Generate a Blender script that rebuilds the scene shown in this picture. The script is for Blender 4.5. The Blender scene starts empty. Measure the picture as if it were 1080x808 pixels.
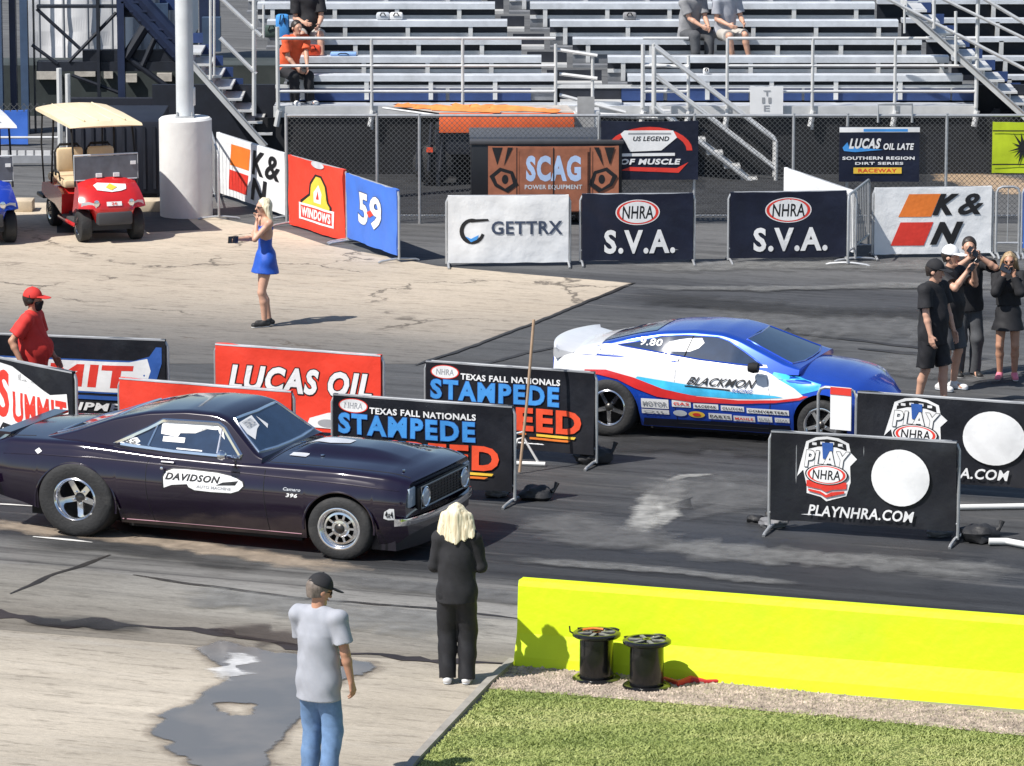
import bpy, bmesh, math, random
import numpy as np
from mathutils import Vector, Matrix, noise as mnoise
from mathutils.bvhtree import BVHTree
try:
    import openvdb
except Exception:
    import pyopenvdb as openvdb

R = math.radians
PI = math.pi
SC = bpy.context.scene
COL = SC.collection
random.seed(7)

# ------------------------------------------------------------------ camera
H = 10.0                       # height of the lens above the track
F = 4800.0                     # focal length in photo pixels (1080 wide)
PITCH = math.atan2(892.0, F)
cam_d = bpy.data.cameras.new('camera')
cam_d.sensor_width = 36.0
cam_d.lens = F / 1080.0 * 36.0
cam_d.clip_start = 0.5
cam_d.clip_end = 3000.0
cam = bpy.data.objects.new('camera', cam_d)
COL.objects.link(cam)
cam.location = (0, 0, H)
cam.rotation_euler = (PI / 2 - PITCH, 0, 0)
SC.camera = cam

# ------------------------------------------------------------------ world, sun, exposure
SUN_H = (0.66, 0.42)           # horizontal run of a shadow per metre of height
SUN_EL = math.atan2(1.0, math.hypot(*SUN_H))
w = bpy.data.worlds.new('World')
SC.world = w
w.use_nodes = True
nt = w.node_tree
nt.nodes.clear()
sky = nt.nodes.new('ShaderNodeTexSky')
sky.sky_type = 'NISHITA'
sky.sun_disc = False
sky.sun_elevation = SUN_EL
sky.sun_rotation = math.atan2(-SUN_H[0], -SUN_H[1])
sky.air_density = 1.0
sky.dust_density = 0.6
sky.ozone_density = 1.0
bg = nt.nodes.new('ShaderNodeBackground')
bg.inputs['Strength'].default_value = 0.085
wo = nt.nodes.new('ShaderNodeOutputWorld')
nt.links.new(sky.outputs[0], bg.inputs[0])
nt.links.new(bg.outputs[0], wo.inputs[0])

sd = bpy.data.lights.new('sun', 'SUN')
sd.energy = 4.6
sd.angle = R(0.53)
sd.color = (1.0, 0.955, 0.89)
so = bpy.data.objects.new('sun', sd)
COL.objects.link(so)
so.location = (-30, -20, 40)
so.rotation_euler = Vector((SUN_H[0], SUN_H[1], -1)).to_track_quat('-Z', 'Y').to_euler()

SC.view_settings.view_transform = 'Standard'
SC.view_settings.look = 'None'
SC.view_settings.gamma = 1.0
SC.view_settings.use_curve_mapping = False
SC.view_settings.exposure = 0.42
SC.cycles.max_bounces = 6
SC.cycles.transparent_max_bounces = 8
SC.cycles.use_denoising = True
SC.cycles.sample_clamp_indirect = 4.0

# ------------------------------------------------------------------ measuring from the photograph
def ray(px, py):
    u = (px - 540.0) / F
    v = (404.0 - py) / F
    c, s = math.cos(PITCH), math.sin(PITCH)
    return Vector((u, c + v * s, -s + v * c))

def G(px, py, z=0.0):
    d = ray(px, py)
    t = (z - H) / d.z
    return Vector((d.x * t, d.y * t, z))

def D(px, py, Y):
    d = ray(px, py)
    t = Y / d.y
    return Vector((d.x * t, Y, H + d.z * t))

# ------------------------------------------------------------------ materials
MATS = {}
def lin(c):
    return tuple((x / 12.92 if x <= 0.04045 else ((x + 0.055) / 1.055) ** 2.4) for x in c)

def mat(name, rgb, rough=0.6, metal=0.0, var=0.12, scale=6.0, coat=0.0, bump=0.0, bscale=40.0, dirt=None, spec=0.5, trans=0.0, alpha=1.0):
    """a plain surface with soft procedural unevenness in colour, gloss and relief"""
    if name in MATS:
        return MATS[name]
    m = bpy.data.materials.new(name)
    m.use_nodes = True
    n = m.node_tree.nodes; l = m.node_tree.links
    b = n['Principled BSDF']
    b.inputs['Metallic'].default_value = metal
    b.inputs['Roughness'].default_value = rough
    b.inputs['Specular IOR Level'].default_value = spec
    b.inputs['Coat Weight'].default_value = coat
    b.inputs['Coat Roughness'].default_value = 0.05
    if alpha < 1: b.inputs['Alpha'].default_value = alpha
    if trans: b.inputs['Transmission Weight'].default_value = trans
    tc = n.new('ShaderNodeTexCoord')
    ns = n.new('ShaderNodeTexNoise')
    ns.inputs['Scale'].default_value = scale
    ns.inputs['Detail'].default_value = 6
    ns.inputs['Roughness'].default_value = 0.62
    l.new(tc.outputs['Object'], ns.inputs['Vector'])
    mx = n.new('ShaderNodeMix'); mx.data_type = 'RGBA'
    lo = tuple(max(0, c * (1 - var)) for c in rgb) + (1,)
    hi = tuple(min(1, c * (1 + var)) for c in rgb) + (1,)
    mr = n.new('ShaderNodeMapRange')
    mr.inputs['From Min'].default_value = 0.3; mr.inputs['From Max'].default_value = 0.7
    l.new(ns.outputs['Fac'], mr.inputs['Value'])
    l.new(mr.outputs[0], mx.inputs['Factor'])
    mx.inputs['A'].default_value = lo; mx.inputs['B'].default_value = hi
    outc = mx.outputs['Result']
    if dirt:
        n2 = n.new('ShaderNodeTexNoise'); n2.inputs['Scale'].default_value = scale * 0.45; n2.inputs['Detail'].default_value = 8
        n2.inputs['Roughness'].default_value = 0.7
        l.new(tc.outputs['Object'], n2.inputs['Vector'])
        r2 = n.new('ShaderNodeMapRange'); r2.inputs['From Min'].default_value = 0.52; r2.inputs['From Max'].default_value = 0.75
        r2.inputs['To Max'].default_value = dirt[1]
        l.new(n2.outputs['Fac'], r2.inputs['Value'])
        m2 = n.new('ShaderNodeMix'); m2.data_type = 'RGBA'
        l.new(r2.outputs[0], m2.inputs['Factor']); l.new(outc, m2.inputs['A'])
        m2.inputs['B'].default_value = tuple(dirt[0]) + (1,)
        outc = m2.outputs['Result']
    l.new(outc, b.inputs['Base Color'])
    if bump:
        n3 = n.new('ShaderNodeTexNoise'); n3.inputs['Scale'].default_value = bscale; n3.inputs['Detail'].default_value = 4
        l.new(tc.outputs['Object'], n3.inputs['Vector'])
        bp = n.new('ShaderNodeBump'); bp.inputs['Strength'].default_value = bump; bp.inputs['Distance'].default_value = 0.02
        l.new(n3.outputs['Fac'], bp.inputs['Height'])
        l.new(bp.outputs[0], b.inputs['Normal'])
    MATS[name] = m
    return m

white = mat('white_print', (0.80, 0.80, 0.80), 0.55, var=0.04)
black = mat('black_vinyl', (0.013, 0.014, 0.019), 0.36, var=0.3, scale=2.0, bump=0.9, bscale=3.5, dirt=((0.06, 0.06, 0.065), 0.25))
navyblack = mat('navy_black_vinyl', (0.010, 0.013, 0.030), 0.38, var=0.3, scale=2.0, bump=0.8, bscale=3.5)
redv = mat('red_vinyl', (0.80, 0.055, 0.028), 0.45, var=0.12, scale=2.0, bump=0.8, bscale=3.5)
whitev = mat('white_vinyl', (0.80, 0.81, 0.82), 0.5, var=0.06, scale=2.0, bump=0.9, bscale=4)
bluev = mat('blue_vinyl', (0.055, 0.17, 0.62), 0.5, var=0.1, scale=2.0, bump=0.2, bscale=5)
ink = mat('black_ink', (0.012, 0.012, 0.014), 0.5, var=0.2)
p_red = mat('red_ink', (0.70, 0.045, 0.03), 0.5, var=0.08)
p_coral = mat('coral_ink', (0.80, 0.085, 0.03), 0.5, var=0.08)
p_blue = mat('sky_blue_ink', (0.06, 0.30, 0.72), 0.5, var=0.1)
p_dblue = mat('deep_blue_ink', (0.03, 0.10, 0.36), 0.5, var=0.1)
p_orange = mat('orange_ink', (0.78, 0.20, 0.03), 0.5, var=0.1)
p_yellow = mat('yellow_ink', (0.85, 0.55, 0.06), 0.5, var=0.1)
p_grey = mat('grey_ink', (0.32, 0.33, 0.35), 0.5, var=0.1)
p_pale = mat('pale_ink', (0.55, 0.58, 0.62), 0.5, var=0.1)
p_tan = mat('tiger_tan_ink', (0.36, 0.13, 0.07), 0.6, var=0.2)
galv = mat('galvanised_steel', (0.50, 0.51, 0.52), 0.45, metal=0.6, var=0.15, scale=9)
rail = mat('bleacher_rail_aluminium', (0.72, 0.72, 0.71), 0.45, metal=0.35, var=0.12, scale=4)
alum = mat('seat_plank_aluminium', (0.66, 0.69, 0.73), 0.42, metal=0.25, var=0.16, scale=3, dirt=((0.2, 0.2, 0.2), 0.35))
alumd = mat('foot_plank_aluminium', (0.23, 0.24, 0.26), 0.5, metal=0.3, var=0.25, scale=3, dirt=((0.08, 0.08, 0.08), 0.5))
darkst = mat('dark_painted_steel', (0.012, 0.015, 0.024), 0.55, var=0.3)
navy = mat('navy_painted_steel', (0.014, 0.024, 0.062), 0.5, var=0.25, scale=3)
bluep = mat('blue_panel_paint', (0.020, 0.048, 0.155), 0.55, var=0.2, scale=3, dirt=((0.02, 0.03, 0.08), 0.5))
rubber = mat('tyre_rubber', (0.022, 0.022, 0.023), 0.75, var=0.25, scale=8, bump=0.3, dirt=((0.10, 0.095, 0.09), 0.45))
chrome = mat('polished_aluminium', (0.80, 0.80, 0.80), 0.16, metal=1.0, var=0.1)
chromeb = mat('bright_chrome', (0.88, 0.88, 0.90), 0.12, metal=1.0, var=0.04)
glass = mat('dark_window_glass', (0.018, 0.038, 0.080), 0.06, var=0.2, coat=0.5)
seam = mat('panel_seam', (0.004, 0.004, 0.005), 0.8, var=0.1)

# ------------------------------------------------------------------ mesh collecting
class MB:
    def __init__(s):
        s.v = []; s.f = []
    def add(s, vs, fs):
        o = len(s.v)
        s.v.extend([tuple(p) for p in vs]); s.f.extend([tuple(i + o for i in f) for f in fs])
        return s
    def box(s, a, b, M=None, bev=0.0):
        x0, y0, z0 = a; x1, y1, z1 = b
        if bev > 0:
            return s.rbox(a, b, bev, M)
        vs = [Vector(p) for p in ((x0,y0,z0),(x1,y0,z0),(x1,y1,z0),(x0,y1,z0),(x0,y0,z1),(x1,y0,z1),(x1,y1,z1),(x0,y1,z1))]
        if M: vs = [M @ p for p in vs]
        return s.add(vs, [(0,3,2,1),(4,5,6,7),(0,1,5,4),(1,2,6,5),(2,3,7,6),(3,0,4,7)])
    def rbox(s, a, b, r, M=None):
        bm = bmesh.new()
        bmesh.ops.create_cube(bm, size=1)
        for v in bm.verts:
            v.co = Vector(((a[0]+b[0])/2 + v.co.x*(b[0]-a[0]), (a[1]+b[1])/2 + v.co.y*(b[1]-a[1]), (a[2]+b[2])/2 + v.co.z*(b[2]-a[2])))
        bmesh.ops.bevel(bm, geom=bm.edges[:], offset=r, segments=2, affect='EDGES', profile=0.5)
        s.bm(bm, M); bm.free(); return s
    def bm(s, bm, M=None):
        bm.verts.index_update()
        vs = [(M @ v.co if M else v.co.copy()) for v in bm.verts]
        return s.add(vs, [[v.index for v in f.verts] for f in bm.faces])
    def tube(s, pts, r, n=8, closed=False, cap=True):
        pts = [Vector(p) for p in pts]
        rs = r if isinstance(r, (list, tuple)) else [r] * len(pts)
        m = len(pts); rings = []
        prev = None
        for i, p in enumerate(pts):
            if closed:
                t = (pts[(i+1) % m] - pts[i-1])
            else:
                t = pts[min(i+1, m-1)] - pts[max(i-1, 0)]
            if t.length < 1e-9: t = Vector((0,0,1))
            t.normalize()
            if prev is None:
                up = Vector((0,0,1)) if abs(t.z) < 0.9 else Vector((1,0,0))
                a = t.cross(up).normalized()
            else:
                a = (prev - t * prev.dot(t))
                a = a.normalized() if a.length > 1e-6 else t.orthogonal().normalized()
            prev = a
            b = t.cross(a)
            rings.append([p + (a * math.cos(2*PI*k/n) + b * math.sin(2*PI*k/n)) * rs[i] for k in range(n)])
        vs = [q for rg in rings for q in rg]; fs = []
        for i in range(m if closed else m - 1):
            j = (i + 1) % m
            for k in range(n):
                k2 = (k + 1) % n
                fs.append((i*n+k, j*n+k, j*n+k2, i*n+k2))
        if cap and not closed:
            fs.append(tuple(range(n))); fs.append(tuple(reversed([(m-1)*n+k for k in range(n)])))
        return s.add(vs, fs)
    def lathe(s, prof, n=32, axis='z', c=(0,0,0), M=None):
        """prof: (radius, height) pairs"""
        vs = []; fs = []; m = len(prof)
        for r, h in prof:
            for k in range(n):
                a = 2*PI*k/n
                x, y = r*math.cos(a), r*math.sin(a)
                p = {'z': (x, y, h), 'y': (x, h, y), 'x': (h, x, y)}[axis]
                p = Vector(p) + Vector(c)
                vs.append(M @ p if M else p)
        for i in range(m-1):
            for k in range(n):
                k2 = (k+1) % n
                fs.append((i*n+k, i*n+k2, (i+1)*n+k2, (i+1)*n+k))
        if prof[0][0] > 1e-5: fs.append(tuple(reversed(range(n))))
        if prof[-1][0] > 1e-5: fs.append(tuple((m-1)*n+k for k in range(n)))
        return s.add(vs, fs)
    def prism(s, pts, y0, y1, M=None):
        """outline in x,z extruded along y"""
        n = len(pts)
        vs = [Vector((p[0], y0, p[1])) for p in pts] + [Vector((p[0], y1, p[1])) for p in pts]
        if M: vs = [M @ p for p in vs]
        fs = [tuple(range(n)), tuple(reversed(range(n, 2*n)))]
        fs += [(i, i+n, (i+1) % n + n, (i+1) % n) for i in range(n)]
        return s.add(vs, fs)
    def grid(s, P, closed_u=False, closed_v=False):
        """P[i][j] points"""
        nu, nv = len(P), len(P[0])
        vs = [q for row in P for q in row]; fs = []
        for i in range(nu if closed_u else nu-1):
            for j in range(nv if closed_v else nv-1):
                i2, j2 = (i+1) % nu, (j+1) % nv
                fs.append((i*nv+j, i2*nv+j, i2*nv+j2, i*nv+j2))
        return s.add(vs, fs)
    def build(s, name, m, parent=None, smooth=False, bevel=0.0, fix=True, angle=40):
        me = bpy.data.meshes.new(name)
        me.from_pydata(s.v, [], s.f); me.validate()
        if fix:
            bm = bmesh.new(); bm.from_mesh(me)
            bmesh.ops.remove_doubles(bm, verts=bm.verts, dist=1e-5)
            bmesh.ops.recalc_face_normals(bm, faces=bm.faces)
            bm.to_mesh(me); bm.free()
        return link(name, me, m, parent, smooth, bevel, angle)

def link(name, me, m, parent=None, smooth=False, bevel=0.0, angle=40):
    me.materials.clear()
    me.materials.append(m)
    o = bpy.data.objects.new(name, me); COL.objects.link(o)
    if parent is not None: o.parent = parent
    if smooth:
        me.shade_smooth()
        try: me.set_sharp_from_angle(angle=R(angle))
        except Exception: pass
    if bevel:
        bv = o.modifiers.new('bevel', 'BEVEL'); bv.width = bevel; bv.segments = 2; bv.limit_method = 'ANGLE'
    return o

def tag(o, label, cat, group=None, kind=None):
    o['label'] = label
    if cat: o['category'] = cat
    if group: o['group'] = group
    if kind: o['kind'] = kind
    return o

def thing(name, label, cat, loc=(0,0,0), rz=0.0, group=None, kind=None):
    o = bpy.data.objects.new(name, None); COL.objects.link(o)
    o.empty_display_size = 0.3
    o.location = loc; o.rotation_euler = (0, 0, rz)
    return tag(o, label, cat, group, kind)

def struct(name, mb, m, label, smooth=False, kind='structure'):
    o = mb.build(name, m, smooth=smooth)
    o['kind'] = kind; o['label'] = label
    o['category'] = 'ground'
    return o

def kids(o):
    return [c for c in bpy.data.objects if c.parent == o]

def dup(root, loc, rz, label, group=None):
    def cp(o, parent):
        c = o.copy(); COL.objects.link(c); c.parent = parent
        for ch in kids(o): cp(ch, c)
        return c
    r = cp(root, None)
    r.location = loc; r.rotation_euler = (0, 0, rz)
    r['label'] = label
    if group: r['group'] = group
    return r

def poly_sheet(pts, z, m=None):
    mb = MB(); n = len(pts)
    mb.add([(p[0], p[1], z) for p in pts], [tuple(range(n))])
    return mb

# ------------------------------------------------------------------ flat graphics: text and outlines as thin meshes
_fc = {}
def text_mesh(s, bold=0.0, shear=0.0, space=1.0):
    key = (s, bold, shear, space)
    if key in _fc: return _fc[key]
    cu = bpy.data.curves.new('t', 'FONT')
    cu.body = s; cu.size = 1.0; cu.offset = bold; cu.shear = shear; cu.fill_mode = 'FRONT'; cu.resolution_u = 3
    cu.space_character = space
    ob = bpy.data.objects.new('t', cu); COL.objects.link(ob)
    me = bpy.data.meshes.new_from_object(ob)
    V = [(v.co.x, v.co.y) for v in me.vertices]; Fc = [tuple(p.vertices) for p in me.polygons]
    bpy.data.objects.remove(ob); bpy.data.curves.remove(cu); bpy.data.meshes.remove(me)
    _fc[key] = (V, Fc)
    return V, Fc

def fit_text(s, u0, v0, u1, v1, bold=0.0, shear=0.0, space=1.0, ref=None):
    rb = ref if ref is not None else bold
    space = space * (1 + 2.2*rb)
    bold *= 0.75; ref = rb*0.75
    V, Fc = text_mesh(s, bold, shear, space)
    B = text_mesh(s, ref if ref is not None else bold, shear, space)[0]
    xs = [p[0] for p in B]; ys = [p[1] for p in B]
    sx = (u1-u0)/(max(xs)-min(xs)); sy = (v1-v0)/(max(ys)-min(ys))
    return [(u0+(p[0]-min(xs))*sx, v0+(p[1]-min(ys))*sy) for p in V], Fc

def ell(cu, cv, ru, rv, n=36):
    return [(cu+ru*math.cos(2*PI*k/n), cv+rv*math.sin(2*PI*k/n)) for k in range(n)], [tuple(range(n))]

def pol(pts):
    return list(pts), [tuple(range(len(pts)))]

def cut_grid(V, Fc, step):
    """2-D mesh cut along a grid so that it can follow a curved surface; returns a bmesh in x,z"""
    bm = bmesh.new()
    vs = [bm.verts.new((p[0], 0, p[1])) for p in V]
    for f in Fc:
        if len(set(f)) > 2:
            try: bm.faces.new([vs[i] for i in f])
            except ValueError: pass
    bmesh.ops.triangulate(bm, faces=[f for f in bm.faces if len(f.verts) > 4])
    if step:
        xs = [p[0] for p in V]; zs = [p[1] for p in V]
        for lo, hi, no in ((min(xs), max(xs), (1,0,0)), (min(zs), max(zs), (0,0,1))):
            k = math.ceil(lo/step)
            while k*step < hi:
                co = Vector(no) * (k*step)
                bmesh.ops.bisect_plane(bm, geom=bm.verts[:]+bm.edges[:]+bm.faces[:], plane_co=co, plane_no=no, dist=1e-6)
                k += 1
    return bm
# ------------------------------------------------------------------ the ground
PSI = R(20.5)                                   # the strip runs right and towards us
AX = Vector((math.cos(PSI), -math.sin(PSI), 0)) # along the strip
AV = Vector((math.sin(PSI), math.cos(PSI), 0))  # across it, away from us

def vcoord(px, py): return G(px, py).dot(AV)

def pave(name, bands, streak=0.5, rough=0.8, cracks=0.0, spots=0.3, bump=0.35, wet=None, warp=1.2, rubber_amt=0.0):
    """paving whose colour changes with the distance across the strip; bands: (v, rgb, noise width)"""
    m = bpy.data.materials.new(name); m.use_nodes = True
    n = m.node_tree.nodes; l = m.node_tree.links
    b = n['Principled BSDF']; b.inputs['Roughness'].default_value = rough
    b.inputs['Specular IOR Level'].default_value = 0.25
    tc = n.new('ShaderNodeTexCoord')
    rot = n.new('ShaderNodeMapping'); rot.vector_type = 'POINT'
    rot.inputs['Rotation'].default_value = (0, 0, PSI)
    l.new(tc.outputs['Object'], rot.inputs['Vector'])      # x along, y across
    sep = n.new('ShaderNodeSeparateXYZ'); l.new(rot.outputs[0], sep.inputs[0])
    def nz(scale, detail=6, st=(1,1,1), rgh=0.6, dist=0.0):
        mp = n.new('ShaderNodeMapping'); mp.inputs['Scale'].default_value = st
        l.new(rot.outputs[0], mp.inputs['Vector'])
        t = n.new('ShaderNodeTexNoise'); t.inputs['Scale'].default_value = scale; t.inputs['Detail'].default_value = detail
        t.inputs['Roughness'].default_value = rgh; t.inputs['Distortion'].default_value = dist
        l.new(mp.outputs[0], t.inputs['Vector']); return t.outputs['Fac']
    def rng(x, a, c, lo=0.0, hi=1.0):
        r = n.new('ShaderNodeMapRange'); r.inputs['From Min'].default_value = a; r.inputs['From Max'].default_value = c
        r.inputs['To Min'].default_value = lo; r.inputs['To Max'].default_value = hi
        l.new(x, r.inputs['Value']); return r.outputs[0]
    def math_(op, a, c):
        q = n.new('ShaderNodeMath'); q.operation = op
        for i, x in enumerate((a, c)):
            if isinstance(x, (int, float)): q.inputs[i].default_value = x
            else: l.new(x, q.inputs[i])
        return q.outputs[0]
    def mix(f, a, c, mode='MIX'):
        q = n.new('ShaderNodeMix'); q.data_type = 'RGBA'; q.blend_type = mode
        if isinstance(f, (int, float)): q.inputs['Factor'].default_value = f
        else: l.new(f, q.inputs['Factor'])
        for k, x in (('A', a), ('B', c)):
            if isinstance(x, tuple): q.inputs[k].default_value = x + (1,)
            else: l.new(x, q.inputs[k])
        return q.outputs['Result']
    wob = math_('MULTIPLY', math_('SUBTRACT', nz(0.45, 7, (0.35, 1, 1), 0.65), 0.5), warp*2)
    vv = math_('ADD', sep.outputs['Y'], wob)
    col = tuple(bands[0][1])
    cur = None
    for i in range(1, len(bands)):
        v0, rgb, wd = bands[i]
        f = rng(vv, v0 - wd, v0 + wd)
        cur = mix(f, cur if cur is not None else col, tuple(rgb))
    if cur is None:
        cur = mix(0.0, col, col)
    # blotches, streaks along the strip, fine grain
    cur = mix(rng(nz(0.22, 8), 0.35, 0.68, 0, spots), cur, (0.30, 0.28, 0.25), 'MULTIPLY') if spots > 0 else cur
    st = nz(1.0, 8, (0.06, 1.6, 1), 0.7, 0.4)
    cur = mix(rng(st, 0.42, 0.72, 0, streak), cur, (0.40, 0.40, 0.41), 'MULTIPLY')
    st2 = nz(1.3, 7, (0.10, 2.2, 1), 0.7, 0.6)
    cur = mix(rng(st2, 0.55, 0.78, 0, streak*0.5), cur, (0.55, 0.53, 0.50))
    if rubber_amt:
        rb = nz(0.9, 6, (0.03, 3.4, 1), 0.6)
        cur = mix(rng(rb, 0.5, 0.62, 0, rubber_amt), cur, (0.018, 0.018, 0.020))
    gr = nz(22, 6, (0.55, 1.3, 1), 0.75)
    cur = mix(rng(gr, 0.30, 0.70, 0.0, 0.55), cur, (0.55, 0.55, 0.55), 'MULTIPLY')
    gr2 = nz(6, 6, (0.35, 1.6, 1), 0.75)
    cur = mix(rng(gr2, 0.52, 0.68, 0.0, 0.7), cur, (0.36, 0.35, 0.34), 'MULTIPLY')
    if cracks:
        vo = n.new('ShaderNodeTexVoronoi'); vo.feature = 'DISTANCE_TO_EDGE'; vo.inputs['Scale'].default_value = 0.30
        dv = n.new('ShaderNodeTexNoise'); dv.inputs['Scale'].default_value = 1.3; dv.inputs['Detail'].default_value = 7; dv.inputs['Roughness'].default_value = 0.65
        l.new(rot.outputs[0], dv.inputs['Vector'])
        ad = n.new('ShaderNodeVectorMath'); ad.operation = 'MULTIPLY_ADD'
        l.new(dv.outputs['Color'], ad.inputs[0]); ad.inputs[1].default_value = (1.6, 1.6, 0); l.new(rot.outputs[0], ad.inputs[2])
        l.new(ad.outputs[0], vo.inputs['Vector'])
        ck = rng(vo.outputs['Distance'], 0.004, 0.016, cracks, 0.0)
        brk = rng(nz(0.5, 4), 0.47, 0.54)
        cur = mix(math_('MULTIPLY', ck, brk), cur, (0.10, 0.085, 0.07))
    l.new(cur, b.inputs['Base Color'])
    bp = n.new('ShaderNodeBump'); bp.inputs['Strength'].default_value = bump; bp.inputs['Distance'].default_value = 0.03
    l.new(gr, bp.inputs['Height']); l.new(bp.outputs[0], b.inputs['Normal'])
    if wet:
        l.new(rng(nz(0.3, 6, (0.3, 1, 1)), 0.4, 0.65, rough - wet, rough), b.inputs['Roughness'])
    return m

tan_ = (0.50, 0.44, 0.36); grey_ = (0.24, 0.23, 0.215); asph = (0.115, 0.118, 0.123); trk = (0.062, 0.064, 0.069)

mg = MB(); mg.add([(-260, -60, 0), (260, -60, 0), (260, 420, 0), (-260, 420, 0)], [(0,1,2,3)])
struct('ground', mg, pave('asphalt_ground', [(0, asph, 0), (vcoord(700, 330), (0.092, 0.096, 0.105), 0.6), (vcoord(700, 290), (0.16, 0.162, 0.165), 0.5)], streak=0.45, spots=0.25, rubber_amt=0.35, warp=0.7), 'dark worn asphalt ground')

def gp(*pts): return [G(*p) for p in pts]

# upper concrete apron
up = gp((-500, 214), (150, 214), (228, 230), (300, 244), (345, 259), (462, 281), (560, 290), (668, 299), (600, 326), (490, 369), (440, 384), (-500, 384))
struct('concrete_apron', poly_sheet(up, 0.004), pave('apron_concrete', [(0, (0.15, 0.147, 0.142), 0), (vcoord(200, 375), (0.20, 0.19, 0.178), 0.8), (vcoord(200, 350), (0.34, 0.31, 0.27), 1.2), (vcoord(200, 325), (0.55, 0.47, 0.375), 1.5), (vcoord(200, 270), (0.68, 0.585, 0.46), 2)], streak=0.25, spots=0.22, cracks=0.85), 'pale tan cracked concrete apron')

# track lane, rubbered dark
tr = gp((-900, 470), (200, 455), (1400, 470), (2200, 660), (1085, 700), (548, 655), (430, 646), (310, 633), (170, 611), (60, 597), (-900, 560))
struct('track', poly_sheet(tr, 0.004), pave('track_asphalt', [(0, (0.34, 0.33, 0.31), 0), (vcoord(300, 616), (0.23, 0.226, 0.215), 0.4), (vcoord(300, 597), (0.058, 0.06, 0.064), 0.35), (vcoord(300, 580), (0.048, 0.050, 0.055), 0.5), (vcoord(600, 540), (0.078, 0.080, 0.084), 0.7)], streak=0.55, spots=0.25, rubber_amt=0.55, warp=0.5, wet=0.25, rough=0.72), 'dark rubbered racing lane')

# worn shoulder between lane and apron
sh = gp((-900, 520), (-200, 548), (60, 597), (170, 611), (310, 633), (430, 646), (548, 655), (1200, 720), (1200, 790), (545, 701), (330, 691), (-900, 592))
struct('shoulder', poly_sheet(sh, 0.003), pave('shoulder_concrete', [(0, (0.33, 0.30, 0.255), 0), (vcoord(200, 655), (0.44, 0.42, 0.375), 0.5), (vcoord(200, 625), (0.36, 0.35, 0.325), 0.5)], streak=0.6, spots=0.5, rubber_amt=0.15, warp=0.8), 'grey stained concrete shoulder')

# near concrete apron
ap = gp((-900, 590), (330, 690), (548, 702), (700, 712), (700, 900), (400, 1010), (-900, 1010))
struct('concrete_apron', poly_sheet(ap, 0.0015), pave('near_apron_concrete', [(0, (0.60, 0.535, 0.44), 0), (vcoord(100, 690), (0.51, 0.46, 0.385), 0.8)], streak=0.40, spots=0.5, cracks=0.0), 'tan concrete apron nearest the camera')

# thin sheets: joints, stains, markings
def strip(pts, wd, z, seed=0, jit=0.35):
    rnd = random.Random(seed); mb = MB(); P = []
    W = [G(*p) for p in pts]
    Q = []
    for a, b in zip(W[:-1], W[1:]):
        k = max(1, int((b - a).length / 0.12))
        for i in range(k): Q.append(a.lerp(b, i / k))
    Q.append(W[-1])
    for i, p in enumerate(Q):
        t = (Q[min(i+1, len(Q)-1)] - Q[max(i-1, 0)]).normalized(); s = Vector((-t.y, t.x, 0))
        end = min(1, min(i, len(Q)-1-i) / 4 + 0.25)
        ww = (wd if not callable(wd) else wd(i / len(Q))) * 0.5 * end
        c = mnoise.noise(Vector((i*0.23, seed*7.1, 0))) * jit * 0.12
        e1 = 1 + jit * mnoise.noise(Vector((i*0.6, seed*3.3, 5)))*1.6; e2 = 1 + jit * mnoise.noise(Vector((i*0.6, seed*3.3, 9)))*1.6
        P.append([p + s*(c + ww*e1) + Vector((0,0,z)), p + s*(c + ww*e1*0.4) + Vector((0,0,z)), p + s*(c - ww*e2*0.4) + Vector((0,0,z)), p + s*(c - ww*e2) + Vector((0,0,z))])
    mb.grid(P); mb.nrow = len(P); return mb
def worn(name, rgb, var=0.4, thr=0.5, scale=3.0):
    """a stain or scuff that breaks up and thins out towards its edges (attribute 'cover')"""
    m = mat(name, rgb, 0.8, var=var, scale=5)
    n = m.node_tree.nodes; l = m.node_tree.links; bs = n['Principled BSDF']
    at = n.new('ShaderNodeAttribute'); at.attribute_name = 'cover'
    tc = n.new('ShaderNodeTexCoord'); mp = n.new('ShaderNodeMapping'); mp.inputs['Rotation'].default_value = (0, 0, PSI)
    mp2 = n.new('ShaderNodeMapping'); mp2.inputs['Scale'].default_value = (0.45, 1.8, 1)
    l.new(tc.outputs['Object'], mp.inputs[0]); l.new(mp.outputs[0], mp2.inputs[0])
    ns = n.new('ShaderNodeTexNoise'); ns.inputs['Scale'].default_value = scale; ns.inputs['Detail'].default_value = 8; ns.inputs['Roughness'].default_value = 0.72
    l.new(mp2.outputs[0], ns.inputs['Vector'])
    ad = n.new('ShaderNodeMath'); ad.operation = 'ADD'; l.new(ns.outputs['Fac'], ad.inputs[0])
    mu = n.new('ShaderNodeMath'); mu.operation = 'MULTIPLY'; mu.inputs[1].default_value = 0.42; l.new(at.outputs['Fac'], mu.inputs[0]); l.new(mu.outputs[0], ad.inputs[1])
    r = n.new('ShaderNodeMapRange'); r.inputs['From Min'].default_value = thr + 0.16; r.inputs['From Max'].default_value = thr + 0.50; r.inputs['To Max'].default_value = 0.58; l.new(ad.outputs[0], r.inputs['Value'])
    l.new(r.outputs[0], bs.inputs['Alpha'])
    return m
def cover(o, nrow):
    at = o.data.attributes.new('cover', 'FLOAT', 'POINT')
    m_ = len(o.data.vertices)
    for i in range(m_):
        a, b = divmod(i, 4)
        e = min(a, nrow-1-a) / max(1, nrow*0.18)
        at.data[i].value = (0.0 if b in (0, 3) else 1.0) * min(1.0, e)
def feather(name, mb, m, label):
    o = mb.build(name, m, fix=False); o['kind'] = 'structure'; o['label'] = label; o['category'] = 'ground'
    cover(o, mb.nrow); return o
dk = mat('tar_seam', (0.030, 0.026, 0.022), 0.5, var=0.4, scale=3)
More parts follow.
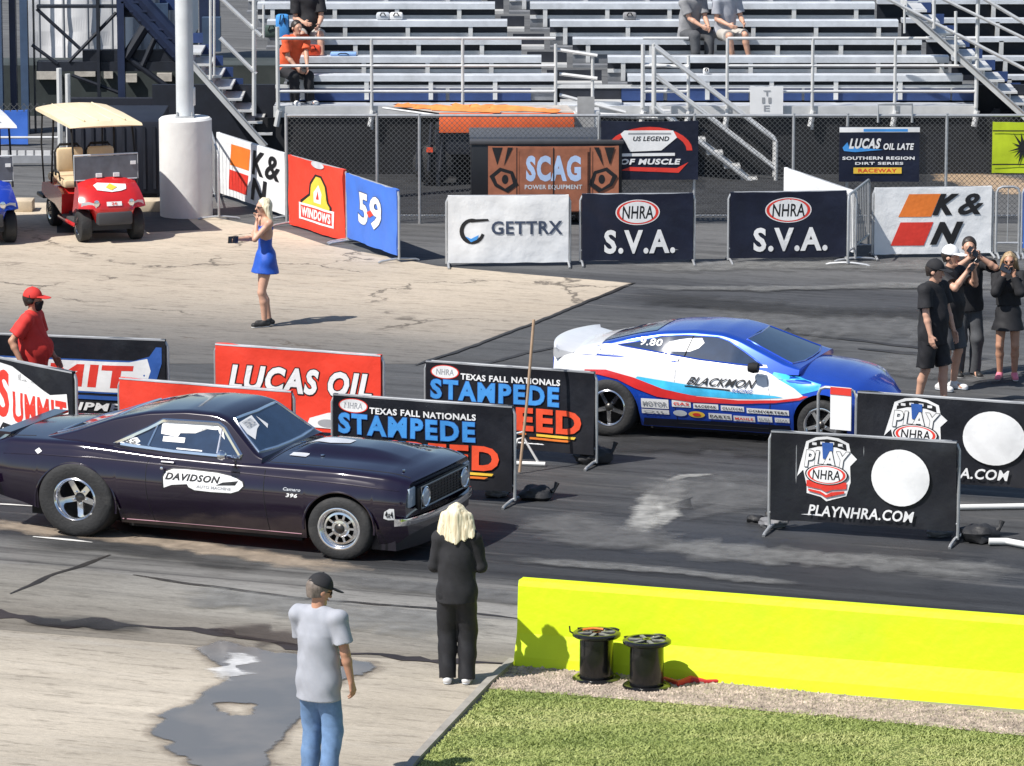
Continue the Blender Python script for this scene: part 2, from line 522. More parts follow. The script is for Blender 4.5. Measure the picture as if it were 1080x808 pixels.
wetm = mat('wet_tar_edge', (0.030, 0.022, 0.020), 0.6, var=0.5, scale=2)
struct('expansion_joint', strip([(-60, 647), (30, 652), (60, 659), (150, 661), (175, 664), (240, 668), (330, 688), (440, 696), (545, 702)], lambda t: (0.24 if t < 0.3 else 0.13) + 0.07*math.sin(t*31), 0.0085, 1, 0.9), wetm, 'dark wet joint between shoulder and tan apron')
struct('pavement_joint', strip([(10, 627), (60, 606), (118, 586)], 0.07, 0.0085, 2), dk, 'slanting dark joint in the grey shoulder')
struct('pavement_joint', strip([(140, 607), (200, 616), (330, 633), (450, 642), (548, 653)], 0.07, 0.0085, 3), dk, 'long dark joint along the lower edge of the lane')
struct('pavement_joint', strip([(438, 386), (490, 369), (600, 327), (670, 298.5)], 0.07, 0.0125, 4), dk, 'dark seam where tan apron meets asphalt')
struct('pavement_joint', strip([(905, 368), (1000, 376), (1095, 386)], 0.16, 0.0085, 5), dk, 'dark crack in the far lane at right')
struct('pavement_joint', strip([(835, 352), (880, 357), (960, 366), (1010, 374)], 0.13, 0.0085, 15), dk, 'dark crack in the far lane beyond the blue car')
struct('pavement_joint', strip([(495, 388), (560, 372), (640, 355)], 0.08, 0.0085, 6), dk, 'faint crack in the asphalt left of the blue car')
tanst = mat('x', (.4,.3,.2))
tanst = worn('worn_concrete_strip', (0.42, 0.34, 0.26), 0.35, 0.34, 2.0)
feather('groove_strip', strip([(-60, 548), (0, 554), (100, 563), (200, 576), (330, 597), (395, 602)], 0.55, 0.0085, 7, 0.4), tanst, 'worn tan strip under the near lane car')
pinkst = mat('stained_pink_strip', (0.30, 0.20, 0.17), 0.8, var=0.4, scale=2)
wpaint = mat('worn_white_road_paint', (0.70, 0.69, 0.66), 0.7, var=0.2, scale=6, dirt=((0.25, 0.24, 0.23), 0.6))
struct('painted_line', strip([(35, 567), (60, 569), (98, 573)], 0.09, 0.0125, 8, 0.2), wpaint, 'short white painted mark beside the rear wheel')
struct('painted_line', strip([(-30, 531), (10, 533), (40, 535)], 0.07, 0.0125, 8, 0.2), wpaint, 'thin white mark behind the purple car')
struct('painted_line', strip([(1010, 536), (1040, 536), (1110, 535)], 0.12, 0.0125, 9, 0.1), wpaint, 'white painted line beside the black banner at right')
lg = worn('light_scuff', (0.46, 0.455, 0.43), 0.35, 0.40, 6.0)
for i, (pts, wd) in enumerate([([(668, 568), (682, 545), (690, 528), (716, 504)], 0.42), ([(692, 560), (700, 547), (708, 528), (716, 508)], 0.34), ([(700, 510), (722, 503), (760, 500)], 0.22), ([(700, 556), (722, 557)], 0.2)]):
    feather('scuff_mark', strip(pts, wd, 0.0085 + 0.001*i, 20+i, 0.3), lg, 'pale scuffed patch on the dark lane')
lg2 = worn('grey_scuff', (0.20, 0.20, 0.195), 0.35, 0.42, 1.6)
lg3 = worn('grey_scuff_soft', (0.14, 0.14, 0.14), 0.35, 0.38, 1.2)
for i, (pts, wd, m_) in enumerate([([(520, 590), (700, 603), (860, 620)], 0.35, lg2), ([(640, 570), (800, 586), (1000, 600), (1100, 612)], 1.0, lg2), ([(660, 520), (740, 520), (830, 535)], 2.2, lg3), ([(560, 545), (700, 580)], 1.4, lg3), ([(640, 285), (820, 281), (1100, 283)], 1.1, lg2), ([(900, 300), (1100, 307)], 0.5, lg2), ([(640, 304), (800, 306), (1100, 300)], 0.5, lg2), ([(690, 345), (830, 340), (1000, 348), (1100, 356)], 2.4, lg3), ([(900, 385), (1000, 388), (1100, 396)], 2.0, lg3), ([(180, 625), (330, 645), (520, 668)], 1.2, lg2), ([(330, 610), (500, 628), (800, 655)], 0.6, lg3)]):
    feather('scuff_mark', strip(pts, wd, 0.0185 + 0.001*i, 40+i, 0.4), m_, 'grey worn streak in the asphalt')
dks = worn('dark_rubber_stain', (0.03, 0.03, 0.031), 0.3, 0.42, 1.6)
for i, (pts, wd) in enumerate([([(0, 575), (120, 580), (300, 606)], 0.5), ([(10, 655), (100, 660), (170, 668)], 0.5), ([(560, 470), (760, 472), (900, 490)], 1.0), ([(640, 310), (850, 330), (1080, 335)], 1.2), ([(700, 370), (900, 372)], 0.7)]):
    feather('rubber_stain', strip(pts, wd, 0.0315 + 0.001*i, 70+i, 0.4), dks, 'dark rubber stain on the paving')

# puddle
pud = [(232,676),(262,684),(300,690),(345,694),(388,699),(396,703),(388,711),(366,717),(346,728),(328,746),(314,762),(298,778),(285,795),(278,830),(250,850),(215,812),(203,808),(195,800),(178,796),(172,788),(180,783),(163,779),(158,772),(170,760),(162,756),(178,750),(196,747),(207,738),(218,728),(236,720),(238,706),(214,692),(206,686)]
hole = [(228,744),(236,742),(252,743),(267,744),(268,750),(262,756),(245,756),(232,751)]
def wob(pts, seed, amp=1.6):
    out = []; m = len(pts)
    for i in range(m):
        a, b = pts[i], pts[(i+1) % m]
        for k in range(4):
            t = k / 4; x = a[0]+(b[0]-a[0])*t; y = a[1]+(b[1]-a[1])*t
            nn = mnoise.noise_vector(Vector((x*0.12, y*0.25, seed)))
            out.append(G(x + nn.x*amp*2.4, y + nn.y*amp))
    return out
water_m = bpy.data.materials.new('shallow_water'); water_m.use_nodes = True
_n = water_m.node_tree.nodes; _l = water_m.node_tree.links; _b = _n['Principled BSDF']
_b.inputs['Roughness'].default_value = 0.09; _b.inputs['IOR'].default_value = 1.33
_t = _n.new('ShaderNodeTexNoise'); _t.inputs['Scale'].default_value = 1.2; _t.inputs['Detail'].default_value = 6
_r = _n.new('ShaderNodeValToRGB'); _r.color_ramp.elements[0].color = (0.14, 0.135, 0.13, 1); _r.color_ramp.elements[1].color = (0.21, 0.19, 0.17, 1)
_r.color_ramp.elements[0].position = 0.4; _r.color_ramp.elements[1].position = 0.68
_tc = _n.new('ShaderNodeTexCoord'); _l.new(_tc.outputs['Object'], _t.inputs['Vector']); _l.new(_t.outputs['Fac'], _r.inputs[0]); _l.new(_r.outputs[0], _b.inputs['Base Color'])
_t2 = _n.new('ShaderNodeTexNoise'); _t2.inputs['Scale'].default_value = 7; _l.new(_tc.outputs['Object'], _t2.inputs['Vector'])
_bp = _n.new('ShaderNodeBump'); _bp.inputs['Strength'].default_value = 0.05; _l.new(_t2.outputs['Fac'], _bp.inputs['Height']); _l.new(_bp.outputs[0], _b.inputs['Normal'])
def sheet_with_hole(outer, inner, z):
    bm = bmesh.new(); es = []
    for ring in (outer, inner):
        vs = [bm.verts.new((p.x, p.y, z)) for p in ring]
        es += [bm.edges.new((vs[i], vs[(i+1) % len(vs)])) for i in range(len(vs))]
    bmesh.ops.triangle_fill(bm, use_beauty=True, use_dissolve=False, edges=es)
    mb = MB(); mb.bm(bm); bm.free(); return mb
def soft_pool(name, outer, inner, z, m, label):
    """a film of water: a fine sheet that carries its distance from the shore in the attribute 'shore'"""
    O = [Vector((p.x, p.y)) for p in outer]; I = [Vector((p.x, p.y)) for p in inner]
    x0, x1 = min(p.x for p in O)-0.25, max(p.x for p in O)+0.25; y0, y1 = min(p.y for p in O)-0.25, max(p.y for p in O)+0.25
    st = 0.045; nx, ny = int((x1-x0)/st)+1, int((y1-y0)/st)+1
    X, Y = np.meshgrid(x0+np.arange(nx)*st, y0+np.arange(ny)*st, indexing='ij')
    def dist(ring):
        dmin = np.full(X.shape, 9.0); ins = np.zeros(X.shape, bool)
        for k in range(len(ring)):
            a, c = ring[k], ring[(k+1) % len(ring)]
            dx, dy = c.x-a.x, c.y-a.y; L2 = dx*dx+dy*dy+1e-12
            t = np.clip(((X-a.x)*dx+(Y-a.y)*dy)/L2, 0, 1)
            dmin = np.minimum(dmin, np.hypot(X-a.x-t*dx, Y-a.y-t*dy))
            with np.errstate(divide='ignore', invalid='ignore'):
                cr_ = ((a.y > Y) != (c.y > Y)) & (X < (c.x-a.x)*(Y-a.y)/(c.y-a.y+1e-12)+a.x)
            ins ^= cr_
        return np.where(ins, dmin, -dmin)
    S = np.minimum(dist(O), -dist(I))
    idx = -np.ones(X.shape, int); keep = S > -0.2; idx[keep] = np.arange(keep.sum())
    vs = [(float(a), float(c), z) for a, c in zip(X[keep], Y[keep])]; fs = []
    for a in range(nx-1):
        for c in range(ny-1):
            q_ = (idx[a,c], idx[a+1,c], idx[a+1,c+1], idx[a,c+1])
            if min(q_) >= 0: fs.append(tuple(int(k) for k in q_))
    mb = MB(); mb.add(vs, fs); o = mb.build(name, m, fix=False)
    at = o.data.attributes.new('shore', 'FLOAT', 'POINT'); at.data.foreach_set('value', S[keep].astype(np.float32).ravel())
    o['kind'] = 'structure'; o['label'] = label; o['category'] = 'water'
    return o
def shore_nodes(m, lo, hi, target_alpha, noise_amt, damp=False):
    n = m.node_tree.nodes; l = m.node_tree.links; bs = n['Principled BSDF']
    at = n.new('ShaderNodeAttribute'); at.attribute_name = 'shore'
    tc = n.new('ShaderNodeTexCoord'); ns = n.new('ShaderNodeTexNoise'); ns.inputs['Scale'].default_value = 5; ns.inputs['Detail'].default_value = 8; ns.inputs['Roughness'].default_value = 0.7
    l.new(tc.outputs['Object'], ns.inputs['Vector'])
    ma = n.new('ShaderNodeMath'); ma.operation = 'MULTIPLY_ADD'; ma.inputs[1].default_value = noise_amt; ma.inputs[2].default_value = -noise_amt/2; l.new(ns.outputs['Fac'], ma.inputs[0])
    ad = n.new('ShaderNodeMath'); ad.operation = 'ADD'; l.new(at.outputs['Fac'], ad.inputs[0]); l.new(ma.outputs[0], ad.inputs[1])
    r = n.new('ShaderNodeMapRange'); r.inputs['From Min'].default_value = lo; r.inputs['From Max'].default_value = hi; r.inputs['To Max'].default_value = target_alpha
    l.new(ad.outputs[0], r.inputs['Value']); l.new(r.outputs[0], bs.inputs['Alpha'])
    return ad
damp = mat('damp_concrete', (0.17, 0.135, 0.105), 0.55, var=0.3)
shore_nodes(damp, -0.09, 0.06, 0.5, 0.30)
shore_nodes(water_m, -0.005, 0.035, 0.93, 0.16)
hole2 = [(248+(p[0]-248)*0.9, 749+(p[1]-749)*0.9) for p in hole]
soft_pool('damp_edge', wob(pud, 3.3, 2.4), wob(hole2, 1), 0.0100, damp, 'damp brown rim of the puddle')
soft_pool('water', wob(pud, 3.3, 2.4), wob(hole, 1), 0.0140, water_m, 'shallow grey puddle on the tan apron')
feather('foam', strip([(240,690),(247,692),(250,700),(247,712),(244,720)], 0.34, 0.0180, 31, 1.6), worn('water_foam', (0.75,0.75,0.75), 0.3, 0.36, 9.0), 'pale foam where water runs into the puddle')

feather('damp_patch', strip([(225, 664), (262, 668), (300, 674), (345, 682)], 0.62, 0.0225, 33, 0.5), worn('wet_brown', (0.05, 0.035, 0.03), 0.3, 0.30, 3.0), 'dark brown wet patch where the puddle meets the joint')
# grass with gravel edge
gpoly = gp((520, 727), (640, 736), (800, 749), (960, 764), (1250, 792), (1250, 1010), (330, 1010), (395, 870), (441, 808))
gm = bpy.data.materials.new('grass_blades'); gm.use_nodes = True
_n = gm.node_tree.nodes; _l = gm.node_tree.links; _b = _n['Principled BSDF']; _b.inputs['Roughness'].default_value = 0.65
_oc = _n.new('ShaderNodeTexCoord'); _t = _n.new('ShaderNodeTexNoise'); _t.inputs['Scale'].default_value = 0.7; _t.inputs['Detail'].default_value = 7; _t.inputs['Roughness'].default_value = 0.7
_mp = _n.new('ShaderNodeMapping'); _mp.inputs['Scale'].default_value = (0.5, 1.6, 1); _l.new(_oc.outputs['Object'], _mp.inputs['Vector'])
_r = _n.new('ShaderNodeValToRGB'); cr = _r.color_ramp
cr.elements[0].position = 0.30; cr.elements[0].color = (0.17, 0.23, 0.05, 1); cr.elements[1].position = 0.72; cr.elements[1].color = (0.56, 0.54, 0.24, 1)
e = cr.elements.new(0.5); e.color = (0.32, 0.37, 0.11, 1)
_l.new(_mp.outputs[0], _t.inputs['Vector']); _l.new(_t.outputs['Fac'], _r.inputs[0]); _l.new(_r.outputs[0], _b.inputs['Base Color'])
struct('lawn_soil', poly_sheet(gpoly, 0.012), mat('lawn_soil', (0.11, 0.15, 0.035), 0.9, var=0.4, scale=6), 'green lawn soil under the grass')
def inside(p, poly):
    c = False; j = len(poly)-1
    for i in range(len(poly)):
        a, b = poly[i], poly[j]
        if (a.y > p[1]) != (b.y > p[1]) and p[0] < (b.x-a.x)*(p[1]-a.y)/(b.y-a.y)+a.x: c = not c
        j = i
    return c
rnd = random.Random(5)
xs = [p.x for p in gpoly]; ys = [p.y for p in gpoly]
mb = MB(); k = 0
while k < 80000:
    y = rnd.uniform(G(540, 830).y, max(ys)); x = rnd.uniform(min(xs), max(xs))
    if not inside((x, y), gpoly): k += 0; continue
    k += 1
    dn = mnoise.noise(Vector((x*1.7, y*1.7, 0)))
    h = rnd.uniform(0.009, 0.022) * (1 + 0.8*dn); a = rnd.uniform(0, 2*PI); wd = rnd.uniform(0.005, 0.010)
    lx, ly = rnd.gauss(0, 0.022), rnd.gauss(0, 0.022)
    ca, sa = math.cos(a)*wd, math.sin(a)*wd
    mb.add([(x-ca, y-sa, 0.012), (x+ca, y+sa, 0.012), (x+lx, y+ly, 0.012+h)], [(0,1,2)])
go = mb.build('grass', gm, fix=False); tag(go, 'short green lawn in the lower right corner', 'grass', kind='stuff')

grav = gp((522, 712), (545, 700), (700, 716), (1250, 772), (1250, 795), (960, 766), (800, 751), (640, 738), (514, 728))
grm = mat('gravel_bed', (0.34, 0.285, 0.23), 0.9, var=0.4, scale=14, bump=0.8, bscale=25)
struct('gravel_bed', poly_sheet(grav, 0.0165), grm, 'pinkish gravel strip between barrier and lawn')
mb = MB(); k = 0
while k < 5200:
    x = rnd.uniform(min(p.x for p in grav), G(1110, 740).x); y = rnd.uniform(min(p.y for p in grav), max(p.y for p in grav))
    if not inside((x, y), grav): continue
    k += 1; s_ = rnd.uniform(0.007, 0.02); M = Matrix.Translation((x, y, 0.018)) @ Matrix.Rotation(rnd.uniform(0, 6), 4, 'Z')
    vs = [M @ Vector(p) for p in ((-s_,-s_*.7,0),(s_,-s_*.5,0),(s_*.6,s_,0),(-s_*.8,s_*.6,0),(0,0,s_*rnd.uniform(.6,1.1)))]
    mb.add(vs, [(0,1,4),(1,2,4),(2,3,4),(3,0,4)])
o = mb.build('gravel', mat('gravel_stones', (0.38, 0.31, 0.25), 0.9, var=0.6, scale=9), fix=False); tag(o, 'loose pinkish stones along the foot of the yellow barrier', 'gravel', kind='stuff')
# kerb between near apron and lawn
ka = [G(545, 700), G(518, 724), G(441, 806), G(400, 860), G(330, 1000)]
mb = MB(); P = []
for i, p in enumerate(ka):
    t = (ka[min(i+1, len(ka)-1)] - ka[max(i-1, 0)]).normalized(); s_ = Vector((-t.y, t.x, 0))
    P.append([p - s_*0.07, p - s_*0.07 + Vector((0,0,.05)), p + s_*0.0 + Vector((0,0,.05)), p + s_*0.0])
mb.grid(P); struct('kerb', mb, mat('kerb_concrete', (0.30, 0.28, 0.25), 0.85, var=0.25, scale=5), 'low concrete kerb between apron and lawn')
# ------------------------------------------------------------------ banners on barricades
def ripple(x, z, seed, amp):
    a = math.sin(x*3.1 + seed*1.7 + 0.8*math.sin(z*2.3+seed)) * 0.5
    b = math.sin(x*8.3 + z*3.0 + seed*4.1) * 0.22
    c = mnoise.noise(Vector((x*2.2 + seed*3, z*1.6, seed))) * 0.9
    d = mnoise.noise(Vector((x*6 + z*5 + seed*3, z*1.2 - x*1.5, seed+4))) * 0.35
    return amp * (a + b + c + d)

class Panel:
    def __init__(s, parent, w_, z0, z1, m, seed=0, amp=0.012, y=-0.035, th=0.05, name='banner', x0=0.0, step=0.05):
        s.w = w_; s.z0 = z0; s.z1 = z1; s.seed = seed; s.amp = amp; s.y = y; s.x0 = x0; s.layer = 0
        s.h = z1 - z0
        nx = max(4, int(w_/step)); nz_ = max(4, int(s.h/step))
        mb = MB()
        Pf = [[(x0 + w_*i/nx, s.f(x0 + w_*i/nx, z0 + s.h*j/nz_), z0 + s.h*j/nz_ + s.edge(i/nx, j/nz_)) for j in range(nz_+1)] for i in range(nx+1)]
        Pb = [[(p[0], p[1] + th, p[2]) for p in row] for row in Pf]
        mb.grid(Pf)
        mb.grid([list(reversed(r)) for r in Pb])
        mb.grid([[Pf[i][nz_], Pb[i][nz_]] for i in range(nx+1)])
        mb.grid([[Pb[i][0], Pf[i][0]] for i in range(nx+1)])
        mb.grid([[Pb[0][j], Pf[0][j]] for j in range(nz_+1)])
        mb.grid([[Pf[nx][j], Pb[nx][j]] for j in range(nz_+1)])
        s.ob = mb.build(name, m, parent, smooth=True)
    def edge(s, u, v):
        k = 0.012 * mnoise.noise(Vector((u*7 + s.seed*5, v*2, 1)))
        return k * (1 if v < 0.02 or v > 0.98 else 0.3) - (0.010*math.sin(PI*u) if v > 0.5 else 0)
    def f(s, x, z):
        t = min(1, max(0, (s.z1 - z) / 0.12))
        return s.y + ripple(x, z, s.seed, s.amp) * (0.35 + 0.65*t)
    def put(s, V, Fc, m, name='lettering', frac=True, off=None):
        if frac: V = [(s.x0 + p[0]*s.w, s.z0 + p[1]*s.h) for p in V]
        s.layer += 1
        bm = cut_grid(V, Fc, 0.06)
        for v in bm.verts:
            v.co.y = s.f(v.co.x, v.co.z) - 0.0013*s.layer - 0.003
        me = bpy.data.meshes.new(name); bm.to_mesh(me); bm.free()
        return link(name, me, m, s.ob)
    def text(s, t, u0, v0, u1, v1, m, bold=0.03, shear=0.0, outline=None, om=None, space=1.0):
        if outline:
            V, Fc = fit_text(t, u0, v0, u1, v1, outline, shear, space, ref=bold)
            s.put(V, Fc, om, 'lettering_outline')
        V, Fc = fit_text(t, u0, v0, u1, v1, bold, shear, space)
        return s.put(V, Fc, m, 'lettering')
    def poly(s, pts, m, name='emblem'): 
        V, Fc = pol(pts); return s.put(V, Fc, m, name)
    def ell(s, cu, cv, ru, rv, m, name='emblem'):
        V, Fc = ell(cu, cv, ru, rv); return s.put(V, Fc, m, name)
    def oval_logo(s, cu, cv, ru, rv):
        s.ell(cu, cv, ru, rv, white); s.ell(cu, cv, ru*0.95, rv*0.93, p_red); s.ell(cu, cv, ru*0.82, rv*0.84, white)
        s.text('NHRA', cu-ru*0.70, cv-rv*0.50, cu+ru*0.70, cv+rv*0.50, ink, 0.02, 0.1)

def foot(parent, x, L=0.62, m=galv, name='foot', rise=0.05):
    mb = MB()
    mb.tube([(x, -L/2, 0.012), (x, -L/2+0.05, 0.03), (x, -0.06, rise), (x, 0.06, rise), (x, L/2-0.05, 0.03), (x, L/2, 0.012)], 0.017, 8)
    return mb.build(name, m, parent, smooth=True)

def bike_rack(parent, w_, h, m=galv, bars=True, name='frame'):
    mb = MB(); r = 0.018
    c = 0.08
    pts = [(0.0,0,0.04), (0.0,0,h-c), (c*0.3,0,h-c*0.3), (c,0,h), (w_-c,0,h), (w_-c*0.3,0,h-c*0.3), (w_,0,h-c), (w_,0,0.04)]
    mb.tube(pts, r, 8)
    mb.tube([(0,0,0.20), (w_,0,0.20)], r*0.9, 8)
    fr = mb.build(name, m, parent, smooth=True)
    if bars:
        mb = MB(); n = int(w_/0.14)
        for i in range(1, n):
            x = w_*i/n
            mb.tube([(x,0,0.20), (x,0,h-0.005)], 0.007, 6)
        mb.build('bars', m, fr, smooth=True)
    return fr

def barrier(label, A, B, ht, panel_m, seed, z0=0.13, group=None, amp=0.026, inset=0.02, feet=True, kind_name='banner_barrier', rack=True, top=None, left_gap=0.0, right_gap=0.0):
    A = Vector(A); B = Vector(B); L = (B-A).length
    t = thing(kind_name, label, 'banner barrier', A, math.atan2(B.y-A.y, B.x-A.x), group)
    bike_rack(t, L, ht - 0.015, bars=rack)
    if feet:
        foot(t, 0.02); foot(t, L-0.02)
    p = Panel(t, L - 2*inset - left_gap - right_gap, z0, top or ht, panel_m, seed, amp, x0=inset+left_gap)
    return t, p

def hem(p, m, th=0.018, top=True):
    """the pale sewn edge along the top"""
    p.poly([(0.0, 1-th/p.h), (1, 1-th/p.h), (1, 1.0), (0.0, 1.0)], m, 'hem')

GRP = 'banner covered barricades around the lanes'
BH = 1.055
# two stampede banners
def stampede(label, A, B, seed):
    t, p = barrier(label, A, B, BH, black, seed, group='stampede banners between the lanes')
    hem(p, p_grey)
    p.ell(0.115, 0.875, 0.085, 0.085, p_red); p.ell(0.115, 0.875, 0.078, 0.075, white)
    p.text('NHRA', 0.062, 0.84, 0.168, 0.91, p_grey, 0.02, 0.1)
    p.text('TEXAS FALL NATIONALS', 0.21, 0.80, 0.80, 0.875, white, 0.045)
    p.text('STAMPEDE', 0.03, 0.545, 0.795, 0.785, p_blue, 0.05, outline=0.075, om=p_dblue, space=1.06)
    p.text('OF', 0.13, 0.40, 0.275, 0.50, p_yellow, 0.06)
    p.text('SPEED', 0.30, 0.225, 0.93, 0.515, p_coral, 0.06)
    p.poly([(0.66, 0.205), (0.90, 0.205), (0.89, 0.175), (0.66, 0.175)], p_yellow)
    p.poly([(0.62, 0.160), (0.87, 0.160), (0.85, 0.135), (0.62, 0.135)], p_orange)
    p.poly([(0.30, 0.205), (0.60, 0.205), (0.60, 0.185), (0.30, 0.185)], p_orange)
    return t, p
stampede('black stampede banner barrier in front, half behind the purple car hood', G(351, 517), G(543, 532), 1)
stampede('black stampede banner barrier behind, beside the rear wheel of the white and blue car', G(449, 478), G(629, 492), 2)

# red banners
t, p = barrier('tall red banner barrier with LUCAS OIL lettering behind the purple car roof', G(228, 458), G(405, 472), BH, redv, 3, group=GRP)
hem(p, p_pale)
p.text('LUCAS OIL', 0.08, 0.44, 0.95, 0.76, white, 0.06, 0.25, outline=0.105, om=ink)
p.poly([(0.55,0.05),(0.57,0.16),(0.68,0.24),(0.80,0.28),(0.95,0.24),(0.97,0.05)], white)
p.ell(0.68,0.11,0.06,0.05,p_grey)
t, p = barrier('plain red banner barrier directly behind the purple car roof', G(127, 498), G(311, 514), BH, redv, 4, group=GRP)
hem(p, p_pale)

# summit banners
t, p = barrier('black SUMMIT banner barrier angled toward the track at the left edge', G(-100, 452), G(82, 492), BH, black, 5, group=GRP)
hem(p, p_grey)
p.poly([(0.53,0.20),(0.54,0.95),(0.655,0.92),(0.635,0.72),(0.70,0.70),(0.80,0.70),(0.88,0.67),(0.97,0.72),(0.985,0.12),(0.93,0.10),(0.60,0.22),(0.56,0.05)], white)
p.text('S', 0.565, 0.28, 0.635, 0.86, p_red, 0.045)
p.text('UMMIT', 0.655, 0.25, 0.965, 0.62, p_red, 0.04)
p.text('RACING', 0.56, 0.08, 0.72, 0.16, white, 0.04, 0.2)
t, p = barrier('black SUMMIT equipment banner barrier behind the man in red', G(-60, 444), G(178, 454), BH, black, 6, group=GRP)
hem(p, p_grey)
p.poly([(0.02,0.30),(0.02,0.72),(0.50,0.72),(0.86,0.72),(0.93,0.78),(0.96,0.90),(0.985,0.90),(0.985,0.70),(0.95,0.40),(0.93,0.34),(0.86,0.30)], p_dblue)
p.poly([(0.02,0.32),(0.02,0.70),(0.50,0.70),(0.84,0.70),(0.92,0.75),(0.935,0.60),(0.90,0.32)], white)
p.text('SUMMIT', 0.02, 0.37, 0.86, 0.66, p_red, 0.06, 0.1)
p.poly([(0.3,0.27),(0.9,0.27),(0.88,0.22),(0.3,0.22)], p_dblue)
p.text('RACING EQUIPMENT', 0.05, 0.06, 0.93, 0.18, white, 0.05, 0.2)

# play banners
def play(label, A, B, seed, sign=False):
    t, p = barrier(label, A, B, BH, black, seed, group='PLAY NHRA banners at the right of the lanes')
    hem(p, p_grey)
    cx, cy = 0.305, 0.60
    def S(pts, k=1.0): return [(cx + a*k, cy + b*k) for a, b in pts]
    sh_ = [(-0.115,0.30),(-0.06,0.355),(0.0,0.37),(0.06,0.355),(0.115,0.30),(0.125,0.20),(0.16,0.13),(0.125,0.05),(0.13,-0.13),(0.11,-0.20),(0.11,-0.28),(0.03,-0.31),(0.0,-0.355),(-0.03,-0.31),(-0.11,-0.28),(-0.11,-0.20),(-0.13,-0.02),(-0.165,-0.10),(-0.13,0.18)]
    p.poly(S(sh_), white)
    p.poly(S([(-0.100,0.285),(-0.052,0.325),(0.0,0.34),(0.052,0.325),(0.100,0.285),(0.105,0.215),(0.05,0.25),(0.0,0.26),(-0.05,0.25),(-0.105,0.215)]), ink)
    for a in (-0.07, -0.025, 0.025, 0.07):
        p.poly(S([(a-0.012,0.285-abs(a)*0.3),(a+0.012,0.285-abs(a)*0.3),(a+0.012,0.315-abs(a)*0.3),(a-0.012,0.315-abs(a)*0.3)]), white)
    p.poly(S([(-0.028,0.30),(0.032,0.30),(0.028,0.12),(-0.022,0.12)]), p_dblue)
    p.text('PLAY', cx-0.122, cy+0.02, cx+0.122, cy+0.205, white, 0.04, 0.15, outline=0.075, om=ink)
    p.poly(S([(-0.11,-0.13),(0.11,-0.13),(0.11,-0.20),(0.03,-0.22),(0.0,-0.25),(-0.03,-0.22),(-0.11,-0.20)]), p_red)
    p.poly(S([(-0.10,-0.225),(-0.03,-0.245),(0.0,-0.28),(0.03,-0.245),(0.10,-0.225),(0.10,-0.25),(0.03,-0.275),(0.0,-0.31),(-0.03,-0.275),(-0.10,-0.25)]), p_red)
    p.ell(cx+0.0, cy-0.055, 0.118, 0.115, ink)
    p.oval_logo(cx+0.0, cy-0.055, 0.110, 0.105)
    p.ell(0.705, 0.565, 0.158, 0.315, white)
    p.text('PLAYNHRA.COM', 0.205, 0.075, 0.785, 0.20, white, 0.03, 0.22)
    return t, p
play('black PLAYNHRA.COM banner barrier in front, fully visible right of centre', G(811, 560), G(1010, 573), 7)
t, p = play('black PLAYNHRA.COM banner barrier behind, cut off by the right edge', G(902, 514), G(1112, 530), 8)
# white notice hung on the open bay left of that banner
t = thing('barricade', 'bare steel barricade end carrying a white notice, in front of the blue car', 'barricade', G(862, 510), math.atan2((G(902,514)-G(862,510)).y, (G(902,514)-G(862,510)).x))
Lb = (G(902,514)-G(862,510)).length
bike_rack(t, Lb, 1.06, bars=False); foot(t, 0.02)
for nm, a, b, m_ in (('notice_board', (0.16, -0.05, 0.62), (0.40, -0.03, 1.08), white),):
    nb = MB().box(a, b).build(nm, m_, t)
MB().box((0.16, -0.056, 1.0), (0.40, -0.052, 1.08)).build('heading_band', p_red, nb)
V, Fc = fit_text('NO ENTRY', 0.18, 0.86, 0.38, 0.92, 0.03)
# far row
BF = 1.0
def far(label, xa, ya, xb, yb, m, seed, **k):
    return barrier(label, G(xa, ya), G(xb, yb), k.pop('ht', BF), m, seed, group='far row of banner barriers by the fence', **k)
t, p = far('white GETTRX banner barrier in the far row', 471, 281, 601, 280, whitev, 9, amp=0.02, z0=0.05)
_o = [(0.20+0.105*math.cos(R(a)), 0.47+0.19*math.sin(R(a))) for a in range(75, 351, 15)]; _i = [(0.205+0.075*math.cos(R(a)), 0.475+0.135*math.sin(R(a))) for a in range(345, 70, -15)]
_i = list(reversed(_i)); p.put(_o + _i, [(k, k+1, k+1+len(_o), k+len(_o)) for k in range(len(_o)-1)], ink, 'emblem'); p.poly([(0.19,0.60),(0.20,0.65),(0.33,0.655),(0.34,0.625),(0.24,0.61)], ink); p.poly([(0.14,0.40),(0.19,0.36),(0.255,0.42),(0.24,0.35),(0.19,0.31)], p_blue)
p.text('GETTRX', 0.36, 0.42, 0.95, 0.62, mat('getrx_ink', (0.05, 0.07, 0.12), 0.5), 0.03)
def sva(label, xa, ya, xb, yb, seed):
    t, p = far(label, xa, ya, xb, yb, navyblack, seed, z0=0.06)
    p.oval_logo(0.50, 0.72, 0.20, 0.19)
    p.text('S.V.A.', 0.20, 0.10, 0.84, 0.46, white, 0.045, space=1.02)
    return t, p
sva('black S.V.A. banner barrier beside the white GETTRX banner', 612, 279, 732, 278, 10)
sva('black S.V.A. banner barrier nearer to the white and orange banner', 768, 277, 893, 275, 11)
t, p = far('white K&N banner barrier with orange and red blocks, behind the people at right', 920, 272, 1046, 270, whitev, 12, amp=0.018, z0=0.05)
p.poly([(0.20,0.56),(0.48,0.56),(0.56,0.90),(0.29,0.90)], p_orange)
p.poly([(0.14,0.13),(0.42,0.13),(0.50,0.48),(0.22,0.48)], p_red)
p.text('K', 0.49, 0.58, 0.72, 0.90, ink, 0.07, 0.4); p.text('&', 0.71, 0.58, 0.93, 0.90, ink, 0.03, 0.3)
p.text('N', 0.47, 0.14, 0.76, 0.48, ink, 0.075, 0.4)
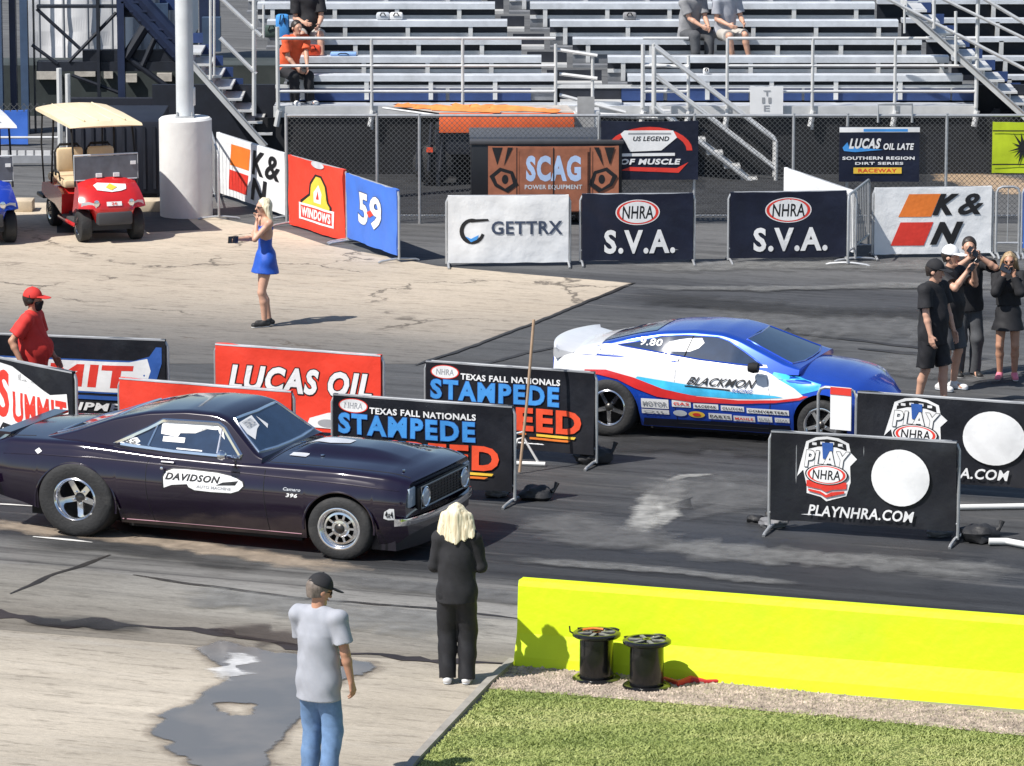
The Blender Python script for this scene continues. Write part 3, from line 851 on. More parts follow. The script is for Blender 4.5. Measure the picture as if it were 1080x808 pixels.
# white banner seen obliquely behind the s.v.a. banner
far('plain white banner barrier standing oblique behind the row', 828, 248, 902, 276, whitev, 13, amp=0.006)
# left cluster
t, p = far('white K&N banner barrier beside the round concrete base', 231, 207, 303, 232, whitev, 14, amp=0.015, z0=0.07)
p.poly([(0.20,0.53),(0.48,0.53),(0.50,0.88),(0.22,0.88)], p_orange)
p.poly([(0.18,0.12),(0.46,0.12),(0.48,0.45),(0.19,0.45)], p_red)
p.text('K', 0.53, 0.50, 0.72, 0.90, ink, 0.05, 0.15); p.text('&', 0.73, 0.50, 0.94, 0.90, ink, 0.03, 0.2)
p.text('N', 0.52, 0.08, 0.76, 0.45, ink, 0.05, 0.15)
t, p = far('red banner barrier with a yellow bell and white label', 306, 238, 366, 256, redv, 15, ht=1.06, z0=0.03)
p.poly([(0.24,0.28),(0.80,0.28),(0.80,0.42),(0.72,0.52),(0.70,0.70),(0.60,0.82),(0.47,0.82),(0.38,0.68),(0.36,0.52),(0.22,0.40)], ink)
p.poly([(0.27,0.30),(0.77,0.30),(0.77,0.41),(0.69,0.51),(0.67,0.68),(0.58,0.79),(0.49,0.79),(0.41,0.66),(0.39,0.50),(0.26,0.38)], p_yellow)
p.poly([(0.46,0.42),(0.60,0.42),(0.61,0.56),(0.54,0.68),(0.46,0.56)], white)
p.poly([(0.50,0.47),(0.56,0.47),(0.53,0.60)], p_red)
p.poly([(0.20,0.13),(0.84,0.13),(0.84,0.37),(0.20,0.37)], white)
p.poly([(0.23,0.16),(0.81,0.16),(0.81,0.34),(0.23,0.34)], p_red)
p.text('WINDOWS', 0.25, 0.18, 0.79, 0.32, white, 0.06, 0.1)
p.ell(0.54, 0.965, 0.12, 0.05, p_pale)
t, p = far('blue banner barrier with a white number 59', 367, 257, 421, 277, bluev, 16, ht=1.03, z0=0.10)
p.text('59', 0.24, 0.27, 0.74, 0.80, ink, 0.065)
p.text('59', 0.25, 0.28, 0.73, 0.79, white, 0.045)

p.poly([(0.43,0.50),(0.50,0.44),(0.57,0.50),(0.52,0.56)], p_red)

# bare barricades
def bare(label, xa, ya, xb, yb, ht=1.0):
    A, B = G(xa, ya), G(xb, yb)
    t = thing('steel_barricade', label, 'barricade', A, math.atan2((B-A).y, (B-A).x), 'bare steel barricades')
    L = (B-A).length
    bike_rack(t, L, ht); foot(t, 0.02); foot(t, L-0.02)
bare('bare steel barricade seen end on between the black and the white banner', 894, 281, 916, 262)
bare('bare steel barricade right of the white K&N banner', 1050, 271, 1074, 271)
t, p = far('blue banner barrier cut off by the right edge of the photo', 1077, 271, 1180, 272, bluev, 17)
bare('bare steel barricade left of the white K&N banner beside the pole base', 223, 205, 231, 232)

# fence banners hang on the fence: built with the fence
# sandbags, poles and small things
def sandbag(label, loc, sx, sy, sz, rz, m, seed):
    bm = bmesh.new(); bmesh.ops.create_uvsphere(bm, u_segments=20, v_segments=12, radius=1)
    for v in bm.verts:
        p_ = v.co.copy(); k = 1 + 0.35*mnoise.noise(p_*1.6 + Vector((seed*5, 0, 0))) + 0.15*mnoise.noise(p_*4 + Vector((0, seed, 0)))
        q = Vector((p_.x*sx*k, p_.y*sy*k, p_.z*sz*k)); q.z = max(q.z + sz*0.75, 0.0)
        v.co = q
    mb = MB().bm(bm); bm.free()
    t = thing('sandbag', label, 'sandbag', loc, rz, 'sandbags weighing down barricade feet')
    b_ = mb.build('bag', m, t, smooth=True)
    mb = MB().tube([(sx*0.95, 0, sz*0.9), (sx*1.15, 0.01, sz*1.3), (sx*1.3, 0.03, sz*1.9)], [0.03, 0.018, 0.03], 8)
    mb.build('tied_neck', m, t, smooth=True)
bagm = mat('black_sandbag', (0.022, 0.022, 0.024), 0.6, var=0.4, scale=6, bump=0.5, bscale=12)
bagg = mat('grey_sandbag', (0.18, 0.18, 0.19), 0.6, var=0.4, scale=6, bump=0.5, bscale=12)
sandbag('black sandbag at the right foot of the front stampede banner', G(566, 527), 0.17, 0.13, 0.09, 0.1, bagm, 1)
sandbag('grey sandbag under the right post of the front stampede banner', G(525, 524), 0.13, 0.10, 0.07, 0.1, bagg, 2)
sandbag('black sandbag at the right foot of the rear stampede banner', G(625, 489), 0.20, 0.14, 0.12, 0.1, bagm, 3)
sandbag('grey sandbag at the left foot of the front PLAYNHRA.COM banner', G(815, 556), 0.14, 0.10, 0.06, 0.1, bagg, 4)
sandbag('black sandbag at the right foot of the front PLAYNHRA.COM banner', G(1032, 572), 0.19, 0.14, 0.11, 0.1, bagm, 5)
sandbag('small grey sandbag inside the right post of the front PLAYNHRA.COM banner', G(990, 566), 0.13, 0.09, 0.06, 0.1, bagg, 6)
sandbag('black sandbag left of the front PLAYNHRA.COM banner', G(797, 551), 0.10, 0.06, 0.045, 0.1, bagm, 7)
pipe = mat('white_plastic_pipe', (0.72, 0.72, 0.70), 0.4, var=0.08)
mb = MB().tube([G(1043, 571, 0.05), G(1062, 571, 0.05), G(1120, 582, 0.05)], 0.035, 12); o = mb.build('plastic_pipe', pipe, smooth=True)
tag(o, 'white plastic pipe on the ground right of the PLAYNHRA.COM banner', 'pipe')
mb = MB().tube([G(1012, 535, 0.04), G(1120, 533, 0.04)], 0.03, 12); o = mb.build('plastic_pipe', pipe, smooth=True)
tag(o, 'white plastic pipe lying straight behind the PLAYNHRA.COM banner', 'pipe')
# leaning pole
pz = G(548, 500); top = D(563, 337, pz.y + 0.3)
mb = MB().tube([(pz.x, pz.y, 0.02), tuple(Vector((pz.x, pz.y, 0.02)).lerp(top, 0.5) + Vector((0.01,0,0))), tuple(top)], 0.016, 8)
o = mb.build('wooden_pole', mat('pale_wood', (0.38, 0.26, 0.17), 0.7, var=0.2), smooth=True); tag(o, 'tall thin wooden pole leaning between the stampede banners', 'pole')
# white stand on the ground between the stampede banners
t = thing('folding_stand', 'low white tube stand on the ground between the stampede banners', 'stand', G(552, 492))
mb = MB().tube([(-0.16, 0.05, 0.03), (0.24, -0.02, 0.03)], 0.024, 8); mb.build('base', pipe, t, smooth=True)
mb = MB().tube([(-0.14, 0.05, 0.05), (-0.06, 0.03, 0.30), (0.0, 0.02, 0.32), (0.16, 0.0, 0.05)], 0.014, 8); mb.build('brace', pipe, t, smooth=True)
mb = MB().tube([(-0.16, 0.05, 0.34), (0.0, 0.03, 0.38)], 0.012, 8); mb.build('clip', galv, t, smooth=True)

# yellow barrier
yb = bpy.data.materials.new('yellow_barrier_paint'); yb.use_nodes = True
ymat = mat('fluorescent_yellow_paint', (0.64, 0.80, 0.004), 0.6, var=0.07, scale=1.2, bump=0.35, bscale=9, dirt=((0.36, 0.40, 0.05), 0.30))
A, B = G(543, 703), G(1083, 748)
A2 = A; dirv = (B - A).normalized(); Lb = 12.0
t = thing('traffic_barrier', 'long fluorescent yellow concrete barrier beside the lane', 'barrier', A, math.atan2(dirv.y, dirv.x))
bh = 0.775
prof = [(-0.04, 0), (-0.02, 0.10), (0.06, 0.30), (0.09, bh-0.05), (0.11, bh), (0.24, bh), (0.26, bh-0.05), (0.29, 0.30), (0.37, 0.10), (0.39, 0)]
mb = MB(); P = []
for i in range(121):
    x = Lb*i/120
    P.append([(x, q[0] + 0.004*mnoise.noise(Vector((x*1.3, q[1]*3, 2))), q[1]) for q in prof])
mb.grid(P); mb.add([(P[0][k]) for k in range(len(prof))], [tuple(range(len(prof)))]); mb.add([(P[-1][k]) for k in range(len(prof))], [tuple(reversed(range(len(prof))))])
mb.build('barrier_wall', ymat, t, smooth=False)
bpy.data.materials.remove(yb)
# spools
def spool(label, px, py, tilt, litter, rz):
    t = thing('cable_spool', label, 'spool', G(px, py), rz, 'black plastic spools by the yellow barrier')
    pm = mat('black_glossy_plastic', (0.010, 0.010, 0.011), 0.22, var=0.3, scale=4, coat=0.3)
    mb = MB().lathe([(0.150, 0.02), (0.152, 0.03), (0.150, 0.40), (0.148, 0.41)], 36); mb.build('drum', pm, t, smooth=True)
    for z, nm in ((0.0, 'lower_flange'), (0.405, 'upper_flange')):
        mb = MB().lathe([(0.125, z), (0.20, z), (0.215, z+0.012), (0.215, z+0.03), (0.20, z+0.042), (0.17, z+0.042), (0.165, z+0.030), (0.04, z+0.028), (0.04, z+0.045), (0.02, z+0.045), (0.02, z)], 40)
        fl = mb.build(nm, pm, t, smooth=True)
    mb = MB()
    for k in range(6):
        a = k*PI/3 + tilt
        c_, s_ = math.cos(a), math.sin(a)
        mb.box((0.045, -0.016, 0.436), (0.165, 0.016, 0.447), Matrix.Rotation(a, 4, 'Z'))
    mb.build('spokes', mat('dusty_top', (0.20, 0.20, 0.19), 0.6, var=0.5, scale=20), fl)
    if litter:
        mb = MB().tube([(-0.12, 0.03, 0.46), (-0.03, 0.06, 0.465), (0.06, 0.04, 0.46)], 0.012, 6); mb.build('orange_tape', p_orange, t, smooth=True)
        mb = MB().tube([(-0.20, 0.0, 0.43), (-0.235, 0.0, 0.45), (-0.24, 0, 0.50)], 0.008, 6); mb.build('wire_end', ink, t, smooth=True)
    mb = MB(); pts = [(0.213*math.cos(a), 0.213*math.sin(a), 0.436 + 0.012*math.sin(3*a)) for a in [R(q) for q in range(20, 150, 10)]]
    mb.tube(pts, 0.008, 6); mb.build('handle_wire', ink, t, smooth=True)
    return t
spool('black cable spool on the left with orange tape on its top', 629, 718, 0.2, True, 0.0)
spool('black cable spool on the right with a clean open top', 682, 726, 0.5, False, 0.3)
rs = mat('red_strap', (0.55, 0.03, 0.03), 0.6, var=0.3)
mb = MB().tube([G(700, 715, 0.03), G(716, 721, 0.04), G(728, 717, 0.035), G(745, 719, 0.03), G(772, 717, 0.03)], [0.015, 0.03, 0.04, 0.02, 0.012], 8)
o = mb.build('red_strap', rs, smooth=True); tag(o, 'bunched red strap on the gravel against the yellow barrier', 'strap')
# ------------------------------------------------------------------ cars
def smooth_table(tab, xs, k=3):
    ys = np.interp(xs, [t[0] for t in tab], [t[1] for t in tab])
    if k:
        ker = np.hanning(2*k+3)[1:-1]; ker /= ker.sum()
        ys = np.convolve(np.pad(ys, k, mode='edge'), ker, mode='valid')
    return ys

class Car:
    def __init__(s, root, paint, x0, x1, W, belt, crown, axles, arch, sill, tumble=0.07, tuck=0.06, bend=(0.10, 0.05), rsh=0.05, bump=None):
        s.root = root; s.x0 = x0; s.x1 = x1
        n = int((x1-x0)/0.02)+1
        xs = np.linspace(x0, x1, n)
        Wt = smooth_table(W, xs, 6); zb = smooth_table(belt, xs, 6); zc = smooth_table(crown, xs, 5)
        zs = smooth_table(sill, xs, 3)
        NS, NT = 16, 9
        P = []
        for i, x in enumerate(xs):
            zl = zs[i]; inarch = False
            for ax, ra, rr in zip(axles, arch, s_r(axles)):
                d = abs(x-ax)
                if d < ra: 
                    zl = max(zl, s.arch_z(ax, ra, x)); 
            w_ = Wt[i]; b_ = zb[i]
            row = []
            for j in range(NS+1):
                t = j/NS; z = zl + (b_-rsh-zl)*t
                row.append([x, s.sec(w_, z, b_, tumble, tuck), z])
            yb = s.sec(w_, b_-rsh, b_, tumble, tuck)
            for j in range(1, 5):
                a = j/4*PI/2
                row.append([x, yb - rsh*1.4*(1-math.cos(a)), b_-rsh + rsh*math.sin(a)])
            yt = yb - rsh*1.4
            for j in range(1, NT+1):
                y = yt*(1-j/NT)
                z = b_ + (zc[i]-b_)*(1-(y/yt)**2) 
                if bump: z += bump(x, y)
                row.append([x, y, z])
            full = [(p[0], -p[1], p[2]) for p in row] + [(p[0], p[1], p[2]) for p in reversed(row[:-1])]
            out = []
            for (px_, py_, pz_) in full:
                f_ = max(0, (x-(x1-0.6))/0.6); r_ = max(0, ((x0+0.5)-x)/0.5)
                out.append((px_ - bend[0]*f_*(py_/w_)**2 + bend[1]*r_*(py_/w_)**2, py_, pz_))
            P.append(out)
        mb = MB(); mb.grid(P)
        N = len(P[0])
        for ring, rev in ((P[0], False), (P[-1], True)):
            # close the ends with quads between mirrored points
            m_ = N//2
            for j in range(m_):
                q = [ring[j], ring[j+1], ring[N-2-j], ring[N-1-j]]
                if j == m_-1: q = [ring[j], ring[j+1], ring[N-1-j]]
                mb.add(q, [tuple(range(len(q))) if not rev else tuple(reversed(range(len(q))))])
        s.body = mb.build('body', paint, root, smooth=True, angle=35)
        s.trees = [s.bvh(s.body)]
    def arch_z(s, ax, ra, x):
        return s.az + math.sqrt(max(0, ra*ra-(x-ax)**2))
    def sec(s, w_, z, b_, tumble, tuck):
        zm = s.zmid
        if z > zm: return w_ - tumble*((z-zm)/(b_-zm))**2
        return w_ - tuck*((zm-z)/(zm-0.15))**1.6
    def bvh(s, o):
        me = o.data
        return BVHTree.FromPolygons([v.co.copy() for v in me.vertices], [tuple(p.vertices) for p in me.polygons])
    def cast(s, o, d):
        best = None
        for t in s.trees:
            h = t.ray_cast(Vector(o), Vector(d))
            if h[0] is not None and (best is None or h[3] < best[3]): best = h
        return best
    def patch(s, V, Fc, plane, m, name, off=0.004, step=0.05, parent=None, th=0.0):
        bm = cut_grid(V, Fc, step)
        dead = []
        for v in bm.verts:
            a, b = v.co.x, v.co.z
            if plane == 'R': o, d = (a, -4, b), (0, 1, 0)
            elif plane == 'L': o, d = (a, 4, b), (0, -1, 0)
            elif plane == 'T': o, d = (a, b, 4), (0, 0, -1)
            else: o, d = (5, a, b), (-1, 0, 0)
            h = s.cast(o, d)
            if h is None: dead.append(v); continue
            nn = h[1]
            if nn.dot(Vector(d)) > 0: nn = -nn
            v.co = h[0] + nn*off
        if dead: bmesh.ops.delete(bm, geom=dead, context='VERTS')
        me = bpy.data.meshes.new(name); bm.to_mesh(me); bm.free()
        return link(name, me, m, parent or s.root, smooth=True)
    def poly(s, pts, plane, m, name, **k):
        V, Fc = pol(pts); return s.patch(V, Fc, plane, m, name, **k)
    def text(s, t, a0, b0, a1, b1, plane, m, bold=0.03, shear=0.0, off=0.008, name='lettering', **k):
        V, Fc = fit_text(t, a0, b0, a1, b1, bold, shear); return s.patch(V, Fc, plane, m, name, off=off, step=0.1, **k)
    def line(s, pts, plane, r, m, name, off=0.0, closed=False, n=6, step=0.06, parent=None):
        Q = []
        pp = list(pts) + ([pts[0]] if closed else [])
        for a, b in zip(pp[:-1], pp[1:]):
            k = max(1, int(math.hypot(b[0]-a[0], b[1]-a[1])/step))
            for i in range(k): Q.append((a[0]+(b[0]-a[0])*i/k, a[1]+(b[1]-a[1])*i/k))
        if not closed: Q.append(pp[-1])
        out = []
        for a, b in Q:
            if plane == 'R': o, d = (a, -4, b), (0, 1, 0)
            elif plane == 'L': o, d = (a, 4, b), (0, -1, 0)
            elif plane == 'T': o, d = (a, b, 4), (0, 0, -1)
            else: o, d = (5, a, b), (-1, 0, 0)
            h = s.cast(o, d)
            if h is None: continue
            nn = h[1]
            if nn.dot(Vector(d)) > 0: nn = -nn
            out.append(h[0] + nn*off)
        mb = MB().tube(out, r, n, closed=closed)
        return mb.build(name, m, parent or s.root, smooth=True)
    def greenhouse(s, paint, top, half_b, half_t, zbase, rt=0.10, name='roof'):
        """top: side profile (x,z); half_b / half_t half widths at base and roof"""
        xs = np.arange(top[0][0], top[-1][0]+0.001, 0.025)
        zt = smooth_table(top, xs, 3)
        zr = max(t[1] for t in top)
        hb = np.interp(xs, [t[0] for t in half_b], [t[1] for t in half_b])
        P = []
        for x, z1, hb_ in zip(xs, zt, hb):
            zb_ = zbase
            row = []
            z1 = max(z1, zb_+0.004)
            sl = (hb_-half_t)/(zr-0.03-zb_)
            ze = z1 - min(0.05, (z1-zb_)*0.5)
            ye = hb_ - sl*(ze-zb_)
            for j in range(6):
                z = zb_-0.04 + (ze-zb_+0.04)*j/5
                row.append((x, hb_ - sl*(z-zb_), z))
            rr = min(rt, ye*0.3)
            for j in range(1, 6):
                a = j/5*PI/2
                row.append((x, ye - rr*(1-math.cos(a)), ze + (z1-ze)*0.72*math.sin(a)))
            y2 = ye-rr; z2 = ze + (z1-ze)*0.72
            for j in range(1, 8):
                y = y2*(1-j/7)
                row.append((x, y, z2 + (z1-z2)*(1-(y/y2)**2)))
            P.append([(p[0] - 0.0, -p[1], p[2]) for p in row] + [(p[0], p[1], p[2]) for p in reversed(row[:-1])])
        mb = MB().grid(P)
        for ring in (P[0], P[-1]):
            N = len(ring)
            for j in range(N//2): mb.add([ring[j], ring[j+1], ring[N-2-j], ring[N-1-j]], [(0,1,2,3)])
        s.gh = mb.build(name, paint, s.root, smooth=True, angle=60)
        s.trees.append(s.bvh(s.gh))
def s_r(a): return [0]*len(a)

def wheel(root, x, y, r, wd, rim_r, side, style, name='wheel', z=None, steer=0.0):
    """side -1 = outer face towards -y"""
    z = z or r
    M = Matrix.Translation((x, y, z)) @ Matrix.Rotation(steer, 4, 'Z')
    h = wd/2; sd_ = side
    pr = [(rim_r*0.97, -h*0.80), (rim_r*1.02, -h*0.94), (rim_r*1.12, -h*1.0), (r*0.80, -h*1.02), (r*0.93, -h*0.96), (r*0.985, -h*0.82), (r, -h*0.6), (r*1.003, 0), (r, h*0.6), (r*0.985, h*0.82), (r*0.93, h*0.96), (r*0.8, h*1.02), (rim_r*1.12, h), (rim_r*0.97, h*0.8)]
    mb = MB().grid([[M @ Vector((a*math.cos(2*PI*k/48), b, a*math.sin(2*PI*k/48))) for k in range(48)] for a, b in pr], closed_v=True)
    wl = thing_part(name, root)
    ty = mb.build('tyre', rubber, wl, smooth=True)
    o_ = sd_*h  # outer face y
    # rim: bright lip and barrel, dark well behind, then the face of the wheel
    q = rim_r
    depth = {'deep': -0.10, 'spoke': 0.10, 'holes': 0.25}[style]
    prof = [(q*1.03, o_*0.86), (q*1.06, o_*0.98), (q*1.0, o_*1.03), (q*0.95, o_*0.98), (q*0.90, o_*0.80), (q*0.86, o_*depth)]
    P = []
    for a, b in prof: P.append([M @ Vector((a*math.cos(2*PI*k/48), b, a*math.sin(2*PI*k/48))) for k in range(48)])
    rm = MB().grid(P, closed_v=True).build('rim', chromeb, wl, smooth=True, angle=50)
    MB().lathe([(q*0.87, o_*(depth-0.02)), (0.001, o_*(depth-0.02))], 32, 'y', M=M).build('brake_well', seam, rm)
    mb = MB(); fy = {'deep': 0.12, 'spoke': 0.62, 'holes': 0.60}[style]
    if style == 'holes':
        P = []
        for a, b in ((0.86, fy-0.28), (0.80, fy+0.05), (0.70, fy+0.10), (0.66, fy-0.10)): P.append([M @ Vector((a*q*math.cos(2*PI*k/48), b*o_, a*q*math.sin(2*PI*k/48))) for k in range(48)])
        mb.grid(P, closed_v=True)
        P = []
        for a, b in ((0.46, fy-0.02), (0.40, fy+0.14), (0.26, fy+0.18), (0.20, fy+0.05)): P.append([M @ Vector((a*q*math.cos(2*PI*k/48), b*o_, a*q*math.sin(2*PI*k/48))) for k in range(48)])
        mb.grid(P, closed_v=True)
        for k in range(10):
            a = 2*PI*k/10; T = M @ Matrix.Rotation(a, 4, 'Y')
            mb.box((q*0.42, min(o_*fy, o_*(fy-0.2)), -q*0.055), (q*0.70, max(o_*fy, o_*(fy-0.2)), q*0.055), T)
    else:
        ns = 5
        for k in range(ns):
            a = 2*PI*k/ns + 0.35; T = M @ Matrix.Rotation(a, 4, 'Y')
            y0, y1 = sorted((o_*(fy-0.25), o_*fy)); y2, y3 = sorted((o_*(fy-0.25), o_*(fy+0.12)))
            w0, w1 = (0.15, 0.13) if style == 'deep' else (0.13, 0.10)
            vs = [(q*0.18, y2, -q*w0), (q*0.18, y3, -q*w0), (q*0.18, y3, q*w0), (q*0.18, y2, q*w0), (q*0.89, y0, -q*w1), (q*0.89, y1, -q*w1), (q*0.89, y1, q*w1), (q*0.89, y0, q*w1)]
            mb.add([T @ Vector(p_) for p_ in vs], [(0,1,2,3), (4,7,6,5), (0,4,5,1), (1,5,6,2), (2,6,7,3), (3,7,4,0)])
    mb.build('wheel_face', chrome, rm, smooth=False)
    yy = o_*(fy+0.14)
    hub = MB().lathe([(q*0.24, yy*0.6), (q*0.24, yy), (q*0.17, yy + sd_*0.015), (0.001, yy + sd_*0.02)], 20, 'y', M=M).build('hub', mat('dark_hub_metal', (0.08, 0.075, 0.07), 0.35, metal=0.8), rm, smooth=True)
    mb = MB()
    for k in range(5):
        a = 2*PI*k/5 + 0.98
        c = M @ Vector((q*0.33*math.cos(a), yy*0.8, q*0.33*math.sin(a)))
        mb.lathe([(0.011, 0), (0.011, sd_*0.022), (0.001, sd_*0.024)], 8, 'y', c=c)
    mb.build('lug_nuts', chromeb, rm, smooth=True)
    return wl

def thing_part(name, root):
    o = bpy.data.objects.new(name, None); COL.objects.link(o); o.parent = root; o.empty_display_size = 0.1
    return o

def place_car(name, label, cat, rear, front, x_r, x_f, ynear):
    """rear/front: photo pixels where the near wheels touch the ground"""
    A, B = G(*rear), G(*front)
    d = (B-A).normalized(); yaw = math.atan2(d.y, d.x)
    nrm = Vector((-d.y, d.x, 0))
    mid = A.lerp(B, 0.5)
    o = mid - d*((x_r+x_f)/2) + nrm*ynear
    print(name, 'wheelbase', (B-A).length, 'yaw', math.degrees(yaw))
    t = thing(name, label, cat, (o.x, o.y, 0), yaw)
    k = (B-A).length/(x_f-x_r); o = mid - d*((x_r+x_f)/2*k) + nrm*ynear
    t.location = (o.x, o.y, 0); t.scale = (k, 1.0, 0.985); print('scale', k); return t

# ================= dark purple coupe
# photo pixel -> coordinates on the near side of the car
def mk_map(rear, front, wb, xr, s_):
    def f(px, py, inset=0.0):
        k = (front[0]-rear[0])/wb
        pxx = px - inset*0.35*s_
        x = (pxx-rear[0])/k + xr
        g = rear[1] + (front[1]-rear[1])*(pxx-rear[0])/(front[0]-rear[0])
        return (x, (g - inset*0.21*s_ - py)/(s_*0.98))
    return f

paint1 = mat('dark_purple_car_paint', (0.0085, 0.0032, 0.0145), 0.13, metal=0.1, var=0.25, scale=1.2, coat=1.0)
root = place_car('drag_car', 'dark purple muscle coupe with polished wheels in the near lane', 'car', (80, 567), (356, 592), -1.37, 1.37, 0.93)
m1 = mk_map((80, 567), (356, 592), 2.74, -1.37, 104)
Car.az = 0.34; Car.zmid = 0.60
def hoodbump(x, y):
    a = max(0, min(1, (x-0.60)/0.25)) * max(0, min(1, (2.02-x)/0.7)); a = a*a*(3-2*a)
    q = max(0, 1-(abs(y)/0.36)**2)
    return 0.075*a*min(1, q*2.2)
car = Car(root, paint1, -2.36, 2.26,
    W=[(-2.36,0.80),(-2.2,0.85),(-1.9,0.89),(-1.37,0.935),(-0.9,0.915),(-0.4,0.895),(0.4,0.89),(1.0,0.90),(1.37,0.92),(1.9,0.89),(2.15,0.86),(2.26,0.83)],
    belt=[(-2.36,0.90),(-2.25,0.95),(-1.9,0.965),(-1.4,0.985),(-1.0,0.96),(-0.5,0.925),(0.3,0.91),(0.9,0.915),(1.37,0.915),(1.9,0.885),(2.2,0.845),(2.26,0.82)],
    crown=[(-2.36,0.94),(-2.25,0.99),(-1.9,1.0),(-1.4,0.99),(0.5,0.96),(1.0,0.965),(1.6,0.955),(2.05,0.91),(2.2,0.875),(2.26,0.835)],
    axles=(-1.38, 1.37), arch=(0.43, 0.36), sill=[(-2.36,0.36),(-2.0,0.30),(-1.8,0.24),(-0.9,0.175),(0.9,0.175),(1.8,0.175),(2.05,0.20),(2.26,0.30)], tumble=0.13, tuck=0.13, bend=(0.10,0.05), rsh=0.07, bump=hoodbump)
car.greenhouse(paint1, [(-1.88,0.965),(-1.5,1.085),(-1.1,1.24),(-0.75,1.325),(-0.35,1.365),(-0.05,1.36),(0.10,1.32),(0.52,0.95)],
    [(-1.88,0.66),(-1.4,0.73),(-0.8,0.77),(0.0,0.775),(0.52,0.75)], 0.565, 0.93, rt=0.12)
# glass
def mp(f, pts, inset=0.22): return [f(p[0], p[1], inset + (p[2] if len(p) > 2 else 0)) for p in pts]
win = [(-1.02,0.985),(-0.90,1.045),(-0.70,1.15),(-0.56,1.235),(0.02,1.245),(0.09,1.205),(0.30,0.965),(0.30,0.945),(-0.4,0.955)]
gl = car.poly(win, 'R', glass, 'side_window', off=0.004)
car.poly(win, 'L', glass, 'side_window', off=0.004)
for pl in 'RL':
    car.line(win, pl, 0.026, chromeb, 'window_trim', closed=True, off=0.004)
car.line([(-0.68,0.95),(-0.60,1.23)], 'R', 0.010, chromeb, 'window_divider', off=0.006)
car.line([(0.06,0.95),(0.06,1.20)], 'R', 0.012, chromeb, 'window_divider', off=0.006)
# sun on the roll bar behind the glass painted white, and white markings
car.poly([(-0.57,1.22),(-0.50,1.232),(0.02,1.235),(0.05,1.20),(0.0,1.185),(-0.16,1.19),(-0.20,1.14),(-0.36,1.13),(-0.38,1.09),(-0.56,1.11)], 'R', white, 'sunlit_cage_and_lettering', off=0.007)
car.text('7007', -0.55, 1.14, -0.22, 1.21, 'R', p_pale, 0.04, off=0.010)
car.poly([(-0.53,1.09),(-0.30,1.09),(-0.30,1.04),(-0.53,1.04)], 'R', white, 'window_sticker', off=0.007)
car.poly([(-0.37,0.99),(-0.10,0.985),(-0.10,0.965),(-0.37,0.97)], 'R', white, 'window_sticker', off=0.007)
car.poly([(-0.97,1.0),(-0.90,1.045),(-0.80,1.055),(-0.76,1.02),(-0.82,0.985),(-0.95,0.982)], 'R', white, 'window_sticker', off=0.007)
car.text('SS', -0.93, 1.0, -0.80, 1.035, 'R', ink, 0.03, off=0.010)
car.poly([(0.0,1.235),(0.07,1.20),(0.11,1.10),(0.04,1.16)], 'R', white, 'window_sticker', off=0.007)
# windshield
ws = [(0.125,-0.50),(0.145,0.0),(0.125,0.50),(0.45,0.66),(0.48,0.3),(0.485,0.0),(0.48,-0.3),(0.45,-0.66)]
car.poly(ws, 'T', glass, 'windshield', off=0.004, step=0.06)
car.line(ws, 'T', 0.016, chromeb, 'windshield_trim', closed=True, off=0.003, step=0.1)
car.poly([(-1.72,-0.50),(-1.12,-0.46),(-1.12,0.46),(-1.72,0.50)], 'T', glass, 'rear_window', off=0.004)
car.line([(-1.74,-0.52),(-1.10,-0.48),(-1.10,0.48),(-1.74,0.52)], 'T', 0.010, chromeb, 'rear_window_trim', closed=True, off=0.003)
car.poly([(0.17,-0.50),(0.16,-0.18),(0.26,-0.22),(0.28,-0.32),(0.35,-0.52),(0.26,-0.56)], 'T', white, 'windshield_sticker', off=0.008)
car.text('NHRA', 0.18, -0.46, 0.25, -0.24, 'T', p_grey, 0.02, off=0.012)
car.poly([(0.18,-0.12),(0.28,-0.06),(0.31,-0.14)], 'T', white, 'windshield_sticker', off=0.008)
# sun glare on the hood scoop painted as pale patches, and the deck lip
car.poly([(0.72,-0.10),(0.98,-0.16),(1.16,-0.10),(1.16,0.06),(0.95,0.10),(0.72,0.06)], 'T', mat('hood_glare_white', (0.72,0.73,0.76), 0.3, metal=0.3), 'hood_glare_patch', off=0.006)
car.poly([(0.68,-0.46),(0.86,-0.48),(0.86,-0.38),(0.68,-0.36)], 'T', mat('hood_glare_white', (0.72,0.73,0.76)), 'hood_glare_patch', off=0.006)
MB().prism([(-2.38,0.965),(-2.35,0.995),(-2.20,0.992),(-2.20,0.965)], -0.64, 0.64).build('rear_spoiler', paint1, root, smooth=False)
# seams
for pl in 'RL':
    car.line([(-0.62,0.925),(-0.64,0.80),(-0.62,0.45),(-0.58,0.22),(0.62,0.22),(0.60,0.60),(0.58,0.91)], pl, 0.005, seam, 'door_seam', off=-0.002)
car.line([(0.57,-0.70),(0.59,0.70)], 'T', 0.006, seam, 'cowl_seam', off=-0.002)
car.line([(0.59,-0.70),(1.4,-0.71),(2.12,-0.64)], 'T', 0.006, seam, 'hood_seam', off=-0.002)
car.line([(0.59,0.70),(1.4,0.71),(2.12,0.64)], 'T', 0.006, seam, 'hood_seam', off=-0.002)
car.line([(-1.93,-0.62),(-2.25,-0.62)], 'T', 0.006, seam, 'trunk_seam', off=-0.002)
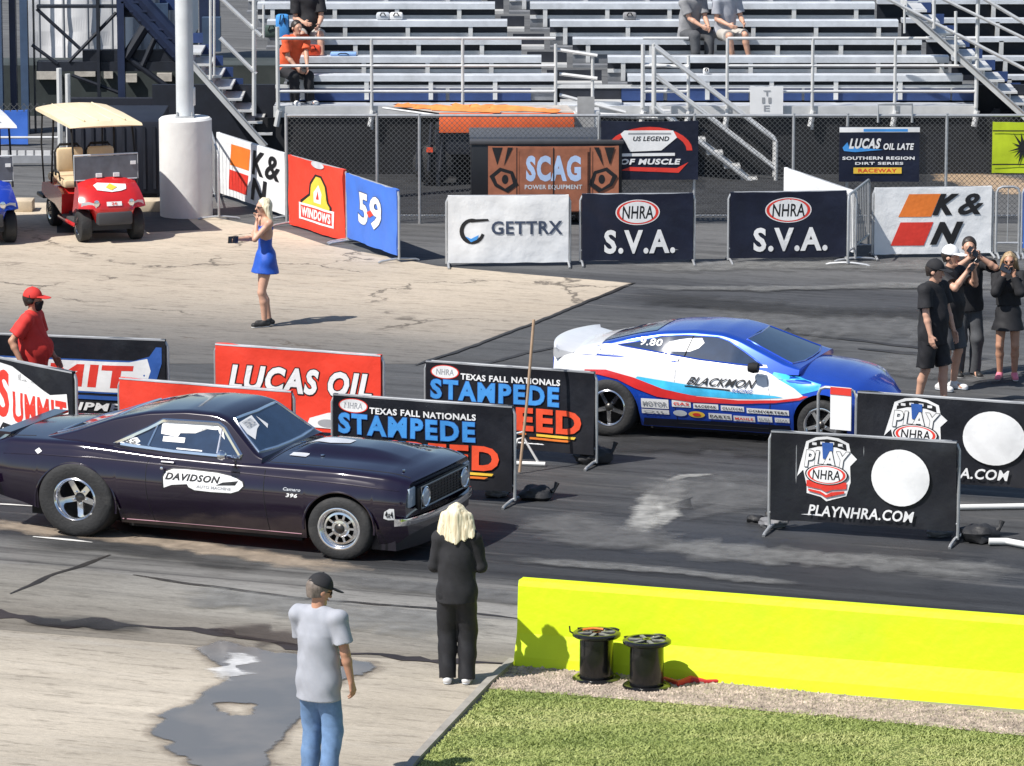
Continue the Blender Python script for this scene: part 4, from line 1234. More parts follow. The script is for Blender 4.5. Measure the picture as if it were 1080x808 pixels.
# crease highlight ridges along the flank, arch lips, rocker trim
for pl in 'RL':
    car.line([(-2.2,0.80),(-1.8,0.83),(-1.2,0.845),(-0.4,0.82),(0.6,0.80),(1.4,0.79),(2.05,0.75)], pl, 0.010, paint1, 'body_crease', off=-0.004, step=0.1)
    car.line([(-0.92,0.215),(0.95,0.215)], pl, 0.010, mat('rocker_trim', (0.05,0.02,0.03), 0.3, metal=0.6), 'rocker_trim', off=-0.003)
for ax, ra in ((-1.38, 0.43), (1.37, 0.36)):
    for sgn, wv in ((-1, 1), (1, 1)):
        y_ = sgn*(0.905 if ax < 0 else 0.895)
        mb = MB().tube([(ax + (ra+0.004)*math.cos(a), y_ , 0.34 + (ra+0.004)*math.sin(a)) for a in [PI*k/24 for k in range(-1, 26)]], 0.012, 6)
        mb.build('wheel_arch_lip', paint1, root, smooth=True)
# door handle, mirror, logos
car.line([(-0.49,0.845),(-0.36,0.845)], 'R', 0.010, chromeb, 'door_handle', off=0.02)
mb = MB().lathe([(0.014,0),(0.016,-0.02),(0.001,-0.025)], 12, 'y', c=(-0.46,-0.885,0.80)); mb.build('door_lock', chromeb, root, smooth=True)
oval = [(-0.45,0.705),(-0.43,0.76),(-0.36,0.79),(-0.2,0.795),(0.10,0.785),(0.28,0.76),(0.37,0.72),(0.385,0.68),(0.34,0.63),(0.26,0.60),(0.05,0.595),(-0.12,0.60),(-0.18,0.625),(-0.20,0.655),(-0.36,0.635),(-0.44,0.60)]
car.poly([(-0.03+(a+0.03)*1.035, 0.695+(b-0.695)*1.12) for a, b in oval], 'R', ink, 'door_emblem_edge', off=0.0035)
dec = car.poly(oval, 'R', white, 'door_emblem', off=0.006)
car.text('DAVIDSON', -0.43, 0.685, 0.14, 0.755, 'R', ink, 0.05, 0.25, off=0.009)

car.poly([(0.17,0.70),(0.33,0.725),(0.24,0.69),(0.30,0.68),(0.10,0.665)], 'R', ink, 'emblem_flash', off=0.008)
car.text('AUTO MACHINE', -0.10, 0.625, 0.26, 0.655, 'R', p_grey, 0.02, 0.1, off=0.008)
car.text('Camaro', 0.80, 0.675, 0.98, 0.705, 'R', p_pale, 0.02, 0.2, off=0.008)
car.text('396', 0.83, 0.61, 0.95, 0.65, 'R', white, 0.05, 0.2, off=0.008)
car.poly([(1.83,0.47),(1.85,0.54),(1.93,0.575),(2.0,0.575),(2.0,0.46),(1.90,0.455)], 'R', white, 'fender_sticker', off=0.006)
car.text('4x4', 1.86, 0.48, 1.98, 0.55, 'R', ink, 0.03, off=0.010)
# front end
blk = mat('black_grille', (0.008, 0.008, 0.009), 0.4, var=0.3)
gr = MB().box((2.175, -0.62, 0.53), (2.262, 0.62, 0.76), bev=0.02).build('grille', blk, root, smooth=True)
mb = MB()
for k in range(8):
    z = 0.545 + k*0.028; mb.box((2.262, -0.56, z), (2.272, 0.56, z+0.006))
for k in range(15):
    y = -0.56+k*0.08; mb.box((2.263, y-0.002, 0.54), (2.269, y+0.002, 0.75))
mb.build('grille_bars', mat('grille_silver', (0.05,0.05,0.055), 0.4, metal=0.5), gr)
mb = MB().tube([(2.272, y, z) for y, z in ((-0.60,0.54),(-0.60,0.755),(0.60,0.755),(0.60,0.54))], 0.010, 6, closed=True); mb.build('grille_surround', mat('grille_surround_grey', (0.16,0.17,0.19), 0.3, metal=0.6), gr, smooth=True)
for sg in (-1, 1):
    hl = MB().lathe([(0.10, 2.235), (0.105, 2.285), (0.095, 2.295), (0.085, 2.285)], 28, 'x', c=(0, sg*0.50, 0.645)).build('headlight', chromeb, root, smooth=True)
    MB().lathe([(0.088, 2.280), (0.07, 2.296), (0.04, 2.305), (0.001, 2.308)], 28, 'x', c=(0, sg*0.50, 0.645)).build('lens', mat('headlight_lens', (0.55, 0.60, 0.66), 0.08, var=0.2, coat=1.0), hl, smooth=True)
    MB().box((2.08, sg*0.70-0.08, 0.57), (2.195, sg*0.70+0.08, 0.77), bev=0.02).build('parking_lamp', mat('pale_lamp', (0.42, 0.50, 0.58), 0.12, coat=1.0), root, smooth=True)
mb = MB(); P = []
for k in range(33):
    y = -0.90 + 1.8*k/32; xx = 2.34 - 0.17*(abs(y)/0.9)**2.4 - (0.10*max(0, (abs(y)-0.84)/0.06))
    P.append([(xx-0.05, y, 0.40), (xx, y, 0.405), (xx+0.012, y, 0.44), (xx, y, 0.475), (xx-0.05, y, 0.48)])
mb.grid(P, closed_v=True); mb.add(P[0], [tuple(range(5))]); mb.add(P[-1], [tuple(range(5))])
mb.build('front_bumper', chromeb, root, smooth=True)
mb = MB(); P = []
for k in range(25):
    y = -0.78 + 1.56*k/24; xx = 2.16 - 0.20*(abs(y)/0.78)**2.2
    P.append([(xx-0.3, y, 0.12), (xx+0.01, y, 0.12), (xx, y, 0.22), (xx-0.04, y, 0.36), (xx-0.3, y, 0.38)])
mb.grid(P, closed_v=True); mb.add(P[0], [tuple(range(5))]); mb.add(P[-1], [tuple(range(5))]); mb.build('front_spoiler', mat('satin_black_trim', (0.008,0.006,0.012), 0.45), root, smooth=True)
mb = MB(); P = []
for k in range(25):
    y = -0.88 + 1.76*k/24; xx = -2.42 + 0.10*(abs(y)/0.88)**2.2
    P.append([(xx+0.05, y, 0.46), (xx, y, 0.47), (xx, y, 0.56), (xx+0.05, y, 0.57)])
mb.grid(P, closed_v=True); mb.build('rear_bumper', chromeb, root, smooth=True)
for sg in (-1, 1):
    MB().box((-2.37, sg*0.55-0.2, 0.62), (-2.33, sg*0.55+0.2, 0.76), bev=0.015).build('tail_light', mat('tail_red', (0.4,0.01,0.01), 0.2, coat=1), root, smooth=True)
MB().box((-2.0, -0.60, 0.14), (2.0, 0.60, 0.80)).build('chassis', seam, root)
MB().box((-0.9, -0.72, 0.13), (0.92, 0.72, 0.5)).build('floor_pan', seam, root)
for sg in (-1, 1):
    wheel(root, -1.38, sg*0.76, 0.398, 0.34, 0.215, sg, 'deep')
    wheel(root, 1.37, sg*0.80, 0.325, 0.20, 0.205, sg, 'holes')
MB().tube([(0.24,-0.80,0.95),(0.22,-0.93,0.98)], 0.012, 8).build('mirror_arm', chromeb, root, smooth=True)
MB().lathe([(0.001,0.165),(0.045,0.17),(0.052,0.20),(0.03,0.24),(0.001,0.25)], 16, 'x', c=(0,-0.96,1.0)).build('mirror', chromeb, root, smooth=True)
mb = MB().lathe([(0.02,0.0),(0.022,0.012),(0.001,0.016)], 12, 'z', c=(1.0,-0.40,0.955)); mb.build('hood_pin', chromeb, root, smooth=True)
mb = MB().lathe([(0.02,0.0),(0.022,0.012),(0.001,0.016)], 12, 'z', c=(1.95,-0.55,0.90)); mb.build('hood_pin', chromeb, root, smooth=True)
# small rear wing lip

car.poly([(-1.84,0.86),(-1.80,0.89),(-1.76,0.86),(-1.80,0.83)], 'R', white, 'fuel_sticker', off=0.006)

def squeeze(root, xs, k):
    """shorten the overhang ahead of xs"""
    for o in bpy.data.objects:
        p = o.parent; top = False
        while p is not None:
            if p == root: top = True
            p = p.parent
        if top and o.type == 'MESH':
            for v in o.data.vertices:
                if v.co.x > xs: v.co.x = xs + (v.co.x-xs)*k
squeeze(root, 1.80, 0.62)

# ================= white and blue race car
pblue = mat('electric_blue_car_paint', (0.012, 0.075, 0.52), 0.22, metal=0.35, var=0.15, scale=1.0, coat=0.8)
pwhite = mat('white_car_paint', (0.76, 0.76, 0.77), 0.25, var=0.04, coat=0.6)
pcyan = mat('cyan_car_paint', (0.05, 0.42, 0.72), 0.25, var=0.45, scale=2.2, coat=0.6)
pred = mat('red_car_stripe', (0.62, 0.03, 0.03), 0.25, var=0.15, coat=0.6)
root = place_car('drag_car', 'white and blue race coupe with rear spoiler in the far lane', 'car', (641, 461), (864, 476), -1.31, 1.31, 0.90)
Car.az = 0.31; Car.zmid = 0.52
car = Car(root, pblue, -2.15, 2.22,
    W=[(-2.15,0.76),(-2.0,0.82),(-1.7,0.87),(-1.3,0.895),(-0.8,0.885),(0,0.87),(0.8,0.87),(1.31,0.875),(1.8,0.82),(2.1,0.72),(2.22,0.60)],
    belt=[(-2.15,0.90),(-2.05,0.94),(-1.7,0.95),(-1.2,0.94),(-0.6,0.93),(0.2,0.88),(0.8,0.835),(1.31,0.79),(1.8,0.69),(2.1,0.58),(2.22,0.50)],
    crown=[(-2.15,0.94),(-2.05,0.98),(-1.7,0.99),(-1.2,0.97),(0.2,0.95),(0.8,0.93),(1.31,0.87),(1.8,0.76),(2.1,0.63),(2.22,0.53)],
    axles=(-1.31, 1.31), arch=(0.37, 0.34), sill=[(-2.15,0.36),(-1.8,0.26),(-0.9,0.14),(0.9,0.14),(1.8,0.14),(2.22,0.16)], tumble=0.08, tuck=0.11, bend=(0.30,0.10), rsh=0.07)
car.greenhouse(pblue, [(-1.75,1.0),(-1.45,1.08),(-1.1,1.17),(-0.75,1.235),(-0.35,1.265),(0.0,1.255),(0.22,1.205),(1.02,0.90)],
    [(-1.75,0.60),(-1.2,0.70),(-0.6,0.76),(0.2,0.77),(1.02,0.72)], 0.53, 0.88, rt=0.14)
# livery on both flanks
for pl in 'RL':
    top_w = [(-2.16,0.60),(-2.17,0.84),(-2.10,0.90),(-1.72,0.97),(-1.45,1.03),(-1.25,1.08),(-1.05,1.10),(-0.62,0.985),(0.0,0.925),(0.35,0.90),(0.62,0.86),(0.98,0.70),(1.10,0.62),(1.02,0.585),(0.70,0.545),(0.20,0.52),(-0.30,0.52),(-0.75,0.565),(-1.0,0.62),(-1.2,0.70),(-1.45,0.73),(-1.75,0.66)]
    car.poly(top_w, pl, pwhite, 'white_livery_panel', off=0.005, step=0.025)
    car.poly([(-0.95,0.735),(-0.6,0.70),(-0.25,0.665),(0.2,0.62),(0.75,0.605),(0.85,0.59),(0.5,0.555),(0.2,0.545),(-0.3,0.555),(-0.7,0.62),(-1.0,0.69)], pl, pcyan, 'cyan_livery_fade', off=0.009, step=0.05)
    car.poly([(-1.62,0.775),(-1.35,0.79),(-1.0,0.72),(-0.6,0.60),(-0.2,0.545),(0.3,0.53),(0.8,0.56),(1.04,0.60),(1.10,0.625),(1.16,0.62),(1.06,0.575),(0.75,0.525),(0.25,0.485),(-0.25,0.475),(-0.7,0.515),(-0.98,0.60),(-1.2,0.69),(-1.45,0.73),(-1.62,0.725)], pl, pred, 'red_livery_stripe', off=0.012, step=0.04)
_t = car.trees; car.trees = [_t[1]]
for pl in 'RL': car.poly([(-1.70,0.985),(-1.45,1.045),(-1.25,1.06),(-0.8,1.015),(-0.2,0.96),(0.60,0.93),(0.62,0.90),(-1.70,0.90)], pl, pwhite, 'white_sill_panel', off=0.004, step=0.04)
car.trees = _t
car.poly([(-2.08,-0.74),(-2.10,0),(-2.08,0.74),(-1.50,0.78),(-1.52,0),(-1.50,-0.78)], 'T', pwhite, 'white_deck_panel', off=0.004, step=0.05)
car.poly([(0.62,0.70),(1.0,0.62),(1.28,0.70),(1.30,0.76),(0.95,0.83),(0.70,0.86)], 'R', pcyan, 'cyan_fender_fade', off=0.003, step=0.05)
win = [(-1.28,1.045),(-1.05,1.09),(-0.75,1.165),(-0.45,1.19),(-0.05,1.19),(0.10,1.155),(0.30,1.06),(0.56,0.92),(0.40,0.915),(-0.2,0.945),(-0.8,1.0)]
for pl in 'RL':
    gw = car.poly(win, pl, glass, 'side_window', off=0.010)
    car.line(win, pl, 0.009, pblue, 'window_trim', closed=True, off=0.006)
car.line([(-0.42,0.965),(-0.35,1.19)], 'R', 0.009, seam, 'window_divider', off=0.008)
car.text('9.80', -1.0, 1.055, -0.72, 1.135, 'R', white, 0.03, 0.1, off=0.016)
car.poly([(-0.69,1.05),(-0.64,1.11),(-0.52,1.14),(-0.40,1.16),(-0.24,1.17),(-0.20,1.12),(-0.26,1.06),(-0.36,1.02),(-0.60,1.01)], 'R', white, 'window_sticker', off=0.014)
ws = [(0.28,-0.46),(0.31,0.0),(0.28,0.46),(0.88,0.60),(0.945,0.3),(0.955,0.0),(0.945,-0.3),(0.88,-0.60)]
car.poly(ws, 'T', glass, 'windshield', off=0.004, step=0.06)
car.line(ws, 'T', 0.010, pblue, 'windshield_trim', closed=True, off=0.003, step=0.1)
car.poly([(-1.52,-0.44),(-0.86,-0.40),(-0.86,0.40),(-1.52,0.44)], 'T', glass, 'rear_window', off=0.006)
for pl in 'RL':
    car.line([(-0.48,0.95),(-0.50,0.5),(-0.46,0.20),(0.66,0.20),(0.70,0.55),(0.62,0.86)], pl, 0.004, seam, 'door_seam', off=0.002)
mg_ = MB().lathe([(0.001,-0.07),(0.05,-0.06),(0.065,0.0),(0.055,0.06),(0.001,0.065)], 16, 'x', c=(0.50,-0.92,0.93)).build('mirror', seam, root, smooth=True)
MB().tube([(0.50,-0.82,0.87),(0.50,-0.90,0.90)], 0.015, 8).build('mirror_arm', seam, root, smooth=True)
car.text('BLACKMON', -0.34, 0.675, 0.52, 0.765, 'R', ink, 0.015, 0.55, off=0.018)
car.poly([(-0.36,0.665),(0.20,0.645),(0.20,0.632),(-0.36,0.652)], 'R', ink, 'lettering_underline', off=0.015)
car.text('RACING', 0.22, 0.615, 0.48, 0.655, 'R', p_dblue, 0.02, 0.4, off=0.018)
for pl in 'RL': car.poly([(-0.90,0.15),(0.94,0.15),(0.92,0.255),(-0.88,0.245)], pl, mat('dark_rocker_paint', (0.006,0.008,0.02), 0.4), 'rocker_panel', off=0.004)
# sponsor stickers in two rows low on the flank
rs_ = random.Random(3)
st = [(-0.92,0.375,-0.60,0.475,'MOTOR'),(-0.92,0.315,-0.60,0.362,'OIL'),(-0.56,0.405,-0.34,0.475,'GAS'),(-0.31,0.40,-0.02,0.455,'RACEPAK'),(0.01,0.395,0.28,0.45,'CLUTCH'),(0.31,0.385,0.80,0.44,'CONVERTERS'),(-0.14,0.295,0.13,0.36,'PARTS'),(0.15,0.29,0.40,0.35,'MAHLE'),(0.43,0.30,0.60,0.36,'FUEL'),(0.63,0.305,0.80,0.355,'GEAR')]
for (a, b, c, d, tx) in [((q[0]+0.92)*1.06-0.90, 0.275+(q[1]-0.29)*1.14, (q[2]+0.92)*1.06-0.90, 0.275+(q[3]-0.29)*1.14, q[4]) for q in st]:
    car.poly([(a,b),(c,b),(c,d),(a,d)], 'R', white, 'sponsor_sticker', off=0.006)
    car.text(tx, a+0.02, b+(d-b)*0.28, c-0.02, b+(d-b)*0.74, 'R', rs_.choice([ink, p_grey, p_red, ink]), 0.03, off=0.012)
V, Fc = ell(-0.425, 0.33, 0.085, 0.037); car.patch(V, Fc, 'R', p_pale, 'sponsor_sticker', off=0.006)
V, Fc = ell(-0.22, 0.325, 0.10, 0.039); car.patch(V, Fc, 'R', p_yellow, 'sponsor_sticker', off=0.006)
V, Fc = ell(-0.22, 0.325, 0.05, 0.02); car.patch(V, Fc, 'R', p_red, 'sponsor_sticker', off=0.009)
# spoiler: deck wedge with end plates
mb = MB(); P = []
for k in range(21):
    y = -0.80 + 1.6*k/20; dr = 0.03*(abs(y)/0.8)**3
    P.append([(-1.80,y*0.94,0.975-dr),(-1.98,y*0.96,1.01-dr),(-2.14+0.14*(y/.8)**2,y,1.04-dr),(-2.20+0.18*(y/.8)**2,y,1.03-dr),(-2.21+0.18*(y/.8)**2,y,0.93-dr),(-2.0,y*0.96,0.90-dr)])
mb.grid(P, closed_v=True); mb.add(P[0], [tuple(range(6))]); mb.add(P[-1], [tuple(range(6))]); mb.build('rear_spoiler', pwhite, root, smooth=True)
MB().box((-1.9, -0.55, 0.12), (1.6, 0.55, 0.55)).build('chassis', seam, root)
MB().box((-0.86, -0.70, 0.10), (0.86, 0.70, 0.5)).build('floor_pan', seam, root)
for sg in (-1, 1):
    wheel(root, -1.31, sg*0.735, 0.345, 0.34, 0.205, sg, 'spoke')
    wheel(root, 1.31, sg*0.80, 0.29, 0.13, 0.195, sg, 'spoke')
    MB().box((1.80, sg*0.46-0.10, 0.44), (1.99, sg*0.46+0.10, 0.50), bev=0.02).build('headlight', mat('headlight_lens', (0.5,0.5,0.5)), root, smooth=True)
MB().box((1.9, -0.60, 0.10), (2.18, 0.60, 0.2), bev=0.02).build('front_air_dam', pblue, root, smooth=True)

squeeze(root, 1.50, 0.72)
root.scale.z *= 0.985
# ------------------------------------------------------------------ grandstand, fence, tower, carts
YB = 72.0                                   # front edge of the stand's deck
def zat(py, Y): return D(540, py, Y).z
def xat(px, Y): return D(px, 100, Y).x
zdeck = zat(113, YB)
stand = thing('grandstand', 'long aluminium bleacher stand with blue riser panels behind the fence', 'grandstand', (0, YB, 0))
def L(px, Y=YB, py=60): return D(px, py, Y).x
NR = 10; DEP = 0.66
RIS = None
# row rise so that the seats sit at the rows seen in the photograph
seat_px = [79, 61, 41.5, 22, 3]
zs_ = [zat(p, YB + 0.55 + DEP*k) for k, p in enumerate(seat_px)]
RIS = (zs_[-1]-zs_[0])/4
z0s = zs_[0]
ends_mid_l = [585, 571, 550, 535, 522, 508, 494, 480, 466, 452]
sta_mid_r = [662, 641, 604, 580, 559, 537, 515, 493, 471, 449]
ends_r = [1016, 1001, 972, 947, 922, 897, 872, 847, 822, 797]
sta_l = [302, 300, 292, 282, 272, 262, 252, 242, 232, 222]
def part(mb, name, m, parent=None, **k): return mb.build(name, m, parent or stand, **k)
for k in range(NR):
    y = 0.55 + DEP*k; z = z0s + RIS*k
    Yw = YB + y
    for (a, b) in ((sta_l[k], ends_mid_l[k]), (sta_mid_r[k], ends_r[k])):
        xa, xb = L(a, Yw), L(b, Yw)
        # seat plank with a rolled front edge
        mb = MB().prism([(0,0)], 0, 0) if False else MB()
        pr = [(y-0.01, z-0.105), (y-0.01, z-0.008), (y+0.0, z), (y+0.24, z), (y+0.25, z-0.01), (y+0.25, z-0.045), (y+0.02, z-0.045)]
        P = []
        nseg = 24
        for i in range(nseg+1):
            x = xa + (xb-xa)*i/nseg; sag = 0.003*mnoise.noise(Vector((x*0.7, k*3.0, 0)))
            P.append([(x, p[0], p[1]+sag) for p in pr])
        mb.grid(P, closed_v=True); mb.add(P[0], [tuple(range(7))]); mb.add(P[-1], [tuple(range(7))])
        part(mb, 'seat_plank', alum)
        # foot boards in front of the seat, lower
        zf = z - 0.40
        if k > 0:
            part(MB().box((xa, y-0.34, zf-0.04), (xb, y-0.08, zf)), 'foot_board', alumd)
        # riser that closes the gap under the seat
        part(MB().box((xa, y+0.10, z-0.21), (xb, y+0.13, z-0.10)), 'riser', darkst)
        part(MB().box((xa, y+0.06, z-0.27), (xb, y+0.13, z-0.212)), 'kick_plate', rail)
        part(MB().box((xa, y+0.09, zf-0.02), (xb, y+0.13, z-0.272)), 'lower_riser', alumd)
        # seat supports
        x = xa + 0.25
        while x < xb:
            if k < 7: part(MB().box((x-0.035, y+0.0, zf), (x+0.035, y+0.09, z-0.046)), 'seat_support', rail)
            x += 1.03
# middle aisle steps and low gates
for k in range(NR):
    y = 0.30 + DEP*k; Yw = YB+y
    xa, xb = L(ends_mid_l[k]+6, Yw), L(sta_mid_r[k]-6, Yw)
    z = z0s - 0.40 + RIS*k
    part(MB().box((xa, y, z-0.05), (xb, y+0.32, z)), 'aisle_step', rail)
    part(MB().box((xa, y+0.30, z), (xb, y+0.33, z+RIS-0.05)), 'aisle_riser', darkst)
# front walkway deck, front beam, blue panels
xl, xr = L(288), L(1032)
part(MB().box((xl, 0.0, zdeck-0.06), (xr, 0.62, zdeck)), 'walkway_deck', alum)
part(MB().box((xl, -0.03, zdeck-0.16), (xr, 0.0, zdeck+0.02)), 'front_beam', rail)
zp0, zp1 = zdeck+0.03, zat(93, YB+0.60)
for (a, b) in ((292, 470), (474, 560), (800, 846), (849, 943), (946, 1003), (1005, 1030), (655, 700), (704, 790)):
    part(MB().box((L(a, YB+.6), 0.60, zp0), (L(b, YB+.6), 0.63, zp1)), 'blue_panel', bluep)
part(MB().box((xl, 0.58, zp1), (xr, 0.66, zp1+0.05)), 'panel_cap', rail)
# structure and screen under the stand, its shade put into their dark colour
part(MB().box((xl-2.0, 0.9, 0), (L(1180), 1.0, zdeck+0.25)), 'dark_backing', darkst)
part(MB().box((xl-0.3, 0.02, 0), (L(1180), 0.06, zdeck-0.17)), 'dark_skirt', mat('shaded_mesh_skirt', (0.008,0.009,0.012), 0.8, var=0.5, scale=2))
struct('dark_ground_strip', MB().add([(L(300,YB), G(600,226).y, 0.008), (L(1000,YB), G(600,226).y, 0.008), (L(1040,YB), YB+0.02, 0.008), (L(300,YB), YB+0.02, 0.008)], [(0,1,2,3)]), mat('dark_ground', (0.016,0.017,0.020), 0.9, var=0.6, scale=3, dirt=((0.09,0.09,0.085), 0.3)), 'dark ground between the fence and the stand')  # dark sheet over the ground from the fence to the stand
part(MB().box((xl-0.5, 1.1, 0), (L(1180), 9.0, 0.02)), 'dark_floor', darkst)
for px in range(310, 1100, 62):
    part(MB().box((L(px)-0.05, 0.2, 0), (L(px)+0.05, 0.3, zdeck-0.06)), 'steel_post', darkst)
    part(MB().tube([(L(px), 0.25, 0.1), (L(px+60), 0.30, zdeck-0.1)], 0.022, 6), 'cross_brace', mat('dull_brace', (0.05,0.05,0.055), 0.5, metal=0.4))
for px, z in ((330, 0.5), (420, 0.9), (560, 0.7), (700, 0.5), (860, 0.65), (960, 0.95), (1010, 0.4)):
    part(MB().box((L(px), 0.85, z), (L(px+50), 0.88, z+0.03)), 'under_beam', mat('dull_beam', (0.12,0.12,0.13), 0.5, metal=0.4))
# guard rails on the deck edge
ztop = zat(40, YB); zmid = zat(69, YB); zlow = zat(96, YB)
gr_posts = [293, 392, 488, 586, 625, 678, 726, 767, 857, 944, 1030]
for px in gr_posts:
    zb = zdeck - (0.35 if px in (392, 488, 767, 857, 944) else 0.0); zt = ztop
    if px == 1030: zt = zat(-30, YB); 
    if px == 293: zt = zat(28, YB)
    if px in (625, 726): zt = zat(58 if px == 726 else 57, YB)
    if px in (678, 586): zt = zat(46, YB)
    part(MB().tube([(L(px), -0.06, zb), (L(px), -0.06, zt)], 0.033 if px in (1030, 678, 293) else 0.026, 8), 'rail_post', rail, smooth=True)
    part(MB().tube([(L(px)-0.03, -0.07, zdeck-0.30), (L(px)+0.02, -0.07, zdeck-0.05)], 0.045, 8), 'post_clamp', rail, smooth=True)
for (a, b) in ((293, 586), (678, 726), (767, 1030)):
    for z in (ztop, zmid, zlow):
        part(MB().tube([(L(a), -0.06, z), (L(b), -0.06, z)], 0.024, 8), 'guard_rail', rail, smooth=True)
part(MB().tube([(L(560), 0.0, zat(118, YB)), (L(700), -0.3, zat(122, YB))], 0.04, 8), 'ramp_edge', rail, smooth=True)
for (a, ya, b, yb_) in ((586, 52, 630, 58), (590, 78, 630, 82), (590, 100, 660, 118), (680, 68, 726, 70)):
    part(MB().tube([(L(a), 0.0, zat(ya, YB)), (L(b), -0.1, zat(yb_, YB))], 0.028, 8), 'gate_rail', rail, smooth=True)
# stair going down to the right in front of the stand
def pipe_px(parent, name, pts, Y, r, m=rail):
    P_ = [D(px, py, Y) for px, py in pts]
    o = parent.location
    return MB().tube([(p.x-o.x, p.y-o.y, p.z-o.z) for p in P_], r, 8).build(name, m, parent, smooth=True)
st = thing('access_stair', 'aluminium stair with handrails coming down from the stand behind the fence', 'stair', (D(740, 150, YB-0.7).x, YB-0.7, 0))
o_ = st.location
for dy, nm in ((0.0, 'stringer'), (-0.0, 'stringer')): pass
A = D(690, 113, o_.y); B = D(818, 212, o_.y)
for dy in (0.0, 0.45):
    for off, nm, r in ((0.0, 'stringer', 0.035), (0.50, 'mid_handrail', 0.022), (0.95, 'handrail', 0.026)):
        MB().tube([(A.x-o_.x, dy, A.z+off), (B.x-o_.x, dy, B.z+off)], r, 8).build(nm, rail, st, smooth=True)
    for t in (0.0, 1.0):
        q = A.lerp(B, t); MB().tube([(q.x-o_.x, dy, max(0.0, q.z-0.1)), (q.x-o_.x, dy, q.z+0.95)], 0.03, 8).build('stair_post', rail, st, smooth=True)
n_ = 7
for i in range(n_):
    q = A.lerp(B, (i+0.5)/n_); MB().box((q.x-o_.x-0.13, 0.03, q.z-0.02), (q.x-o_.x+0.13, 0.42, q.z+0.02)).build('tread', rail, st)
# right hand stair flight, left hand stair flight
def flight(label, pa, pb, Y, width, nst, rails, panels=True):
    A, B = D(*pa, Y), D(*pb, Y)
    t = thing('stair_flight', label, 'stair', (A.x, Y, 0))
    for dy in (0.0, width):
        mb = MB(); d = B - A
        nrm = Vector((-d.z, 0, d.x)).normalized() * 0.10
        pts = [(0, A.z), (d.x, B.z), (d.x - nrm.x, B.z - nrm.z), (-nrm.x, A.z - nrm.z)]
        mb.prism(pts, dy-0.03, dy+0.03); mb.build('stringer', rail, t)
        MB().tube([(0, dy-0.04, A.z-0.01), (d.x, dy-0.04, B.z-0.01)], 0.018, 6).build('stringer_edge', galv, t, smooth=True)
    for i in range(nst):
        q = A.lerp(B, (i+0.5)/nst)
        MB().box((q.x-A.x-0.16, 0.0, q.z+0.05), (q.x-A.x+0.16, width, q.z+0.085)).build('tread', rail, t)
        MB().box((q.x-A.x-0.17, 0.05, q.z+0.085), (q.x-A.x-0.15, width, q.z+0.085+abs(A.z-B.z)/nst-0.04)).build('tread_post', rail, t)
        if panels: MB().box((q.x-A.x-0.10, width-0.02, q.z+0.12), (q.x-A.x+0.12, width, q.z+0.28)).build('blue_panel', bluep, t)
    for pts, r in rails:
        P_ = [D(px, py, Y-0.05) for px, py in pts]
        MB().tube([(p.x-A.x, -0.05, p.z) for p in P_], r, 8).build('handrail', rail, t, smooth=True)
    return t
flight('bright metal stair flight rising to the left at the right edge of the stand', (960, 10), (1110, 145), YB-0.1, 1.1, 11,
    [([(890, -25), (1110, 88)], 0.028), ([(945, -25), (1110, 55)], 0.026), ([(1020, -12), (1110, 42)], 0.03), ([(954, 5), (954, 35)], 0.02), ([(985, 0), (985, 30)], 0.03), ([(1008, 12), (1008, 68)], 0.025)])
flight('metal stair flight with blue panels rising to the left beside the tall pole', (196, 55), (282, 152), YB-0.1, 1.1, 8,
    [([(226, -8), (275, 38)], 0.035), ([(232, 40), (270, 78)], 0.035), ([(226, -20), (226, 80)], 0.018), ([(268, -10), (268, 122)], 0.035), ([(278, 5), (278, 40)], 0.02), ([(222, 0), (222, 84)], 0.022)])
# right side block of benches beyond the stair
bb = thing('side_bleacher', 'aluminium bench rows right of the bright stair flight', 'bleacher', (L(1050), YB+0.9, 0))
for k in range(6):
    z = zat(100 - 20*k, YB+0.9+DEP*k)
    MB().box((-0.1 - 0.36*k + 0.35, DEP*k, z-0.07), (5.0, DEP*k+0.25, z)).build('seat_plank', alum, bb)
    MB().box((-0.1 - 0.36*k + 0.35, DEP*k+0.1, z-0.40), (5.0, DEP*k+0.13, z-0.08)).build('riser', darkst, bb)
    x = 0.4
    while x < 5: MB().box((x-.035, DEP*k, z-0.35), (x+.035, DEP*k+0.08, z-0.05)).build('seat_support', rail, bb); x += 1.03
# plain white sign on the rail
t = thing('rail_sign', 'square white sign with grey letters hung on the stand railing', 'sign', (L(791), YB-0.10, zat(121, YB)))
w_ = L(826)-L(791); h_ = zat(90, YB)-zat(121, YB)
sp = Panel(t, w_, 0, h_, white, 3, 0.002, y=-0.02, th=0.02, name='board')
sp.text('E', 0.42, 0.15, 0.60, 0.35, p_grey, 0.02); sp.text('II', 0.36, 0.42, 0.64, 0.62, p_grey, 0.02); sp.text('T', 0.40, 0.68, 0.62, 0.86, p_grey, 0.02)

